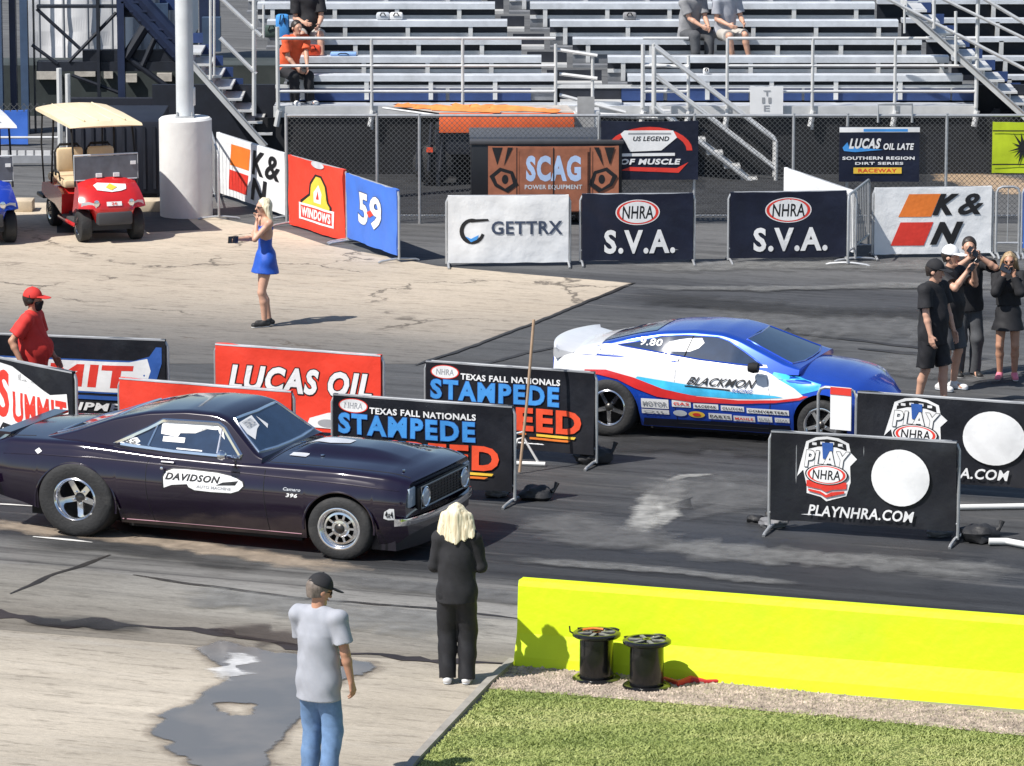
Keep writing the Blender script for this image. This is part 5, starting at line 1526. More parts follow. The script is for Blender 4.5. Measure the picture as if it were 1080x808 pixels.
# ---------------- chain link fence
wire = mat('fence_wire', (0.16, 0.165, 0.17), 0.5, metal=0.5)
YF = G(600, 236).y
fence = thing('chain_link_fence', 'galvanised chain link fence with dark gaps in front of the stand', 'fence', (0, YF, 0))
FT = zat(122, YF)
def fence_bay(xa, xb, zb, zt, posts=True):
    mb = MB(); s = 0.075; wv = 0.0045
    def seg(a, b): mb.add([(a[0]-wv, 0.0, a[1]), (a[0]+wv, 0.0, a[1]), (b[0]+wv, 0.0, b[1]), (b[0]-wv, 0.0, b[1]), (a[0], 0.008, a[1]), (b[0], 0.008, b[1])], [(0,1,2,3), (0,4,5,3), (1,4,5,2)])
    h_ = zt-zb; k = math.ceil((xa-h_)/s)
    while k*s < xb:
        for sg in (1, -1):
            x0 = k*s if sg == 1 else k*s + h_
            # clip to the bay
            a = (x0, zb); b = (x0 + sg*h_, zt)
            t0, t1 = 0.0, 1.0
            for lim, gt in ((xa, True), (xb, False)):
                da, db = a[0]-lim, b[0]-lim
                if not gt: da, db = -da, -db
                if da < 0 and db < 0: t0 = 2
                elif da < 0: t0 = max(t0, da/(da-db))
                elif db < 0: t1 = min(t1, da/(da-db))
            if t0 < t1: seg((a[0]+(b[0]-a[0])*t0, a[1]+(b[1]-a[1])*t0), (a[0]+(b[0]-a[0])*t1, a[1]+(b[1]-a[1])*t1))
        k += 1
    return mb.build('mesh_panel', wire, fence, fix=False)
fx = [L(301, YF), L(397, YF), L(442, YF), L(632, YF), L(733, YF), L(838, YF), L(895, YF), L(1000, YF), L(1120, YF)]
for a, b in zip(fx[:-1], fx[1:]): fence_bay(a+0.03, b-0.03, 0.06, FT-0.02)
for i, x in enumerate(fx): MB().tube([(x, 0.02, 0), (x, 0.02, FT+0.03)], 0.024, 8).build('post', galv, fence, smooth=True)
MB().tube([(fx[0], 0.02, FT), (fx[-1], 0.02, FT)], 0.022, 8).build('top_rail', galv, fence, smooth=True)
MB().tube([(fx[0], 0.02, 0.12), (fx[-1], 0.02, 0.12)], 0.012, 8).build('bottom_wire', galv, fence, smooth=True)
mb = MB().tube([(L(927, YF), -0.01, FT-0.1), (L(927, YF), -0.01, FT+0.17), (L(963, YF), -0.01, FT+0.17), (L(963, YF), -0.01, FT-0.1)], 0.02, 8); mb.build('raised_frame', galv, fence, smooth=True)
# dark windscreen behind the fence
# banners on the fence
def fence_banner(label, xa, ya, xb, yb, m, seed, group='banners hung on the chain link fence'):
    a, b = L(xa, YF), L(xb, YF); z0, z1 = zat(yb, YF), zat(ya, YF)
    t = thing('fence_banner', label, 'banner', (a, YF-0.06, z0), 0, group)
    return Panel(t, b-a, 0, z1-z0, m, seed, 0.015, y=-0.01, th=0.02, name='cloth')
p = fence_banner('black fence banner with a white shield and red arc above the tiger eye banner', 634, 127, 737, 189, navyblack, 21)
arc = [(0.5+0.44*math.cos(a), 0.5+0.40*math.sin(a)) for a in [PI*k/14 for k in range(15)]] + [(0.5+0.38*math.cos(a), 0.5+0.33*math.sin(a)) for a in [PI*k/14 for k in range(14, -1, -1)]]
p.poly(arc, p_red); p.poly([(0.2,0.16),(0.8,0.12),(0.9,0.30),(0.78,0.2),(0.3,0.22)], p_red)
p.poly([(0.20,0.78),(0.24,0.84),(0.74,0.84),(0.78,0.72),(0.62,0.50),(0.30,0.48),(0.26,0.62)], white)
p.poly([(0.28,0.80),(0.72,0.80),(0.72,0.77),(0.28,0.77)], p_grey)
p.text('US LEGEND', 0.33, 0.66, 0.70, 0.74, ink, 0.03, 0.2)
p.poly([(0.20,0.45),(0.76,0.46),(0.76,0.41),(0.20,0.40)], white)
p.text('OF MUSCLE', 0.20, 0.26, 0.82, 0.36, white, 0.06, 0.2)
p = fence_banner('black fence banner with white and blue LUCAS lettering and a yellow line', 886, 133, 971, 191, navyblack, 22)
p.poly([(0.0,0.90),(1,0.90),(1,0.99),(0,0.99)], white); p.poly([(0.3,0.91),(0.85,0.91),(0.85,0.96),(0.3,0.96)], p_blue)
p.poly([(0.04,0.62),(0.10,0.72),(0.12,0.64),(0.40,0.60),(0.55,0.58),(0.20,0.54),(0.06,0.56)], p_blue)
p.text('LUCAS', 0.12, 0.60, 0.52, 0.79, white, 0.06, 0.3)
p.text('OIL LATE', 0.55, 0.58, 0.93, 0.70, white, 0.05, 0.2)
p.text('SOUTHERN REGION', 0.04, 0.40, 0.94, 0.46, white, 0.05)
p.text('DIRT SERIES', 0.2, 0.31, 0.8, 0.36, white, 0.04)
p.poly([(0.18,0.15),(0.78,0.15),(0.78,0.26),(0.18,0.26)], p_yellow); p.text('RACEWAY', 0.24, 0.17, 0.72, 0.24, p_red, 0.03)
p = fence_banner('lime green fence banner with a black sunburst at the right edge', 1048, 128, 1125, 182, mat('lime_vinyl', (0.50, 0.62, 0.02), 0.5), 23)
for k in range(12):
    a = 2*PI*k/12 + 0.2; c, s_ = math.cos(a), math.sin(a); r_ = 0.30 if k % 2 else 0.38
    p.poly([(0.42+r_*c*0.55, 0.5+r_*s_), (0.42-0.03*s_, 0.5+0.03*c), (0.42+0.03*s_, 0.5-0.03*c)], ink)
p.ell(0.42, 0.5, 0.05, 0.07, ink)
p.poly([(0,0.84),(1,0.84),(1,0.815),(0,0.815)], ink); p.poly([(0,0.16),(1,0.16),(1,0.185),(0,0.185)], ink)

# sandy mound behind the fence at the right
sand = worn('sand_streak', (0.62, 0.44, 0.28), 0.2, 0.25, 2.0)
feather('sand_patch', strip([(985, 184), (1010, 186), (1050, 194), (1110, 205)], 1.3, 0.012, 91, 0.2), sand, 'sandy strip on the ground behind the fence')

# ---------------- tiger eye box trailer and orange topped trailer
ob = thing('box_trailer', 'black box trailer with tiger eye and SCAG lettering on its side', 'trailer', G(497, 238), R(1.0))
Lr = (G(655, 236)-G(497, 238)).length; hz = zat(151, G(575, 237).y)
MB().box((0, 0, 0.18), (Lr, 1.5, hz), bev=0.03).build('box_body', mat('trailer_black', (0.010,0.011,0.014), 0.4), ob, smooth=True)
MB().box((-0.02, -0.02, hz-0.01), (Lr+0.02, 1.52, hz+0.05), bev=0.012).build('roof_edge', mat('trailer_edge', (0.06,0.06,0.065), 0.4), ob, smooth=True)
for x in (0.5, Lr-0.5): MB().lathe([(0.001, -0.02), (0.14, -0.02), (0.2, 0.0), (0.2, 0.14), (0.001, 0.14)], 20, 'y', c=(x, 0.1, 0.2)).build('wheel', rubber, ob, smooth=True)
pn = Panel(ob, Lr-0.30, 0.2, hz-0.03, p_tan, 31, 0.004, y=-0.03, th=0.02, name='side_graphic', x0=0.25)
def eye(cx, sx):
    pn.poly([(cx-0.10*sx,0.98),(cx-0.02*sx,0.98),(cx-0.06*sx,0.72)], ink); pn.poly([(cx+0.02*sx,0.98),(cx+0.06*sx,0.98),(cx-0.01*sx,0.70)], ink)
    pn.poly([(cx-0.12*sx,0.55),(cx-0.04*sx,0.68),(cx+0.06*sx,0.62),(cx+0.10*sx,0.42),(cx+0.02*sx,0.30),(cx-0.08*sx,0.40)], ink)
    pn.poly([(cx-0.08*sx,0.54),(cx-0.03*sx,0.62),(cx+0.04*sx,0.58),(cx+0.06*sx,0.44),(cx+0.0*sx,0.36),(cx-0.06*sx,0.44)], p_tan)
    pn.ell(cx, 0.50, 0.025, 0.07, ink)
    pn.poly([(cx-0.14*sx,0.25),(cx-0.02*sx,0.22),(cx+0.08*sx,0.05),(cx+0.02*sx,0.05),(cx-0.05*sx,0.14),(cx-0.14*sx,0.18)], ink)
eye(0.13, 1); eye(0.87, -1)
pn.poly([(0.24,0.02),(0.76,0.02),(0.76,0.96),(0.24,0.96)], mat('tan_panel', (0.30,0.11,0.06), 0.6, var=0.25))
pn.text('SCAG', 0.29, 0.47, 0.71, 0.86, mat('pale_blue_ink', (0.42,0.55,0.78), 0.5), 0.065)
pn.text('POWER EQUIPMENT', 0.28, 0.34, 0.72, 0.42, p_pale, 0.03)
for u in (0.22, 0.78, 0.50): pn.poly([(u-0.004,0.02),(u+0.004,0.02),(u+0.004,0.98),(u-0.004,0.98)], ink, 'panel_joint')

ot = thing('utility_trailer', 'dark utility trailer with orange side board and orange straps on its top', 'trailer', (L(463, 70.6), 70.6, 0))
w2 = L(606, 70.6)-L(463, 70.6); z1, z2 = zat(139, 70.6), zat(118, 70.6)
MB().box((0, 0, z1-0.02), (w2, 0.06, z2-0.02), bev=0.01).build('orange_board', mat('orange_board_paint', (0.85,0.15,0.04), 0.5, var=0.15, scale=3), ot, smooth=True)
MB().box((-0.08, 0.07, 0.5), (w2+0.05, 1.6, z1-0.02), bev=0.02).build('dark_body', darkst, ot, smooth=True)
for x in (-0.05, w2*0.25, w2): MB().box((x, 0.02, 0.0), (x+0.06, 0.09, z1)).build('corner_post', darkst, ot)
P0 = [(0.0, 0.0), (w2, 0.0), (w2-0.1, 1.0), (-0.85, 1.0)]
mb = MB(); mb.add([(x, y+0.02, z2-0.02) for x, y in P0], [(0,1,2,3)]); mb.add([(x, y+0.02, z2-0.06) for x, y in P0], [(0,1,2,3)]); mb.build('top_cover', mat('pale_tarp', (0.42,0.38,0.34), 0.7, var=0.3, scale=4), ot)
rs_ = random.Random(11)
tarps = mat('orange_tarp', (0.80, 0.24, 0.06), 0.6, var=0.3, scale=4)
for k in range(6):
    x = -0.75 + k*0.30; y = 0.9 - 0.20*(k % 3); mb = MB()
    P = []
    for i in range(13):
        xx = x + i*0.09; yy = y - 0.3*rs_.random()*0.1 - 0.03*i; P.append([(xx, yy, z2-0.01+0.02*rs_.random()), (xx+0.1*rs_.random(), yy-0.05-0.04*rs_.random(), z2+0.02+0.03*rs_.random()), (xx+0.02, yy-0.12-0.08*rs_.random(), z2-0.01)])
    mb.grid([[Vector(q) for q in r] for r in P]); mb.build('orange_strap', tarps, ot, smooth=True)
MB().tube([(-0.9, 0.9, z2-0.05), (0, 0.0, z2-0.06)], 0.02, 6).build('side_frame', rail, ot, smooth=True)
MB().box((-0.20, -0.02, 0.55), (-0.10, 0.03, 0.62)).build('tail_light', p_coral, ot)
for k in range(3): MB().tube([(-0.35+0.18*k, 0.0, 0.25), (-0.30+0.18*k, 0.1, 1.0)], 0.03, 8).build('rolled_hose', darkst, ot, smooth=True)
MB().lathe([(0.001,0),(0.28,0),(0.32,0.03),(0.32,0.14),(0.001,0.14)], 24, 'y', c=(-0.10, 0.05, 0.34)).build('wheel', rubber, ot, smooth=True)

# white cabinet behind the fence
cb = thing('white_cabinet', 'small white metal cabinet beside the orange topped trailer', 'cabinet', (L(607, 71.2), 71.2, 0))
MB().box((0, 0, 0.3), (L(633, 71.2)-L(607, 71.2), 0.5, zat(117, 71.2)), bev=0.02).build('case', rail, cb, smooth=True)
MB().box((0.03, -0.012, 0.6), (0.3, -0.004, 1.35)).build('door', mat('grey_door', (0.4,0.4,0.4), 0.5), cb)

# ---------------- round concrete base and the tall pole on it
pb = G(195, 231)
t = thing('pole_base', 'big round white concrete pole base beside the red golf cart', 'concrete base', (pb.x, pb.y+0.35, 0))
Yp = pb.y+0.35; rb = (L(224, Yp)-L(168, Yp))/2; zt_ = zat(123.5, Yp)
mb = MB().lathe([(rb, 0), (rb*1.0, zt_-0.03), (rb-0.03, zt_), (0.001, zt_)], 48); mb.build('concrete_drum', mat('whitewashed_concrete', (0.72,0.715,0.70), 0.8, var=0.08, scale=2, bump=0.3, bscale=8, dirt=((0.4,0.39,0.37), 0.3)), t, smooth=True, angle=30)
MB().box((-0.14, -0.14, zt_), (0.14, 0.14, zt_+0.025)).build('base_plate', galv, t)
for a in range(4):
    MB().tube([(0.11*(1 if a % 2 else -1), 0.11*(1 if a > 1 else -1), zt_), (0.11*(1 if a % 2 else -1), 0.11*(1 if a > 1 else -1), zt_+0.09)], 0.014, 6).build('anchor_bolt', galv, t, smooth=True)
t2 = thing('light_pole', 'tall pale steel pole rising from the round concrete base', 'pole', (pb.x, Yp, zt_+0.026))
rp = (L(209, Yp)-L(190, Yp))/2
MB().lathe([(rp, 0), (rp*0.93, 6.0), (0.001, 6.01)], 28).build('shaft', mat('pale_pole_paint', (0.58,0.61,0.63), 0.5, var=0.1, scale=3, dirt=((0.35,0.36,0.37), 0.3)), t2, smooth=True)
MB().box((rp*0.8, -0.05, 0.15), (rp*1.15, 0.05, 0.42), bev=0.01).build('hand_hole_cover', rail, t2, smooth=True)

# ---------------- dark steel tower and platform at the left
YT = 77.0
tw = thing('steel_tower', 'dark navy steel tower frame with stairs at the upper left', 'tower', (L(80, YT), YT, 0))
def tb(px0, py0, px1, py1, name, m, y0=0.0, th=0.2):
    a, b = D(px0, py0, YT), D(px1, py1, YT)
    return MB().box((a.x-tw.location.x, y0, b.z), (b.x-tw.location.x, y0+th, a.z)).build(name, m, tw)
slate = mat('slate_blue_steel', (0.05, 0.085, 0.15), 0.5, var=0.2, scale=3)
tb(-30, -60, 6, 250, 'column', slate); tb(6, -60, 19, 250, 'column', navy, 0.25); tb(19, -60, 33, 250, 'column', slate)
tb(33, -60, 38, 250, 'column', darkst, 0.1)
tb(100, -60, 108, 235, 'column', darkst); tb(122, -60, 134, 235, 'column', navy); tb(38, 6, 134, 9, 'girder', darkst, 0.05)
tb(38, 66, 190, 76, 'girder', darkst, 0.1, 0.3); tb(86, 54, 190, 70, 'girder', darkst, 0.15); tb(120, -60, 150, 20, 'girder', navy, 0.3)
def tube_t(a, b, r, m, nm='brace'):
    A_, B_ = D(*a, YT), D(*b, YT); l = tw.location
    MB().tube([(A_.x-l.x, 0.1, A_.z), (B_.x-l.x, 0.1, B_.z)], r, 8).build(nm, m, tw, smooth=True)
for a, b, r in (((38, 10), (86, 54), 0.03), ((122, 14), (72, 66), 0.03), ((33, 48), (60, 68), 0.03), ((132, 60), (186, 100), 0.05), ((75, 80), (126, 99), 0.03), ((155, 25), (132, 62), 0.09), ((172, 20), (150, 70), 0.05)):
    tube_t(a, b, r, darkst)
for a, b in (((120, -14), (190, 62)), ((132, -18), (205, 62))): tube_t(a, b, 0.12, navy, 'stair_stringer')
for k in range(8):
    q0 = D(128+9*k, -6+9.5*k, YT); l = tw.location
    MB().box((q0.x-l.x-0.15, 0.0, q0.z), (q0.x-l.x+0.15, 0.9, q0.z+0.03)).build('tread', navy, tw)
tb(165, -60, 190, 14, 'blue_bin_panel', bluep, 0.5); tb(207, -60, 230, 50, 'blue_bin_panel', navy, 0.5); tb(212, 20, 232, 56, 'bracket', slate, 0.2)
tb(150, 6, 176, 32, 'bracket', slate, 0.3)
# wall below the platform, the shade under the building put into its colour
dw = thing('shade_wall', 'long wall panel coloured as the shade under the tower, behind the golf carts', 'wall', (L(110, YT), YT-0.4, 0))
l = dw.location
MB().box((D(66, 0, YT-0.4).x-l.x, 0, 0), (D(286, 0, YT-0.4).x-l.x, 0.2, zat(104, YT-0.4))).build('wall_panel', mat('tower_shade_navy', (0.010,0.013,0.024), 0.7, var=0.4, scale=1.5), dw)
for px in (140, 168, 215, 250): MB().box((D(px,0,YT-0.4).x-l.x, -0.03, 0), (D(px,0,YT-0.4).x-l.x+0.05, 0, zat(116, YT-0.4))).build('wall_rib', darkst, dw)
for k, (a, b, py) in enumerate(((90, 120, 100), (140, 175, 104), (232, 260, 128), (240, 275, 140))):
    pass
cq = G(72, 213); cw = G(169, 213).x - cq.x
dc = thing('storage_container', 'dark storage container right behind the red golf cart', 'container', cq)
MB().box((0, 0, 0.12), (cw, 2.0, zat(128, cq.y)), bev=0.02).build('container_body', mat('container_paint', (0.012,0.015,0.026), 0.55, var=0.3, scale=2), dc, smooth=True)
for k in range(9): MB().box((cw*(k+0.5)/9-0.02, -0.02, 0.2), (cw*(k+0.5)/9+0.02, 0, zat(128, cq.y)-0.08)).build('wall_rib', darkst, dc)
for x in (0.05, cw-0.35): MB().box((x, 0.1, 0), (x+0.3, 1.8, 0.12)).build('support_block', darkst, dc)
for lab, xa, xb, ya, yb_ in (('beige kerb block between the red cart and the round concrete base', 146, 170, 212, 224), ('beige kerb block between the two golf carts', 14, 34, 212, 224)):
    a = G(xa, yb_); b = G(xb, yb_); t = thing('kerb_block', lab, 'block', a)
    MB().box((0, 0, 0), (b.x-a.x, 0.4, 0.17), bev=0.015).build('concrete_block', mat('beige_block', (0.55,0.46,0.34), 0.8, var=0.15), t, smooth=True)
# things seen through the tower: dark green-grey ramp
bk = thing('far_embankment', 'dark green bank seen through the tower frame', 'embankment', (L(100, 79.5), 79.5, 0))
MB().box((-4, 0, 0), (6, 1.2, zat(69, 79.5))).build('bank', mat('dark_bank', (0.035,0.045,0.045), 0.8, var=0.5, scale=1.0, dirt=((0.12,0.12,0.12), 0.5)), bk)
for k, (px, py, w__, h__) in enumerate(((38, 76, 0.30, 0.25), (78, 73, 0.28, 0.2), (109, 75, 0.12, 0.3), (132, 79, 0.15, 0.15), (165, 78, 0.2, 0.15))):
    q = D(px, py, 79.3); MB().box((q.x-bk.location.x, -0.12, q.z-0.14), (q.x-bk.location.x+w__*1.3, -0.02, q.z)).build('pale_block', mat('pale_block', (0.5,0.47,0.42), 0.7, var=0.3), bk)
# white tents far behind
for i, (xa, xb, lab) in enumerate(((30, 132, 'big white marquee behind the tower frame'), (128, 190, 'smaller white marquee seen between the tower braces'))):
    Yt = 81.5 + 2*i; a, b = L(xa, Yt), L(xb, Yt)
    t = thing('marquee', lab, 'tent', (a, Yt, 0), 0, 'white marquees behind the tower')
    zb, zt = (zat(64, Yt) if i == 0 else zat(60, Yt)), zat(-90, Yt)
    W_ = b-a; P = []
    for k in range(41):
        x = W_*k/40; P.append([(x, 0.05*math.sin(x*5+i)+0.03*mnoise.noise(Vector((x*2, j, i))), zb + (zt-zb)*j/10) for j in range(11)])
    mb = MB().grid(P); mb.box((0, 0.2, zb), (W_, 5, zt)); mb.build('canvas_wall', mat('white_canvas', (0.74,0.74,0.75), 0.8, var=0.1, scale=1.2, dirt=((0.45,0.45,0.46), 0.35)), t, smooth=False)
    for k in range(4):
        x = W_*(k+0.5)/4; MB().tube([(x, -0.10, 0), (x, -0.10, zt)], 0.03, 6).build('tent_pole', p_grey, t, smooth=True)
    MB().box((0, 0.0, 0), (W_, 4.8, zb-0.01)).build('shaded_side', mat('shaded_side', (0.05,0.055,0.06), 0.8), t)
# white gate frame in front of the tower
gt = thing('gate_frame', 'white tube gate frame with a chain link panel behind the red golf cart', 'gate', (L(62, 74), 74, 0))
l = gt.location
for px in (62, 71): MB().tube([(L(px,74)-l.x, 0, 0), (L(px,74)-l.x, 0, zat(72 if px == 62 else 78, 74))], 0.045, 8).build('post', rail, gt, smooth=True)
MB().tube([(L(-20,74)-l.x, 0, zat(145,74)), (L(62,74)-l.x, 0, zat(145,74))], 0.02, 8).build('rail', rail, gt, smooth=True)
mb = MB()
a, b = L(-20, 74)-l.x, L(60, 74)-l.x; h_ = zat(118, 74)-0.9; x = a-h_
while x < b:
    for sg in (1, -1):
        x0 = x if sg == 1 else x+h_
        mb.add([(max(a, min(b, x0)), 0.02, 0.9 + (abs(max(a, min(b, x0))-x0))), (max(a, min(b, x0+sg*h_)), 0.02, 0.9+h_-abs(max(a, min(b, x0+sg*h_))-(x0+sg*h_))), (max(a, min(b, x0+sg*h_))+0.012, 0.02, 0.9+h_-abs(max(a, min(b, x0+sg*h_))-(x0+sg*h_))), (max(a, min(b, x0))+0.012, 0.02, 0.9+abs(max(a, min(b, x0))-x0))], [(0,1,2,3)])
    x += 0.11
mb.build('mesh_panel', wire, gt, fix=False)
wf = thing('white_fence', 'white slatted panel fence between the two golf carts', 'fence', (L(-10, 73), 73, 0))
l = wf.location
for px in range(-10, 62, 9):
    MB().box((L(px,73)-l.x, 0, 0.25), (L(px+7,73)-l.x, 0.04, zat(170,73))).build('slat', mat('white_slat', (0.7,0.7,0.7), 0.6), wf)
MB().box((L(-10,73)-l.x, -0.02, zat(172,73)), (L(62,73)-l.x, 0.06, zat(164,73))).build('top_band', p_grey, wf)
bt = thing('blue_tarp', 'bright blue tarp hanging behind the chain link left of the red cart', 'tarp', (L(-15, 75.5), 75.5, 0))
Panel(bt, L(28, 75.5)-L(-15, 75.5), zat(152, 75.5), zat(116, 75.5), bluev, 41, 0.03, name='sheet')
# shadow of cart and tower painted as a dark sheet, and tan kerb blocks
struct('painted_shadow', poly_sheet(gp((140, 246), (212, 243), (178, 214), (60, 214), (60, 246)), 0.0075), mat('shadow_grey', (0.05,0.05,0.055), 0.8, var=0.3), 'dark sheet painted as the shadow between the red cart and the round concrete base')
for px, py, w__ in ((82, 222, 0.0), (165, 222, 0.0)): pass

# ---------------- golf carts
def cart(label, origin, rz, bodym, roofm, beige, chrome_on=True):
    t = thing('golf_cart', label, 'golf cart', origin, rz, 'golf carts at the upper left')
    # x across (left-right as seen from the driver), front towards -y ; built facing -y
    W = 0.58
    # front cowl
    P = []
    for k in range(17):
        x = -W + 2*W*k/16; c = 1-(abs(x)/W)**3
        lo = 0.30 if abs(x) < 0.36 else 0.50
        P.append([(x*0.97, -1.16+0.14*(1-c), lo), (x, -1.24+0.16*(1-c), max(lo, 0.45)+0.02), (x*0.98, -1.19+0.13*(1-c), 0.60+0.02*c), (x*0.90, -1.0+0.08*(1-c), 0.76+0.05*c), (x*0.84, -0.74+0.04*(1-c), 0.89+0.05*c), (x*0.86, -0.64, 0.84), (x*0.95, -0.62, 0.40), (x, -0.92, lo)])
    mb = MB().grid(P, closed_v=True); mb.add(P[0], [tuple(range(8))]); mb.add(P[-1], [tuple(range(8))])
    cowl = mb.build('front_cowl', bodym, t, smooth=True, angle=50)
    MB().box((-0.30, -1.27, 0.28), (0.30, -1.12, 0.47), bev=0.03).build('bumper_panel', mat('cart_grey_plastic', (0.05,0.05,0.055), 0.6), t, smooth=True)
    for sg in (-1, 1):
        MB().add([(sg*0.30,-1.205,0.535),(sg*0.54,-1.10,0.55),(sg*0.53,-1.10,0.61),(sg*0.42,-1.16,0.625),(sg*0.31,-1.195,0.59)], [(0,1,2,3,4)]).build('headlight', mat('cart_lens', (0.5,0.52,0.55), 0.1, coat=1.0), t, smooth=True)
        MB().lathe([(0.001,0),(0.035,0.0),(0.05,-0.03),(0.001,-0.04)], 14, 'y', c=(sg*0.30, -1.17, 0.60)).build('round_lamp', chromeb, t, smooth=True)
        # rear fender body side
    P = []
    for k in range(9):
        x = -W + 2*W*k/8
        P.append([(x, -0.05, 0.30), (x, -0.10, 0.60), (x, 0.05, 0.66), (x, 0.75, 0.68), (x, 1.10, 0.62), (x, 1.15, 0.48), (x, 0.9, 0.42), (x, 0.35, 0.40)])
    mb = MB().grid(P, closed_v=True); mb.add(P[0], [tuple(range(8))]); mb.add(P[-1], [tuple(range(8))])
    mb.build('rear_body', bodym, t, smooth=True, angle=50)
    MB().box((-W+0.02, -0.72, 0.24), (W-0.02, 0.0, 0.30), bev=0.02).build('floor', mat('cart_floor', (0.05,0.05,0.05), 0.7), t, smooth=True)
    MB().box((-W, -0.75, 0.20), (W, 0.2, 0.26), bev=0.02).build('side_sill', bodym, t, smooth=True)
    MB().box((-0.45, -1.05, 0.18), (0.45, 1.0, 0.34)).build('frame', darkst, t)
    seatm = mat('beige_vinyl' if beige else 'grey_vinyl', (0.62,0.48,0.30) if beige else (0.2,0.2,0.2), 0.6, var=0.1)
    MB().box((-0.52, -0.08, 0.68), (0.52, 0.42, 0.80), bev=0.04).build('front_seat', seatm, t, smooth=True)
    for sg in (-1, 1): MB().box((sg*0.27-0.23, 0.40, 0.86), (sg*0.27+0.23, 0.52, 1.22), bev=0.05).build('seat_back', seatm, t, smooth=True)
    for sg in (-1, 1): MB().tube([(sg*0.27-0.24, 0.50, 0.80), (sg*0.27-0.24, 0.53, 1.15), (sg*0.27-0.15, 0.53, 1.26), (sg*0.27+0.15, 0.53, 1.26), (sg*0.27+0.24, 0.53, 1.15), (sg*0.27+0.24, 0.50, 0.80)], 0.02, 8).build('seat_rail', seam, t, smooth=True)
    MB().box((-0.50, 0.70, 0.66), (0.50, 1.05, 0.78), bev=0.04).build('rear_seat', seatm, t, smooth=True)
    MB().box((-0.56, 1.15, 0.36), (0.56, 1.55, 0.42), bev=0.02).build('rear_footrest', darkst, t, smooth=True)
    for sx in (-1, 1):
        MB().tube([(sx*0.54, -0.78, 0.80), (sx*0.53, -0.60, 1.50), (sx*0.53, -0.52, 1.69)], 0.018, 8).build('roof_post', seam, t, smooth=True)
        MB().tube([(sx*0.54, 0.68, 0.60), (sx*0.54, 0.55, 1.2), (sx*0.53, 0.50, 1.69)], 0.018, 8).build('roof_post', seam, t, smooth=True)
        MB().tube([(sx*0.54, 1.12, 0.60), (sx*0.54, 1.25, 1.2), (sx*0.53, 1.18, 1.72)], 0.015, 8).build('roof_post', seam, t, smooth=True)
        MB().tube([(sx*0.56, 0.05, 0.78), (sx*0.58, 0.05, 0.90), (sx*0.58, 0.40, 0.90), (sx*0.57, 0.45, 0.80)], 0.014, 8).build('arm_rail', seam, t, smooth=True)
    P = []
    for i in range(13):
        x = -0.62+1.24*i/12; c = 0.05*(1-(abs(x)/0.62)**2.5)
        P.append([(x, -0.85, 1.68+c*0.3), (x, -0.80, 1.71+c), (x, 0.3, 1.74+c), (x, 1.25, 1.74+c), (x, 1.30, 1.71+c*0.3), (x, 1.25, 1.69), (x, -0.80, 1.67)])
    mb = MB().grid(P, closed_v=True); mb.add(P[0], [tuple(range(7))]); mb.add(P[-1], [tuple(range(7))])
    rf = mb.build('roof', roofm, t, smooth=True, angle=50)
    for x in (-0.35, -0.12, 0.12, 0.35): MB().tube([(x, -0.75, 1.768), (x, 1.2, 1.785)], 0.012, 6).build('roof_rib', roofm, rf, smooth=True)
    wsm = mat('tinted_windscreen', (0.10,0.11,0.14), 0.05, var=0.2, coat=0.6)
    w = MB().box((-0.54, -0.77, 0.90), (0.54, -0.75, 1.24)).build('windscreen', wsm, t); w.rotation_euler = (0, 0, 0)
    MB().tube([(-0.55,-0.76,0.89),(0.55,-0.76,0.89),(0.55,-0.76,1.26),(-0.55,-0.76,1.26)], 0.014, 6, closed=True).build('windscreen_frame', p_pale, w, smooth=True)
    MB().box((0.42, -0.79, 1.10), (0.51, -0.775, 1.15)).build('sticker', white, w)
    for x in (-0.18, 0.12): MB().box((x, -0.80, 0.93), (x+0.10, -0.77, 0.985)).build('dash_tag', white, w)
    MB().lathe([(0.16, 0), (0.175, 0.012), (0.16, 0.024)], 24, 'y', c=(-0.26, -0.52, 0.98)).build('steering_wheel', seam, t, smooth=True)
    for sx in (-1, 1):
        for (yy, r_) in ((-0.90, 0.235), (0.78, 0.235)):
            wheel(t, 0, 0, r_, 0.20, 0.13, 1, 'spoke') if False else None
            wl = thing_part('wheel', t)
            wl.location = (sx*0.45, yy, 0)
            wl.rotation_euler = (0, 0, 0)
            h = 0.10
            mb = MB().lathe([(0.12,-h*0.85),(0.14,-h),(r_*0.85,-h*1.02),(r_*0.97,-h*0.85),(r_,-h*0.5),(r_,h*0.5),(r_*0.97,h*0.85),(r_*0.85,h*1.02),(0.14,h),(0.12,h*0.85)], 32, 'x', c=(0,0,r_)); mb.build('tyre', rubber, wl, smooth=True)
            so_ = sx*h
            rm = MB().lathe([(0.125,so_*0.85),(0.135,so_*1.0),(0.12,so_*0.95),(0.09,so_*0.6),(0.05,so_*0.75),(0.001,so_*0.8)], 24, 'x', c=(0,0,r_)).build('rim', chrome, wl, smooth=True)
            mb = MB()
            for k in range(5):
                a = 2*PI*k/5; pts = [Vector((so_*0.80, rr*math.cos(a+da), r_+rr*math.sin(a+da))) for rr, da in ((0.06,-.2),(0.06,.2),(0.105,.25),(0.105,-.25))]
                mb.add(pts, [(0,1,2,3)])
            mb.build('spoke_openings', seam, rm)
    t.scale = (0.86, 1.0, 0.98)
    return t, cowl
pf = (G(84, 254) + G(147, 253))/2
yaw = R(-19)
redc = mat('red_cart_paint', (0.55, 0.018, 0.018), 0.22, var=0.1, coat=0.8)
tanroof = mat('tan_cart_roof', (0.78, 0.64, 0.43), 0.55, var=0.08, scale=2)
def cart_origin(p, yw): return Vector((p.x, p.y, 0)) + Matrix.Rotation(yw, 3, 'Z') @ Vector((0, 0.90, 0))
yw = R(19.5)
t, cowl = cart('red golf cart with tan roof and beige seats beside the round concrete base', cart_origin(pf, yw), yw, redc, tanroof, True)
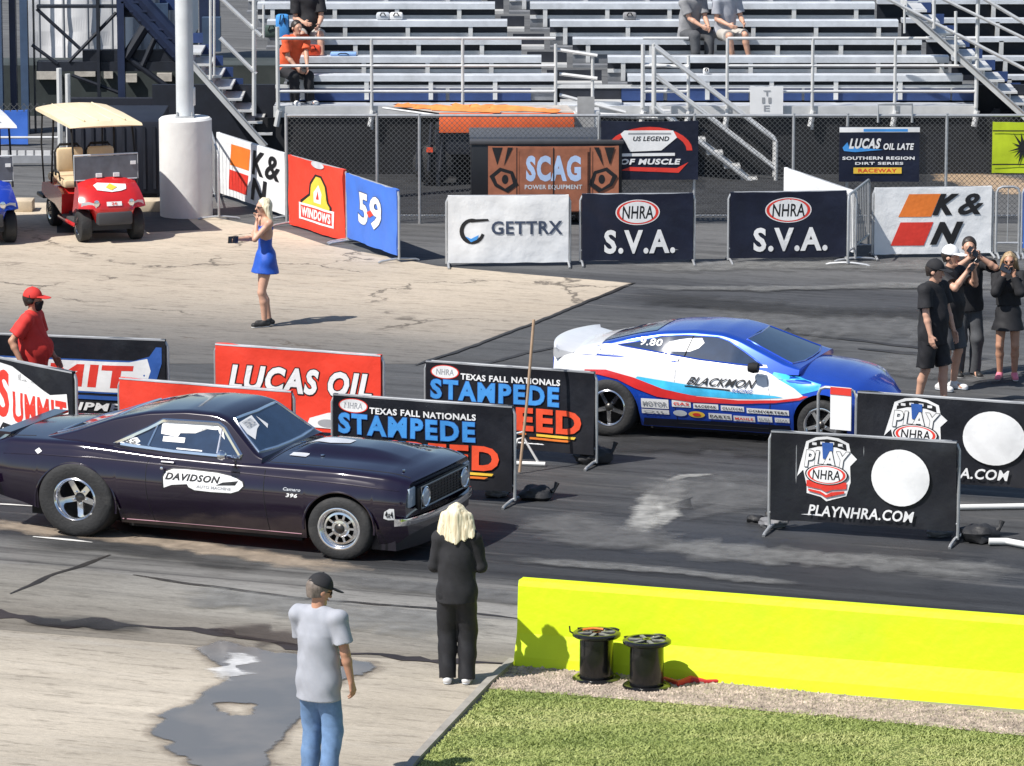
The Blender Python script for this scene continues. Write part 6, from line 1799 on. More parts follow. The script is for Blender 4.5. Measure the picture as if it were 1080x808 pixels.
tr_ = [BVHTree.FromPolygons([v.co.copy() for v in cowl.data.vertices], [tuple(p.vertices) for p in cowl.data.polygons])]
def cowl_patch(V, Fc, m, nm, off):
    bm = cut_grid(V, Fc, 0.04)
    for v in bm.verts:
        h = tr_[0].ray_cast(Vector((v.co.x, -4, v.co.z)), Vector((0, 1, 0)))
        if h[0] is not None: v.co = h[0] + Vector((0, -off, off*0.8))
    me = bpy.data.meshes.new(nm); bm.to_mesh(me); bm.free(); link(nm, me, m, t)
cowl_patch(*pol([(-0.28,0.83),(-0.20,0.86),(0.0,0.85),(0.28,0.83),(0.26,0.77),(0.16,0.75),(0.0,0.74),(-0.24,0.77)]), white, 'hood_emblem', 0.008)
cowl_patch(*pol([(-0.09,0.80),(0.0,0.845),(0.11,0.80),(0.0,0.76)]), p_yellow, 'hood_emblem', 0.014)
cowl_patch(*pol([(-0.13,0.55),(0.13,0.55),(0.13,0.61),(-0.13,0.61)]), white, 'number_plate', 0.012)
V, Fc = fit_text('26', -0.05, 0.56, 0.05, 0.60, 0.03); cowl_patch(V, Fc, p_red, 'lettering', 0.018)
bluec = mat('blue_cart_paint', (0.015, 0.05, 0.40), 0.22, var=0.1, coat=0.8)
pf = (G(-50, 257) + G(14, 256))/2; yw2 = R(14)
cart('blue golf cart with white stripes cut off by the left edge', cart_origin(pf, yw2), yw2, bluec, mat('white_cart_roof', (0.7,0.7,0.7), 0.5), False)
# ------------------------------------------------------------------ people
class Field:
    """a signed distance field built from tapered limbs, turned into one continuous skin"""
    def __init__(s, vox):
        s.vox = vox; s.pr = []; s.cuts = []
    def cone(s, a, b, ra, rb, k=0.02, flat=None, cap0=False, cap1=False):
        s.pr.append((np.array(a, float), np.array(b, float), ra, rb, k, flat, cap0, cap1)); return s
    def ball(s, c, r, k=0.02, flat=None): return s.cone(c, c, r, r, k, flat)
    def cut(s, p, n):                       # keeps the side the normal points away from
        s.cuts.append((np.array(p, float), np.array(n, float)/np.linalg.norm(n))); return s
    def mesh(s, folds=0.0, fscale=9.0, seed=0, stretch=(1,1,1), sub=None):
        lo = np.min([np.minimum(p[0], p[1]) - max(p[2], p[3]) for p in s.pr], axis=0) - 4*s.vox - 0.01
        hi = np.max([np.maximum(p[0], p[1]) + max(p[2], p[3]) for p in s.pr], axis=0) + 4*s.vox + 0.01
        n = np.ceil((hi-lo)/s.vox).astype(int) + 1
        D_ = np.full(n, 0.5, np.float32)
        ax = [lo[i] + np.arange(n[i])*s.vox for i in range(3)]
        for (a, b, ra, rb, k, flat, c0, c1) in s.pr:
            m_ = max(ra, rb) + k + 3*s.vox
            l0 = np.maximum(np.floor((np.minimum(a, b) - m_ - lo)/s.vox).astype(int), 0)
            h0 = np.minimum(np.ceil((np.maximum(a, b) + m_ - lo)/s.vox).astype(int)+1, n)
            X, Y, Z = np.meshgrid(ax[0][l0[0]:h0[0]], ax[1][l0[1]:h0[1]], ax[2][l0[2]:h0[2]], indexing='ij')
            q = np.stack([X-a[0], Y-a[1], Z-a[2]], -1); v = b-a; fac = 1.0
            q0 = q
            if flat is not None:
                for (axis, sc) in (flat if isinstance(flat, list) else [flat]):
                    axv = np.array(axis, float); axv /= np.linalg.norm(axv)
                    q = q + (q @ axv)[..., None]*axv*(1/sc-1); v = v + axv*(v @ axv)*(1/sc-1); fac = min(fac, (1+sc)/2)
            vv = v @ v
            t = np.clip((q @ v)/vv, 0, 1) if vv > 1e-10 else np.zeros(q.shape[:3])
            d = (np.linalg.norm(q - t[..., None]*v, axis=-1) - (ra + (rb-ra)*t))*fac
            v0 = b-a; L_ = np.linalg.norm(v0)
            if c1: d = np.maximum(d, (q0 @ (v0/L_)) - L_)
            if c0: d = np.maximum(d, -(q0 @ (v0/L_)))
            S = D_[l0[0]:h0[0], l0[1]:h0[1], l0[2]:h0[2]]
            h = np.clip(0.5 + 0.5*(S-d)/k, 0, 1)
            D_[l0[0]:h0[0], l0[1]:h0[1], l0[2]:h0[2]] = S*(1-h) + d*h - k*h*(1-h)
        X, Y, Z = np.meshgrid(*ax, indexing='ij')
        if folds:
            a_ = X*fscale*stretch[0]; b_ = Y*fscale*stretch[1]; c_ = Z*fscale*stretch[2]
            f = np.sin(a_*2.1 + 1.3*np.sin(c_*1.7+seed) + seed)*np.sin(c_*2.3 + 1.1*np.sin(b_*1.9+seed*2)) + 0.6*np.sin(b_*4.3 + c_*3.1 + 1.5*np.sin(a_*2.7) + seed) + 0.35*np.sin(a_*7.7+c_*6.1+2*np.sin(b_*5+seed))
            D_ = D_ + (folds*0.6)*f
        for (p, nn) in s.cuts:
            D_ = np.maximum(D_, (X-p[0])*nn[0] + (Y-p[1])*nn[1] + (Z-p[2])*nn[2])
        g = openvdb.FloatGrid(0.5)
        g.copyFromArray(D_.astype(np.float32))
        pts, quads = g.convertToQuads(0.0)
        return [tuple(r) for r in (pts*s.vox + lo)], [tuple(int(i) for i in reversed(f)) for f in quads]
    def build(s, name, m, parent, **k):
        v, f = s.mesh(**k)
        me = bpy.data.meshes.new(name); me.from_pydata(v, [], f)
        me.shade_smooth()
        return link(name, me, m, parent)

def ik(a, c, l1, l2, hint):
    a = np.array(a, float); c = np.array(c, float); v = c-a; d = np.linalg.norm(v)
    if d > (l1+l2)*0.998: c = a + v/d*(l1+l2)*0.998; v = c-a; d = np.linalg.norm(v)
    u = v/d; x = (l1*l1 - l2*l2 + d*d)/(2*d); hgt = math.sqrt(max(l1*l1-x*x, 1e-8))
    h = np.array(hint, float); h = h - u*(h @ u); h /= np.linalg.norm(h)
    return a + u*x + h*hgt, c

skin_l = mat('skin_light', (0.58, 0.33, 0.23), 0.5, var=0.08, scale=12)
skin_t = mat('skin_tanned', (0.46, 0.24, 0.155), 0.5, var=0.1, scale=12)
cloth_black = mat('black_cloth', (0.016, 0.016, 0.019), 0.85, var=0.3, scale=10)
cloth_blackb = mat('black_jersey', (0.011, 0.011, 0.014), 0.7, var=0.3, scale=10)
cloth_grey = mat('light_grey_cotton', (0.35, 0.365, 0.41), 0.9, var=0.06, scale=10)
cloth_dgrey = mat('dark_grey_cloth', (0.075, 0.078, 0.085), 0.85, var=0.2, scale=10)
cloth_mgrey = mat('mid_grey_cotton', (0.26, 0.26, 0.27), 0.9, var=0.15, scale=10)
cloth_red = mat('red_polo_cotton', (0.62, 0.035, 0.028), 0.8, var=0.1, scale=10)
cloth_orange = mat('orange_cotton', (0.80, 0.12, 0.04), 0.8, var=0.1, scale=10)
cloth_blue = mat('royal_blue_satin', (0.018, 0.09, 0.48), 0.5, var=0.15, scale=10)
denim = mat('faded_denim', (0.14, 0.24, 0.42), 0.85, var=0.3, scale=6, dirt=((0.34, 0.46, 0.62), 0.6))
khaki = mat('pale_khaki_cloth', (0.42, 0.40, 0.37), 0.85, var=0.12)
hair_bl = mat('blonde_hair', (0.86, 0.78, 0.58), 0.5, var=0.18, scale=30)
hair_db = mat('dark_blonde_hair', (0.40, 0.29, 0.17), 0.5, var=0.3, scale=30)
for _m in (hair_bl, hair_db):
    _n = _m.node_tree.nodes; _l = _m.node_tree.links
    _mp = _n.new('ShaderNodeMapping'); _mp.inputs['Scale'].default_value = (1.6, 1.6, 0.07)
    _tc = [x for x in _n if x.type == 'TEX_COORD'][0]; _ns = [x for x in _n if x.type == 'TEX_NOISE'][0]
    _l.new(_tc.outputs['Object'], _mp.inputs[0]); _l.new(_mp.outputs[0], _ns.inputs['Vector'])
    _mx = [x for x in _n if x.type == 'MIX'][0]; c_ = _mx.inputs['B'].default_value; _mx.inputs['A'].default_value = (c_[0]*0.42, c_[1]*0.36, c_[2]*0.28, 1)
hair_dk = mat('dark_hair', (0.03, 0.022, 0.018), 0.5, var=0.3, scale=30)
hair_gr = mat('grey_brown_hair', (0.16, 0.13, 0.11), 0.6, var=0.3, scale=30)
shoe_w = mat('white_shoe', (0.70, 0.69, 0.68), 0.6, var=0.08)
shoe_b = mat('black_shoe', (0.02, 0.02, 0.02), 0.6, var=0.2)
shoe_p = mat('pink_shoe', (0.75, 0.20, 0.28), 0.6, var=0.1)
eyem = mat('dark_eye', (0.02, 0.015, 0.012), 0.2, var=0.1)
lipm = mat('lip_colour', (0.40, 0.12, 0.10), 0.5, var=0.1)
phone_m = mat('phone_black', (0.012, 0.012, 0.014), 0.2, coat=0.5)

def person(label, px, py, h, phi, top, bottom, head=None, headphi=None, feet=None, hands=None, female=False, belly=0.0, skin=skin_l, hair=None, hairlen=0.0, cap=None, capphi=None, shoes=shoe_b, vox=0.008, seated=None, loc=None, lean=(0,0), glasses=False, mask=None, headset=False, socks=None, nod=0.0, group=None, sit_drop=0.0, hem=0.0, curl=(0.5, 0.5), elbows=(None, None), handup=(False, False), detail=True, seed=0, hipshift=0.0):
    p = Vector(loc) if loc is not None else G(px, py)
    t = thing('person', label, 'person', p, 0, group)
    s = h/1.75
    ph = R(phi); fw = np.array([math.sin(ph), -math.cos(ph), 0]); lt = np.array([math.cos(ph), math.sin(ph), 0]); up = np.array([0,0,1.0])
    hp = R(headphi if headphi is not None else phi); hf0 = np.array([math.sin(hp), -math.cos(hp), 0]); hl = np.array([math.cos(hp), math.sin(hp), 0])
    hf = hf0*math.cos(nod) - up*math.sin(nod); hu = up*math.cos(nod) + hf0*math.sin(nod)
    def B(f, l, z): return fw*f*s + lt*l*s + up*z*s
    hipz = seated if seated is not None else 0.93
    hip = B(0, hipshift, hipz)
    chest = hip + B(lean[0]*0.6, lean[1]*0.6, 0.36); neck = hip + B(lean[0], lean[1], 0.555)
    hc = neck + B(0.025 + lean[0]*0.15, 0, 0.145)
    sw = (0.165 if female else 0.19); hw = 0.085
    shL = neck + lt*sw*s - up*0.055*s; shR = neck - lt*sw*s - up*0.055*s
    feet = feet or ((0.02, 0.10), (-0.02, -0.10))
    fl_ = (fw, 0.66)
    body = Field(vox)
    # torso
    wr = 0.105 if female else 0.122
    body.cone(hip + B(0,-0.05,-0.02), hip + B(0,0.05,-0.02), 0.115*s, 0.115*s, 0.03, (fw, 0.85))
    body.cone(hip, hip + B(lean[0]*.3+0.01, 0, 0.17), 0.13*s, wr*s, 0.04, fl_)
    body.cone(hip + B(lean[0]*.3+0.01, 0, 0.17), chest, wr*s, (0.132 if female else 0.15)*s, 0.05, fl_)
    body.cone(chest, neck - up*0.10*s, (0.132 if female else 0.15)*s, 0.11*s, 0.05, fl_)
    if belly: body.ball(hip + B(0.02+belly*0.5, 0, 0.15), (0.12+belly*0.3)*s, 0.09)
    if female:
        for q in (-1, 1): body.ball(chest + B(0.085, 0.065*q, 0.02), 0.055*s, 0.03)
    body.cone(shL, shR, 0.055*s, 0.055*s, 0.04)
    body.cone(neck - up*0.05*s, hc - hu*0.04*s, 0.060*s if not female else 0.050*s, 0.052*s if not female else 0.043*s, 0.025)
    # head and face
    hs = s*(0.97 if female else 1.0)
    def Hd(f, l, u): return hc + (hf*f + hl*l + hu*u)*hs
    body.ball(Hd(-0.012,0,0.030), 0.094*hs, 0.02, (hl, 0.84))
    body.cone(Hd(0.030,0,0.0), Hd(0.040,0,-0.075), 0.066*hs, 0.040*hs, 0.03, (hl, 0.88))
    if detail:
        body.cone(Hd(0.088,0,0.012), Hd(0.108,0,-0.022), 0.009*hs, 0.015*hs, 0.010)
        body.cone(Hd(0.080,-0.035,0.030), Hd(0.080,0.035,0.030), 0.012*hs, 0.012*hs, 0.014)
        body.ball(Hd(0.074,0,-0.088), 0.018*hs, 0.015)
        for q in (-1, 1): body.ball(Hd(-0.005, 0.082*q, -0.005), 0.026*hs, 0.006, (hl, 0.45))
    # legs
    ank = []; knees = []; hips_ = []
    for i, (ff, lq) in enumerate(((feet[0], 1), (feet[1], -1))):
        hj = hip + lt*hw*lq*s - up*0.04*s
        a_ = B(ff[0], ff[1], 0.085 + (ff[2] if len(ff) > 2 else 0))
        kn, a_ = ik(hj, a_, 0.418*s, 0.400*s, fw + lt*0.15*lq)
        hips_.append(hj); knees.append(kn); ank.append(a_)
        th = 0.082 if not female else 0.080
        body.cone(hj, kn, th*s, 0.054*s, 0.03)
        mid = kn*0.68 + a_*0.32 - fw*0.016*s
        body.cone(kn, mid, 0.052*s, 0.055*s, 0.02); body.cone(mid, a_, 0.054*s, 0.036*s, 0.02)
        body.cone(a_ - up*0.02*s, a_ + fw*0.13*s - up*0.05*s, 0.034*s, 0.026*s, 0.02)
    # arms and hands
    hands = hands or (((0.06, 0.26, 0.80)), ((0.06, -0.26, 0.80)))
    wr_ = []; el_ = []; sh_ = (shL, shR); hand_tips = []
    for i, (hh, lq, sh) in enumerate(((hands[0], 1, shL), (hands[1], -1, shR))):
        w_ = B(*hh) if len(hh) == 3 else np.array(hh[:3])
        e_hint = elbows[i]
        hint = (fw*e_hint[0] + lt*e_hint[1] + up*e_hint[2]) if e_hint else (-fw + lt*0.5*lq - up*0.3)
        el, w_ = ik(sh, w_, 0.285*s, 0.25*s, hint)
        el_.append(el); wr_.append(w_)
        k_ = 0.9 if female else 1.0
        body.ball(sh, 0.056*s*k_, 0.03)
        body.cone(sh, el, 0.050*s*k_, 0.040*s*k_, 0.02); body.cone(el, el*0.7+w_*0.3, 0.040*s*k_, 0.041*s*k_, 0.015); body.cone(el*0.7+w_*0.3, w_, 0.041*s*k_, 0.026*s*k_, 0.015)
        # hand: palm, four fingers, thumb
        d = w_ - el; d /= np.linalg.norm(d)
        inward = -lt*lq if not handup[i] else fw
        nrm = inward - d*(inward @ d)
        if np.linalg.norm(nrm) < 0.1: nrm = fw - d*(fw @ d)
        nrm /= np.linalg.norm(nrm)
        side = np.cross(d, nrm); 
        if side @ (fw if not handup[i] else up) < 0: side = -side      # towards the thumb
        hs_ = s*(0.92 if female else 1.0); c = curl[i]
        pc = w_ + d*0.045*hs_
        body.cone(w_, w_ + d*0.035*hs_, 0.026*hs_, 0.028*hs_, 0.012, (nrm, 0.6))
        for j in range(4):
            o_ = (1.5-j)*0.0205*hs_
            r0 = (0.0098 if j < 3 else 0.0085)*max(hs_, 0.95)
            base = w_ + d*(0.085 - (0.012 if j == 3 else 0))*hs_ + side*o_
            body.cone(w_ + d*0.015*hs_ + side*o_*0.7, base, 0.013*hs_, 0.0125*hs_, 0.010)
            Ls = [0.040, 0.026, 0.020]; f_ = (0.92, 1.0, 0.95, 0.78)[j]
            cur = base; ang = 0.25*c
            for seg in range(3):
                ang += c*(0.55 if seg else 0.35)
                dd = d*math.cos(ang) + nrm*math.sin(ang)
                nx = cur + dd*Ls[seg]*f_*hs_
                body.cone(cur, nx, r0*(1-0.08*seg), r0*(1-0.08*(seg+1)), 0.003); cur = nx
            if j == 1: hand_tips.append((w_ + d*0.09*hs_ + nrm*0.028*hs_, d, nrm, side))
        tb_ = w_ + d*0.022*hs_ + side*0.026*hs_
        t1 = tb_ + (d*0.60 + side*0.65 + nrm*0.45)*0.034*hs_; t2 = t1 + (d*0.88 + side*0.15 + nrm*0.45)*0.032*hs_
        body.cone(w_ + d*0.012*hs_ + side*0.012*hs_, t1, 0.0155*hs_, 0.0115*hs_, 0.006); body.cone(t1, t2, 0.0110*hs_, 0.0090*hs_, 0.004)
    body.build('body', skin, t)
    # face details
    if detail and not glasses:
        for q in (-1, 1):
            Field(0.004).ball(Hd(0.078, 0.032*q, 0.010), 0.0105*hs, 0.003, (hu, 0.6)).build('eye', eyem, t)
    if detail and not mask:
        Field(0.004).cone(Hd(0.088, -0.020, -0.052), Hd(0.088, 0.020, -0.052), 0.008*hs, 0.008*hs, 0.003, (hu, 0.7)).build('mouth', lipm, t)
    if glasses:
        g_ = Field(0.005)
        for q in (-1, 1):
            g_.ball(Hd(0.086, 0.034*q, 0.010), 0.027*hs, 0.004, [(hf, 0.3), (hu, 0.75)])
            g_.cone(Hd(0.075, 0.058*q, 0.014), Hd(-0.01, 0.085*q, 0.012), 0.0045*hs, 0.0045*hs, 0.003)
        g_.cone(Hd(0.094, -0.02, 0.014), Hd(0.094, 0.02, 0.014), 0.006*hs, 0.006*hs, 0.004)
        g_.build('sunglasses', eyem, t)
    if mask:
        f_ = Field(0.006); f_.cone(Hd(0.050,0,-0.018), Hd(0.050,0,-0.070), 0.068*hs, 0.052*hs, 0.02, (hl, 0.95)); f_.cut(Hd(0.015,0,0), -hf); f_.cut(Hd(0,0,-0.002), hu)
        f_.build('face_mask', mask, t)
    # hair
    if hair:
        f_ = Field(vox*0.8)
        f_.ball(Hd(-0.020,0,0.038), 0.103*hs, 0.02, (hl, 0.88))
        f_.cone(Hd(-0.035,0,0.02), Hd(-0.042,0,-0.065 if hairlen else -0.035), 0.082*hs if hairlen else 0.078*hs, 0.062*hs, 0.03, (hl, 1.0 if hairlen else 0.92))
        if hairlen > 0:
            wdt = 0.055 if hairlen < 0.25 else 0.075
            for q in (-1, -0.5, 0, 0.5, 1):
                big = hairlen > 0.25
                a_ = Hd(-0.055 + 0.035*abs(q), (0.100 if big else 0.070)*q, 0.0)
                b_ = a_ - up*hairlen*s*(0.93 + 0.07*math.cos(q*2.2)) - fw*((0.085 if big else 0.055)*s) + hl*(0.120 if big else 0.045)*q*s
                f_.cone(a_, b_, (0.062 if big else 0.052)*hs, (0.045 if big else 0.036)*hs, 0.030)
        # open the hairline over the face
        f2 = (hf*0.9 - hu*0.45); f2 /= np.linalg.norm(f2)
        f_.cut(Hd(0.055, 0, 0.062), f2)
        if hairlen == 0: f_.cut(Hd(-0.02, 0, -0.045), -hu*0.9 + hf*0.3)
        f_.build('hair', hair, t, folds=0.005 if hairlen else 0.003, fscale=34, stretch=(1.2,1.2,0.04), seed=seed)
    cp = R(capphi) if capphi is not None else hp
    cf0 = np.array([math.sin(cp), -math.cos(cp), 0]); cf = cf0*math.cos(nod) - up*math.sin(nod)
    if cap:
        f_ = Field(vox*0.7)
        f_.ball(Hd(-0.010,0,0.045), 0.112*hs, 0.01, (hl, 0.90)); f_.cut(Hd(0,0,0.042), -hu*1.0 - cf*0.12)
        c_ = f_.build('cap', cap, t)
        f_ = Field(0.006)
        for q in (-1, -0.5, 0, 0.5, 1):
            sd = np.cross(hu, cf)
            f_.cone(Hd(0,0,0.050) + cf*0.085*hs + sd*0.055*q*hs, Hd(0,0,0.036) + cf*(0.175-0.022*q*q)*hs + sd*0.050*q*hs, 0.034*hs, 0.030*hs, 0.02, (hu, 0.20))
        f_.build('cap_brim', cap, t)
        f_ = Field(0.005); f_.ball(Hd(-0.010,0,0.045) + hu*0.110*hs, 0.010, 0.003); f_.build('cap_button', cap, c_)
    if headset:
        f_ = Field(0.006)
        for q in (-1, 1): f_.ball(Hd(-0.005, 0.092*q, 0.0), 0.036*hs, 0.004, (hl, 0.5))
        for a_ in range(10):
            b0 = PI*a_/10; b1 = PI*(a_+1)/10
            f_.cone(Hd(-0.015, 0.098*math.cos(b0), 0.03+0.13*math.sin(b0)*0.9), Hd(-0.015, 0.098*math.cos(b1), 0.03+0.13*math.sin(b1)*0.9), 0.008, 0.008, 0.004)
        f_.build('headset', eyem, t)
    # ---- clothes
    def torso(F_, g, zlo=None):
        F_.cone(hip + B(0,-0.05,-0.02), hip + B(0,0.05,-0.02), 0.115*s+g, 0.115*s+g, 0.03, (fw, 0.88))
        F_.cone(hip, hip + B(lean[0]*.3+0.01,0,0.17), 0.13*s+g, wr*s+g*1.3, 0.04, (fw, 0.70))
        F_.cone(hip + B(lean[0]*.3+0.01,0,0.17), chest, wr*s+g*1.2, (0.132 if female else 0.15)*s+g, 0.05, (fw, 0.68))
        F_.cone(chest, neck - up*0.10*s, (0.132 if female else 0.15)*s+g, 0.11*s+g, 0.05, (fw, 0.68))
        if belly: F_.ball(hip + B(0.02+belly*0.5,0,0.15), (0.12+belly*0.3)*s+g, 0.09)
        if female:
            for q in (-1, 1): F_.ball(chest + B(0.085, 0.065*q, 0.02), 0.055*s+g, 0.03)
        F_.cone(shL, shR, 0.058*s+g*0.7, 0.058*s+g*0.7, 0.04)
        F_.cone(neck - up*0.05*s, neck + up*0.015*s, 0.070*s, 0.062*s, 0.02, cap1=True)
    tm, tk = top[0], top[1]          # material, kind: 'tee','long','dress','crop'
    g = top[2] if len(top) > 2 else 0.018
    f_ = Field(vox)
    if tk == 'dress':
        f_.cone(hip + B(0.01,0,-0.19), hip + B(0,0,0.02), 0.205*s, 0.155*s, 0.03, (fw, 0.92), cap0=True)
        f_.cone(hip + B(0,0,0.02), hip + B(0.01,0,0.19), 0.145*s, 0.112*s, 0.04, (fw, 0.72))
        f_.cone(hip + B(0.01,0,0.19), chest, 0.112*s, 0.14*s, 0.04, (fw, 0.70))
        f_.cone(hip + B(0,-0.06,-0.03), hip + B(0,0.06,-0.03), 0.135*s, 0.135*s, 0.03, (fw, 0.9))
        for q in (-1, 1):
            f_.ball(chest + B(0.085, 0.065*q, 0.02), 0.062*s, 0.03)
            f_.cone(chest + B(0.07, 0.07*q, 0.05), shL*0.5*(1+q) + shR*0.5*(1-q) - lt*0.05*q*s + up*0.035*s, 0.020, 0.016, 0.01)
            f_.cone(shL*0.5*(1+q) + shR*0.5*(1-q) - lt*0.05*q*s + up*0.035*s, chest + B(-0.08, 0.06*q, 0.05), 0.016, 0.020, 0.01)
    else:
        torso(f_, g)
        for q in ((-1, 1) if tk != 'crop' else ()): f_.cone(hip + B(0.0,0.048*q,-0.20), hip + B(0.01,0.010*q,0.26), 0.122*s+g*1.1, 0.118*s+g, 0.06, (fw, 0.90), cap0=True)
        for i, sh in enumerate(sh_):
            el = el_[i]; w_ = wr_[i]
            if tk == 'tee':
                e2 = sh + (el-sh)*0.72; f_.cone(sh, e2, 0.060*s+g*0.6, 0.062*s+g*0.9, 0.02, cap1=True)
            elif tk in ('long', 'crop'):
                f_.cone(sh, el, 0.058*s+g*0.6, 0.048*s+g*0.6, 0.02); f_.cone(el, el*0.08+w_*0.92, 0.048*s+g*0.6, 0.036*s+g*0.5, 0.02, cap1=True)
        hemz = {'tee': -0.09, 'long': -0.08, 'crop': 0.10}[tk] + hem
        f_.cut(hip + up*hemz*s, -up)
    shirt = f_.build({'tee': 't_shirt', 'long': 'long_sleeved_top', 'crop': 'jacket', 'dress': 'dress'}[tk], tm, t, folds=0.0085 if tk != 'dress' else 0.005, fscale=7.5, seed=seed, stretch=(1,1,0.8))
    if bottom:
        bm_, bk = bottom[0], bottom[1]; g = bottom[2] if len(bottom) > 2 else 0.014
        f_ = Field(vox)
        f_.cone(hip + B(0,-0.05,-0.02), hip + B(0,0.05,-0.02), 0.118*s+g, 0.118*s+g, 0.03, (fw, 0.88))
        f_.cone(hip, hip + B(0,0,0.10), 0.132*s+g*0.6, 0.122*s+g*0.6, 0.03, (fw, 0.70), cap1=True)
        for i in range(2):
            hj, kn, a_ = hips_[i], knees[i], ank[i]
            if bk == 'pants':
                f_.cone(hj, kn, 0.088*s+g, 0.064*s+g*1.3, 0.03)
                f_.cone(kn, a_ - up*0.03*s, 0.064*s+g*1.3, 0.050*s+g*1.3, 0.02, cap1=True)
            elif bk == 'shorts':
                e2 = hj + (kn-hj)*0.93 + lt*0.015*(1 if i == 0 else -1)*s; f_.cone(hj, e2, 0.084*s+g, 0.068*s+g*1.3, 0.012, cap1=True)
            elif bk == 'skirt':
                pass
        if bk == 'skirt':
            f_.cone(hip + B(0.01,0,-0.24), hip + B(0,0,0.10), 0.225*s, 0.135*s, 0.02, (fw, 0.92), cap0=True, cap1=True)
        f_.build({'pants': 'trousers', 'shorts': 'shorts', 'skirt': 'skirt'}[bk], bm_, t, folds=0.0065, fscale=6, seed=seed+2, stretch=(1,1,1.2))
        if False:
            q = hip - fw*0.118*s*1.0
            MB().tube([tuple(hip + np.array([math.cos(a)*0.0, 0, 0]) + lt*0.142*s*math.cos(a) + fw*0.108*s*math.sin(a) + up*0.075*s) for a in [2*PI*k/24 for k in range(24)]], 0.014, 6, closed=True).build('belt', cloth_black, t, smooth=True)
    for i in range(2):
        a_ = ank[i]; z0 = a_[2]-0.085*s
        f_ = Field(0.007)
        hee = np.array([a_[0], a_[1], z0+0.042]) - fw*0.04*s; toe = np.array([a_[0], a_[1], z0+0.036]) + fw*0.155*s + lt*(0.02 if i == 0 else -0.02)
        f_.cone(hee, toe, 0.044*s, 0.041*s, 0.02, (up, 0.9)); f_.cone(a_ - up*0.005*s, hee*0.5+toe*0.5, 0.043*s, 0.038*s, 0.02); f_.cut([0,0,z0+0.002], [0,0,-1])
        sh_o = f_.build('shoe', shoes, t)
        f_ = Field(0.007); f_.cone(hee, toe, 0.048*s, 0.045*s, 0.01); f_.cut([0,0,z0+0.001], [0,0,-1]); f_.cut([0,0,z0+0.022], [0,0,1])
        f_.build('sole', shoe_w if shoes is not shoe_w else p_pale, sh_o)
        if socks: 
            f_ = Field(0.007); f_.cone(a_ + up*0.09*s, a_, 0.043*s, 0.040*s, 0.01, cap0=True); f_.build('sock', socks, t)
    return t, dict(tips=hand_tips, wr=wr_, Hd=Hd, shirt=shirt, p=p, s=s, fw=fw, lt=lt, hip=hip, neck=neck)

def held(label, name, cat, info, i, size, m=phone_m, group=None, off=(0,0,0)):
    """a phone closed in hand i"""
    c, d, nrm, side = info['tips'][i]
    o = thing(name, label, cat, info['p'] + Vector(c + np.array(off)), 0, group)
    M = Matrix((tuple(side), tuple(d), tuple(nrm))).transposed().to_4x4()
    b_ = MB().rbox((-size[0]/2, -size[1]*0.35, -0.005), (size[0]/2, size[1]*0.65, 0.005), 0.003, M).build('case', m, o, smooth=True)
    MB().box((-size[0]*0.44, -size[1]*0.31, 0.0052), (size[0]*0.44, size[1]*0.61, 0.0060), M).build('screen', mat('phone_screen', (0.05,0.06,0.08), 0.05, coat=1), o)
    return o

# man in the foreground, seen from behind
man, inf = person('man in light grey t-shirt, blue jeans and black cap near the puddle', 337, 829, 1.74, 150, (cloth_grey, 'tee', 0.025), (denim, 'pants', 0.017), headphi=118, nod=0.30, cap=cloth_black, hair=hair_gr, skin=skin_t, feet=((0.05, 0.13), (-0.04, -0.10)), hands=((0.26, 0.08, 1.02), (0.06, -0.30, 0.80)), vox=0.007, hem=-0.10, seed=1, glasses=True, curl=(0.6, 0.75), elbows=((-1,0.9,0),(-0.8,-0.6,0)))
# woman with long blonde hair
wom, inf = person('woman with long blonde hair in a black top and black trousers, seen from behind', 482, 721, 1.62, 176, (cloth_black, 'long', 0.024), (cloth_blackb, 'pants', 0.022), headphi=170, hair=hair_bl, hairlen=0.48, female=True, shoes=shoe_w, feet=((0.0, 0.09), (0.0, -0.09)), hands=((0.24, 0.06, 1.12), (0.24, -0.10, 1.16)), vox=0.007, hem=-0.04, seed=2, elbows=((-0.1,0.35,-1),(-0.1,-0.35,-1)), handup=(True, True), nod=0.15, curl=(0.7,0.7))
held('black tablet held in front of the woman with long blonde hair', 'tablet', 'tablet', inf, 1, (0.17, 0.24))
# woman in the blue dress
w2, inf = person('woman in a short royal blue dress standing on the pale concrete', 281, 344, 1.66, -70, (cloth_blue, 'dress'), None, headphi=-75, hair=hair_bl, hairlen=0.20, female=True, shoes=shoe_b, feet=((0.05, 0.08), (-0.05, -0.04)), hands=((0.13, 0.02, 1.43), (0.36, -0.10, 1.20)), vox=0.009, seed=3, elbows=((0.3,0.6,-1),(-0.2,-0.5,-1)), handup=(True, False), glasses=True, curl=(0.8,0.6))
held('dark phone held out by the woman in the blue dress', 'phone', 'phone', inf, 1, (0.09, 0.17))
# official in red
w3, inf = person('man in a red cap and red shirt with black face mask by the SUMMIT banner', 36, 466, 1.73, 78, (cloth_red, 'tee', 0.032), (cloth_dgrey, 'pants'), cap=cloth_red, mask=cloth_black, headset=True, belly=0.09, skin=skin_t, hair=hair_dk, hands=((0.20, 0.20, 0.95), (-0.04, -0.30, 0.98)), vox=0.008, hem=-0.02, seed=4, elbows=((-1,0.4,0),(-1.2,-0.2,0)), curl=(0.6,0.6))
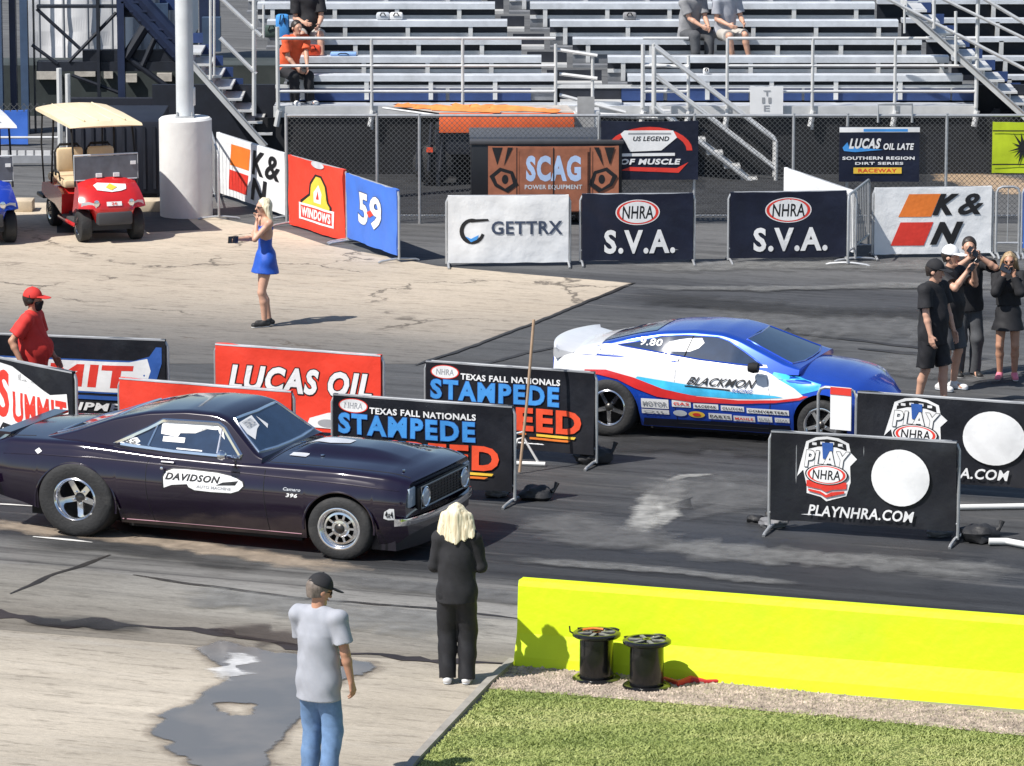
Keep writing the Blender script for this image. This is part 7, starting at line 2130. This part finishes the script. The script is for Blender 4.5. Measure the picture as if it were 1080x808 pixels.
# group at the right
g1, inf = person('man in black cap and black shorts, leftmost of the four at right', 982, 431, 1.74, 52, (cloth_black, 'tee', 0.032), (cloth_blackb, 'shorts', 0.028), headphi=70, cap=cloth_black, hair=hair_dk, skin=skin_l, feet=((0.12, 0.10), (-0.12, -0.10)), hands=((0.16, 0.22, 0.90), (0.14, -0.24, 0.86)), vox=0.008, hem=-0.06, seed=5, belly=0.03, nod=0.15)
g2, inf = person('man in a white cap with dark t-shirt and shorts filming with raised arms', 999, 411, 1.72, 48, (cloth_blackb, 'tee', 0.032), (cloth_dgrey, 'shorts', 0.028), headphi=60, cap=white, hair=hair_dk, skin=skin_l, hands=((0.34, 0.04, 1.50), (0.34, -0.10, 1.50)), vox=0.008, hem=-0.06, seed=6, belly=0.05, elbows=((0.2,0.5,-1),(0.2,-0.5,-1)), handup=(True, True), shoes=shoe_w, curl=(0.8,0.8))
held('phone raised by the man in the white cap', 'phone', 'phone', inf, 1, (0.08, 0.16))
g3, inf = person('dark haired man in grey trousers taking a photo behind the white cap man', 1019, 397, 1.70, 12, (cloth_black, 'tee', 0.026), (cloth_dgrey, 'pants', 0.016), headphi=-5, hair=hair_dk, skin=skin_l, hands=((0.27, 0.06, 1.55), (0.26, -0.08, 1.53)), vox=0.008, seed=7, elbows=((0.1,1,-0.7),(0.1,-1,-0.7)), handup=(True, True), shoes=shoe_b, curl=(0.8,0.8), socks=cloth_mgrey)
held('phone held before the face of the tall dark haired man', 'phone', 'phone', inf, 0, (0.08, 0.16))
g4, inf = person('woman in black jacket, short black skirt and pink shoes taking a photo', 1062, 400, 1.55, -8, (cloth_black, 'crop', 0.034), (cloth_blackb, 'skirt'), headphi=-8, hair=hair_db, hairlen=0.18, female=True, skin=skin_t, shoes=shoe_p, hands=((0.20, 0.07, 1.47), (0.20, -0.07, 1.47)), vox=0.007, seed=8, elbows=((0.2,0.35,-1),(0.2,-0.35,-1)), handup=(True, True), glasses=True, curl=(0.8,0.8), feet=((0.0,0.10),(0.0,-0.10)))
held('phone held up by the woman in the pink shoes', 'phone', 'phone', inf, 1, (0.15, 0.09))
# lettering on the back of the black t-shirt
# spectators
def sitter(label, px, k, phi, top, bottom, h=1.7, **kw):
    y = YB + 0.55 + DEP*k + 0.12; z = z0s + RIS*k
    footz = z - 0.40 if k > 0 else zdeck
    x = D(px, 60, y).x
    return person(label, 0, 0, h, phi, top, bottom, loc=(x, y, footz), seated=(z-footz)/(h/1.75)+0.10, group=None, **kw)
s1, i1 = sitter('seated spectator in black t-shirt and pale shorts above the orange shirted one', 324, 2, 12, (cloth_black, 'tee', 0.035), (khaki, 'shorts', 0.02), h=1.80, belly=0.10, skin=skin_l, hair=hair_dk, feet=((0.50,0.16),(0.46,-0.14)), hands=((0.40,0.12,0.62),(0.34,-0.10,0.66)), vox=0.010, seed=9, lean=(0.10,0))
s2, i2 = sitter('seated spectator in an orange shirt on the lowest bench at the left', 304, 0, 35, (cloth_orange, 'tee', 0.03), (cloth_black, 'pants', 0.02), h=1.65, skin=skin_l, hair=hair_dk, feet=((0.50,0.12),(0.42,-0.14)), hands=((0.45,0.10,0.60),(0.35,-0.05,0.62)), vox=0.010, seed=10, lean=(0.16,0.05), shoes=shoe_w)
s3, i3 = sitter('seated spectator in dark grey t-shirt and red cap beside a blue cushion', 726, 2, 32, (cloth_mgrey, 'tee', 0.028), (cloth_dgrey, 'pants', 0.018), h=1.70, skin=skin_l, hair=hair_gr, cap=cloth_red, feet=((0.46,0.10),(0.40,-0.12)), hands=((0.42,0.12,0.62),(0.42,-0.02,0.64)), vox=0.010, seed=11, lean=(0.12,0.0), shoes=shoe_w)
s4, i4 = sitter('seated spectator in a light grey t-shirt and pale shorts with bare knees', 764, 2, 28, (cloth_grey, 'tee', 0.028), (khaki, 'shorts', 0.02), h=1.74, skin=skin_l, hair=hair_dk, cap=cloth_dgrey, feet=((0.42,0.22),(0.38,-0.06)), hands=((0.34,0.16,0.66),(0.30,-0.10,0.64)), vox=0.010, seed=12, lean=(0.06,0), shoes=cloth_mgrey)
# things near the spectators
def onbench(label, name, cat, px, k, w_, d_, h_, m, dz=0.002, soft=True):
    y = YB + 0.55 + DEP*k + 0.02; z = z0s + RIS*k + dz; x = D(px, 60, y).x
    t = thing(name, label, cat, (x, y, z))
    MB().rbox((-w_/2, 0, 0), (w_/2, d_, h_), min(h_, d_)*0.3).build('cushion' if name == 'seat_cushion' else 'shell', m, t, smooth=True)
    MB().tube([(-w_*0.2, -0.01, h_*0.6), (-w_*0.1, -0.03, h_), (w_*0.1, -0.03, h_), (w_*0.2, -0.01, h_*0.6)], 0.01, 6).build('handle', seam, t, smooth=True)
    return t
onbench('blue seat cushion on the bench beside the spectator in dark grey', 'seat_cushion', 'cushion', 747, 2, 0.22, 0.22, 0.05, bluev)
onbench('blue bag on the bench left of the black shirted spectator', 'shoulder_bag', 'bag', 298, 2, 0.22, 0.18, 0.38, p_blue)
onbench('coral and white drinks cooler on the bench by the orange shirted spectator', 'cooler_box', 'cooler', 330, 1, 0.26, 0.2, 0.17, p_coral)
onbench('dark green bag on the bench at the far left of the stand', 'shoulder_bag', 'bag', 287, 2, 0.3, 0.2, 0.20, mat('dark_green_bag', (0.05,0.08,0.07), 0.8))
onbench('pale blue folded blanket on the bench right of the orange shirted spectator', 'blanket', 'blanket', 362, 1, 0.42, 0.22, 0.05, mat('pale_blue_blanket', (0.25,0.42,0.75), 0.8))
onbench('small white cup on the bench right of the black shirted spectator', 'drink_cup', 'cup', 745, 0, 0.10, 0.10, 0.10, white)

for i_, (px_, k_, lab_, m_) in enumerate(((418, 3, 'white paper bag on an upper bench of the left block', white), (404, 3, 'pale cooler bag on an upper bench of the left block', p_pale), (664, 3, 'grey folded jacket on an upper bench left of the seated pair', cloth_mgrey))):
    onbench(lab_, ('paper_bag', 'cooler_bag', 'folded_jacket')[i_], ('bag', 'bag', 'jacket')[i_], px_, k_, 0.22, 0.16, 0.12, m_)
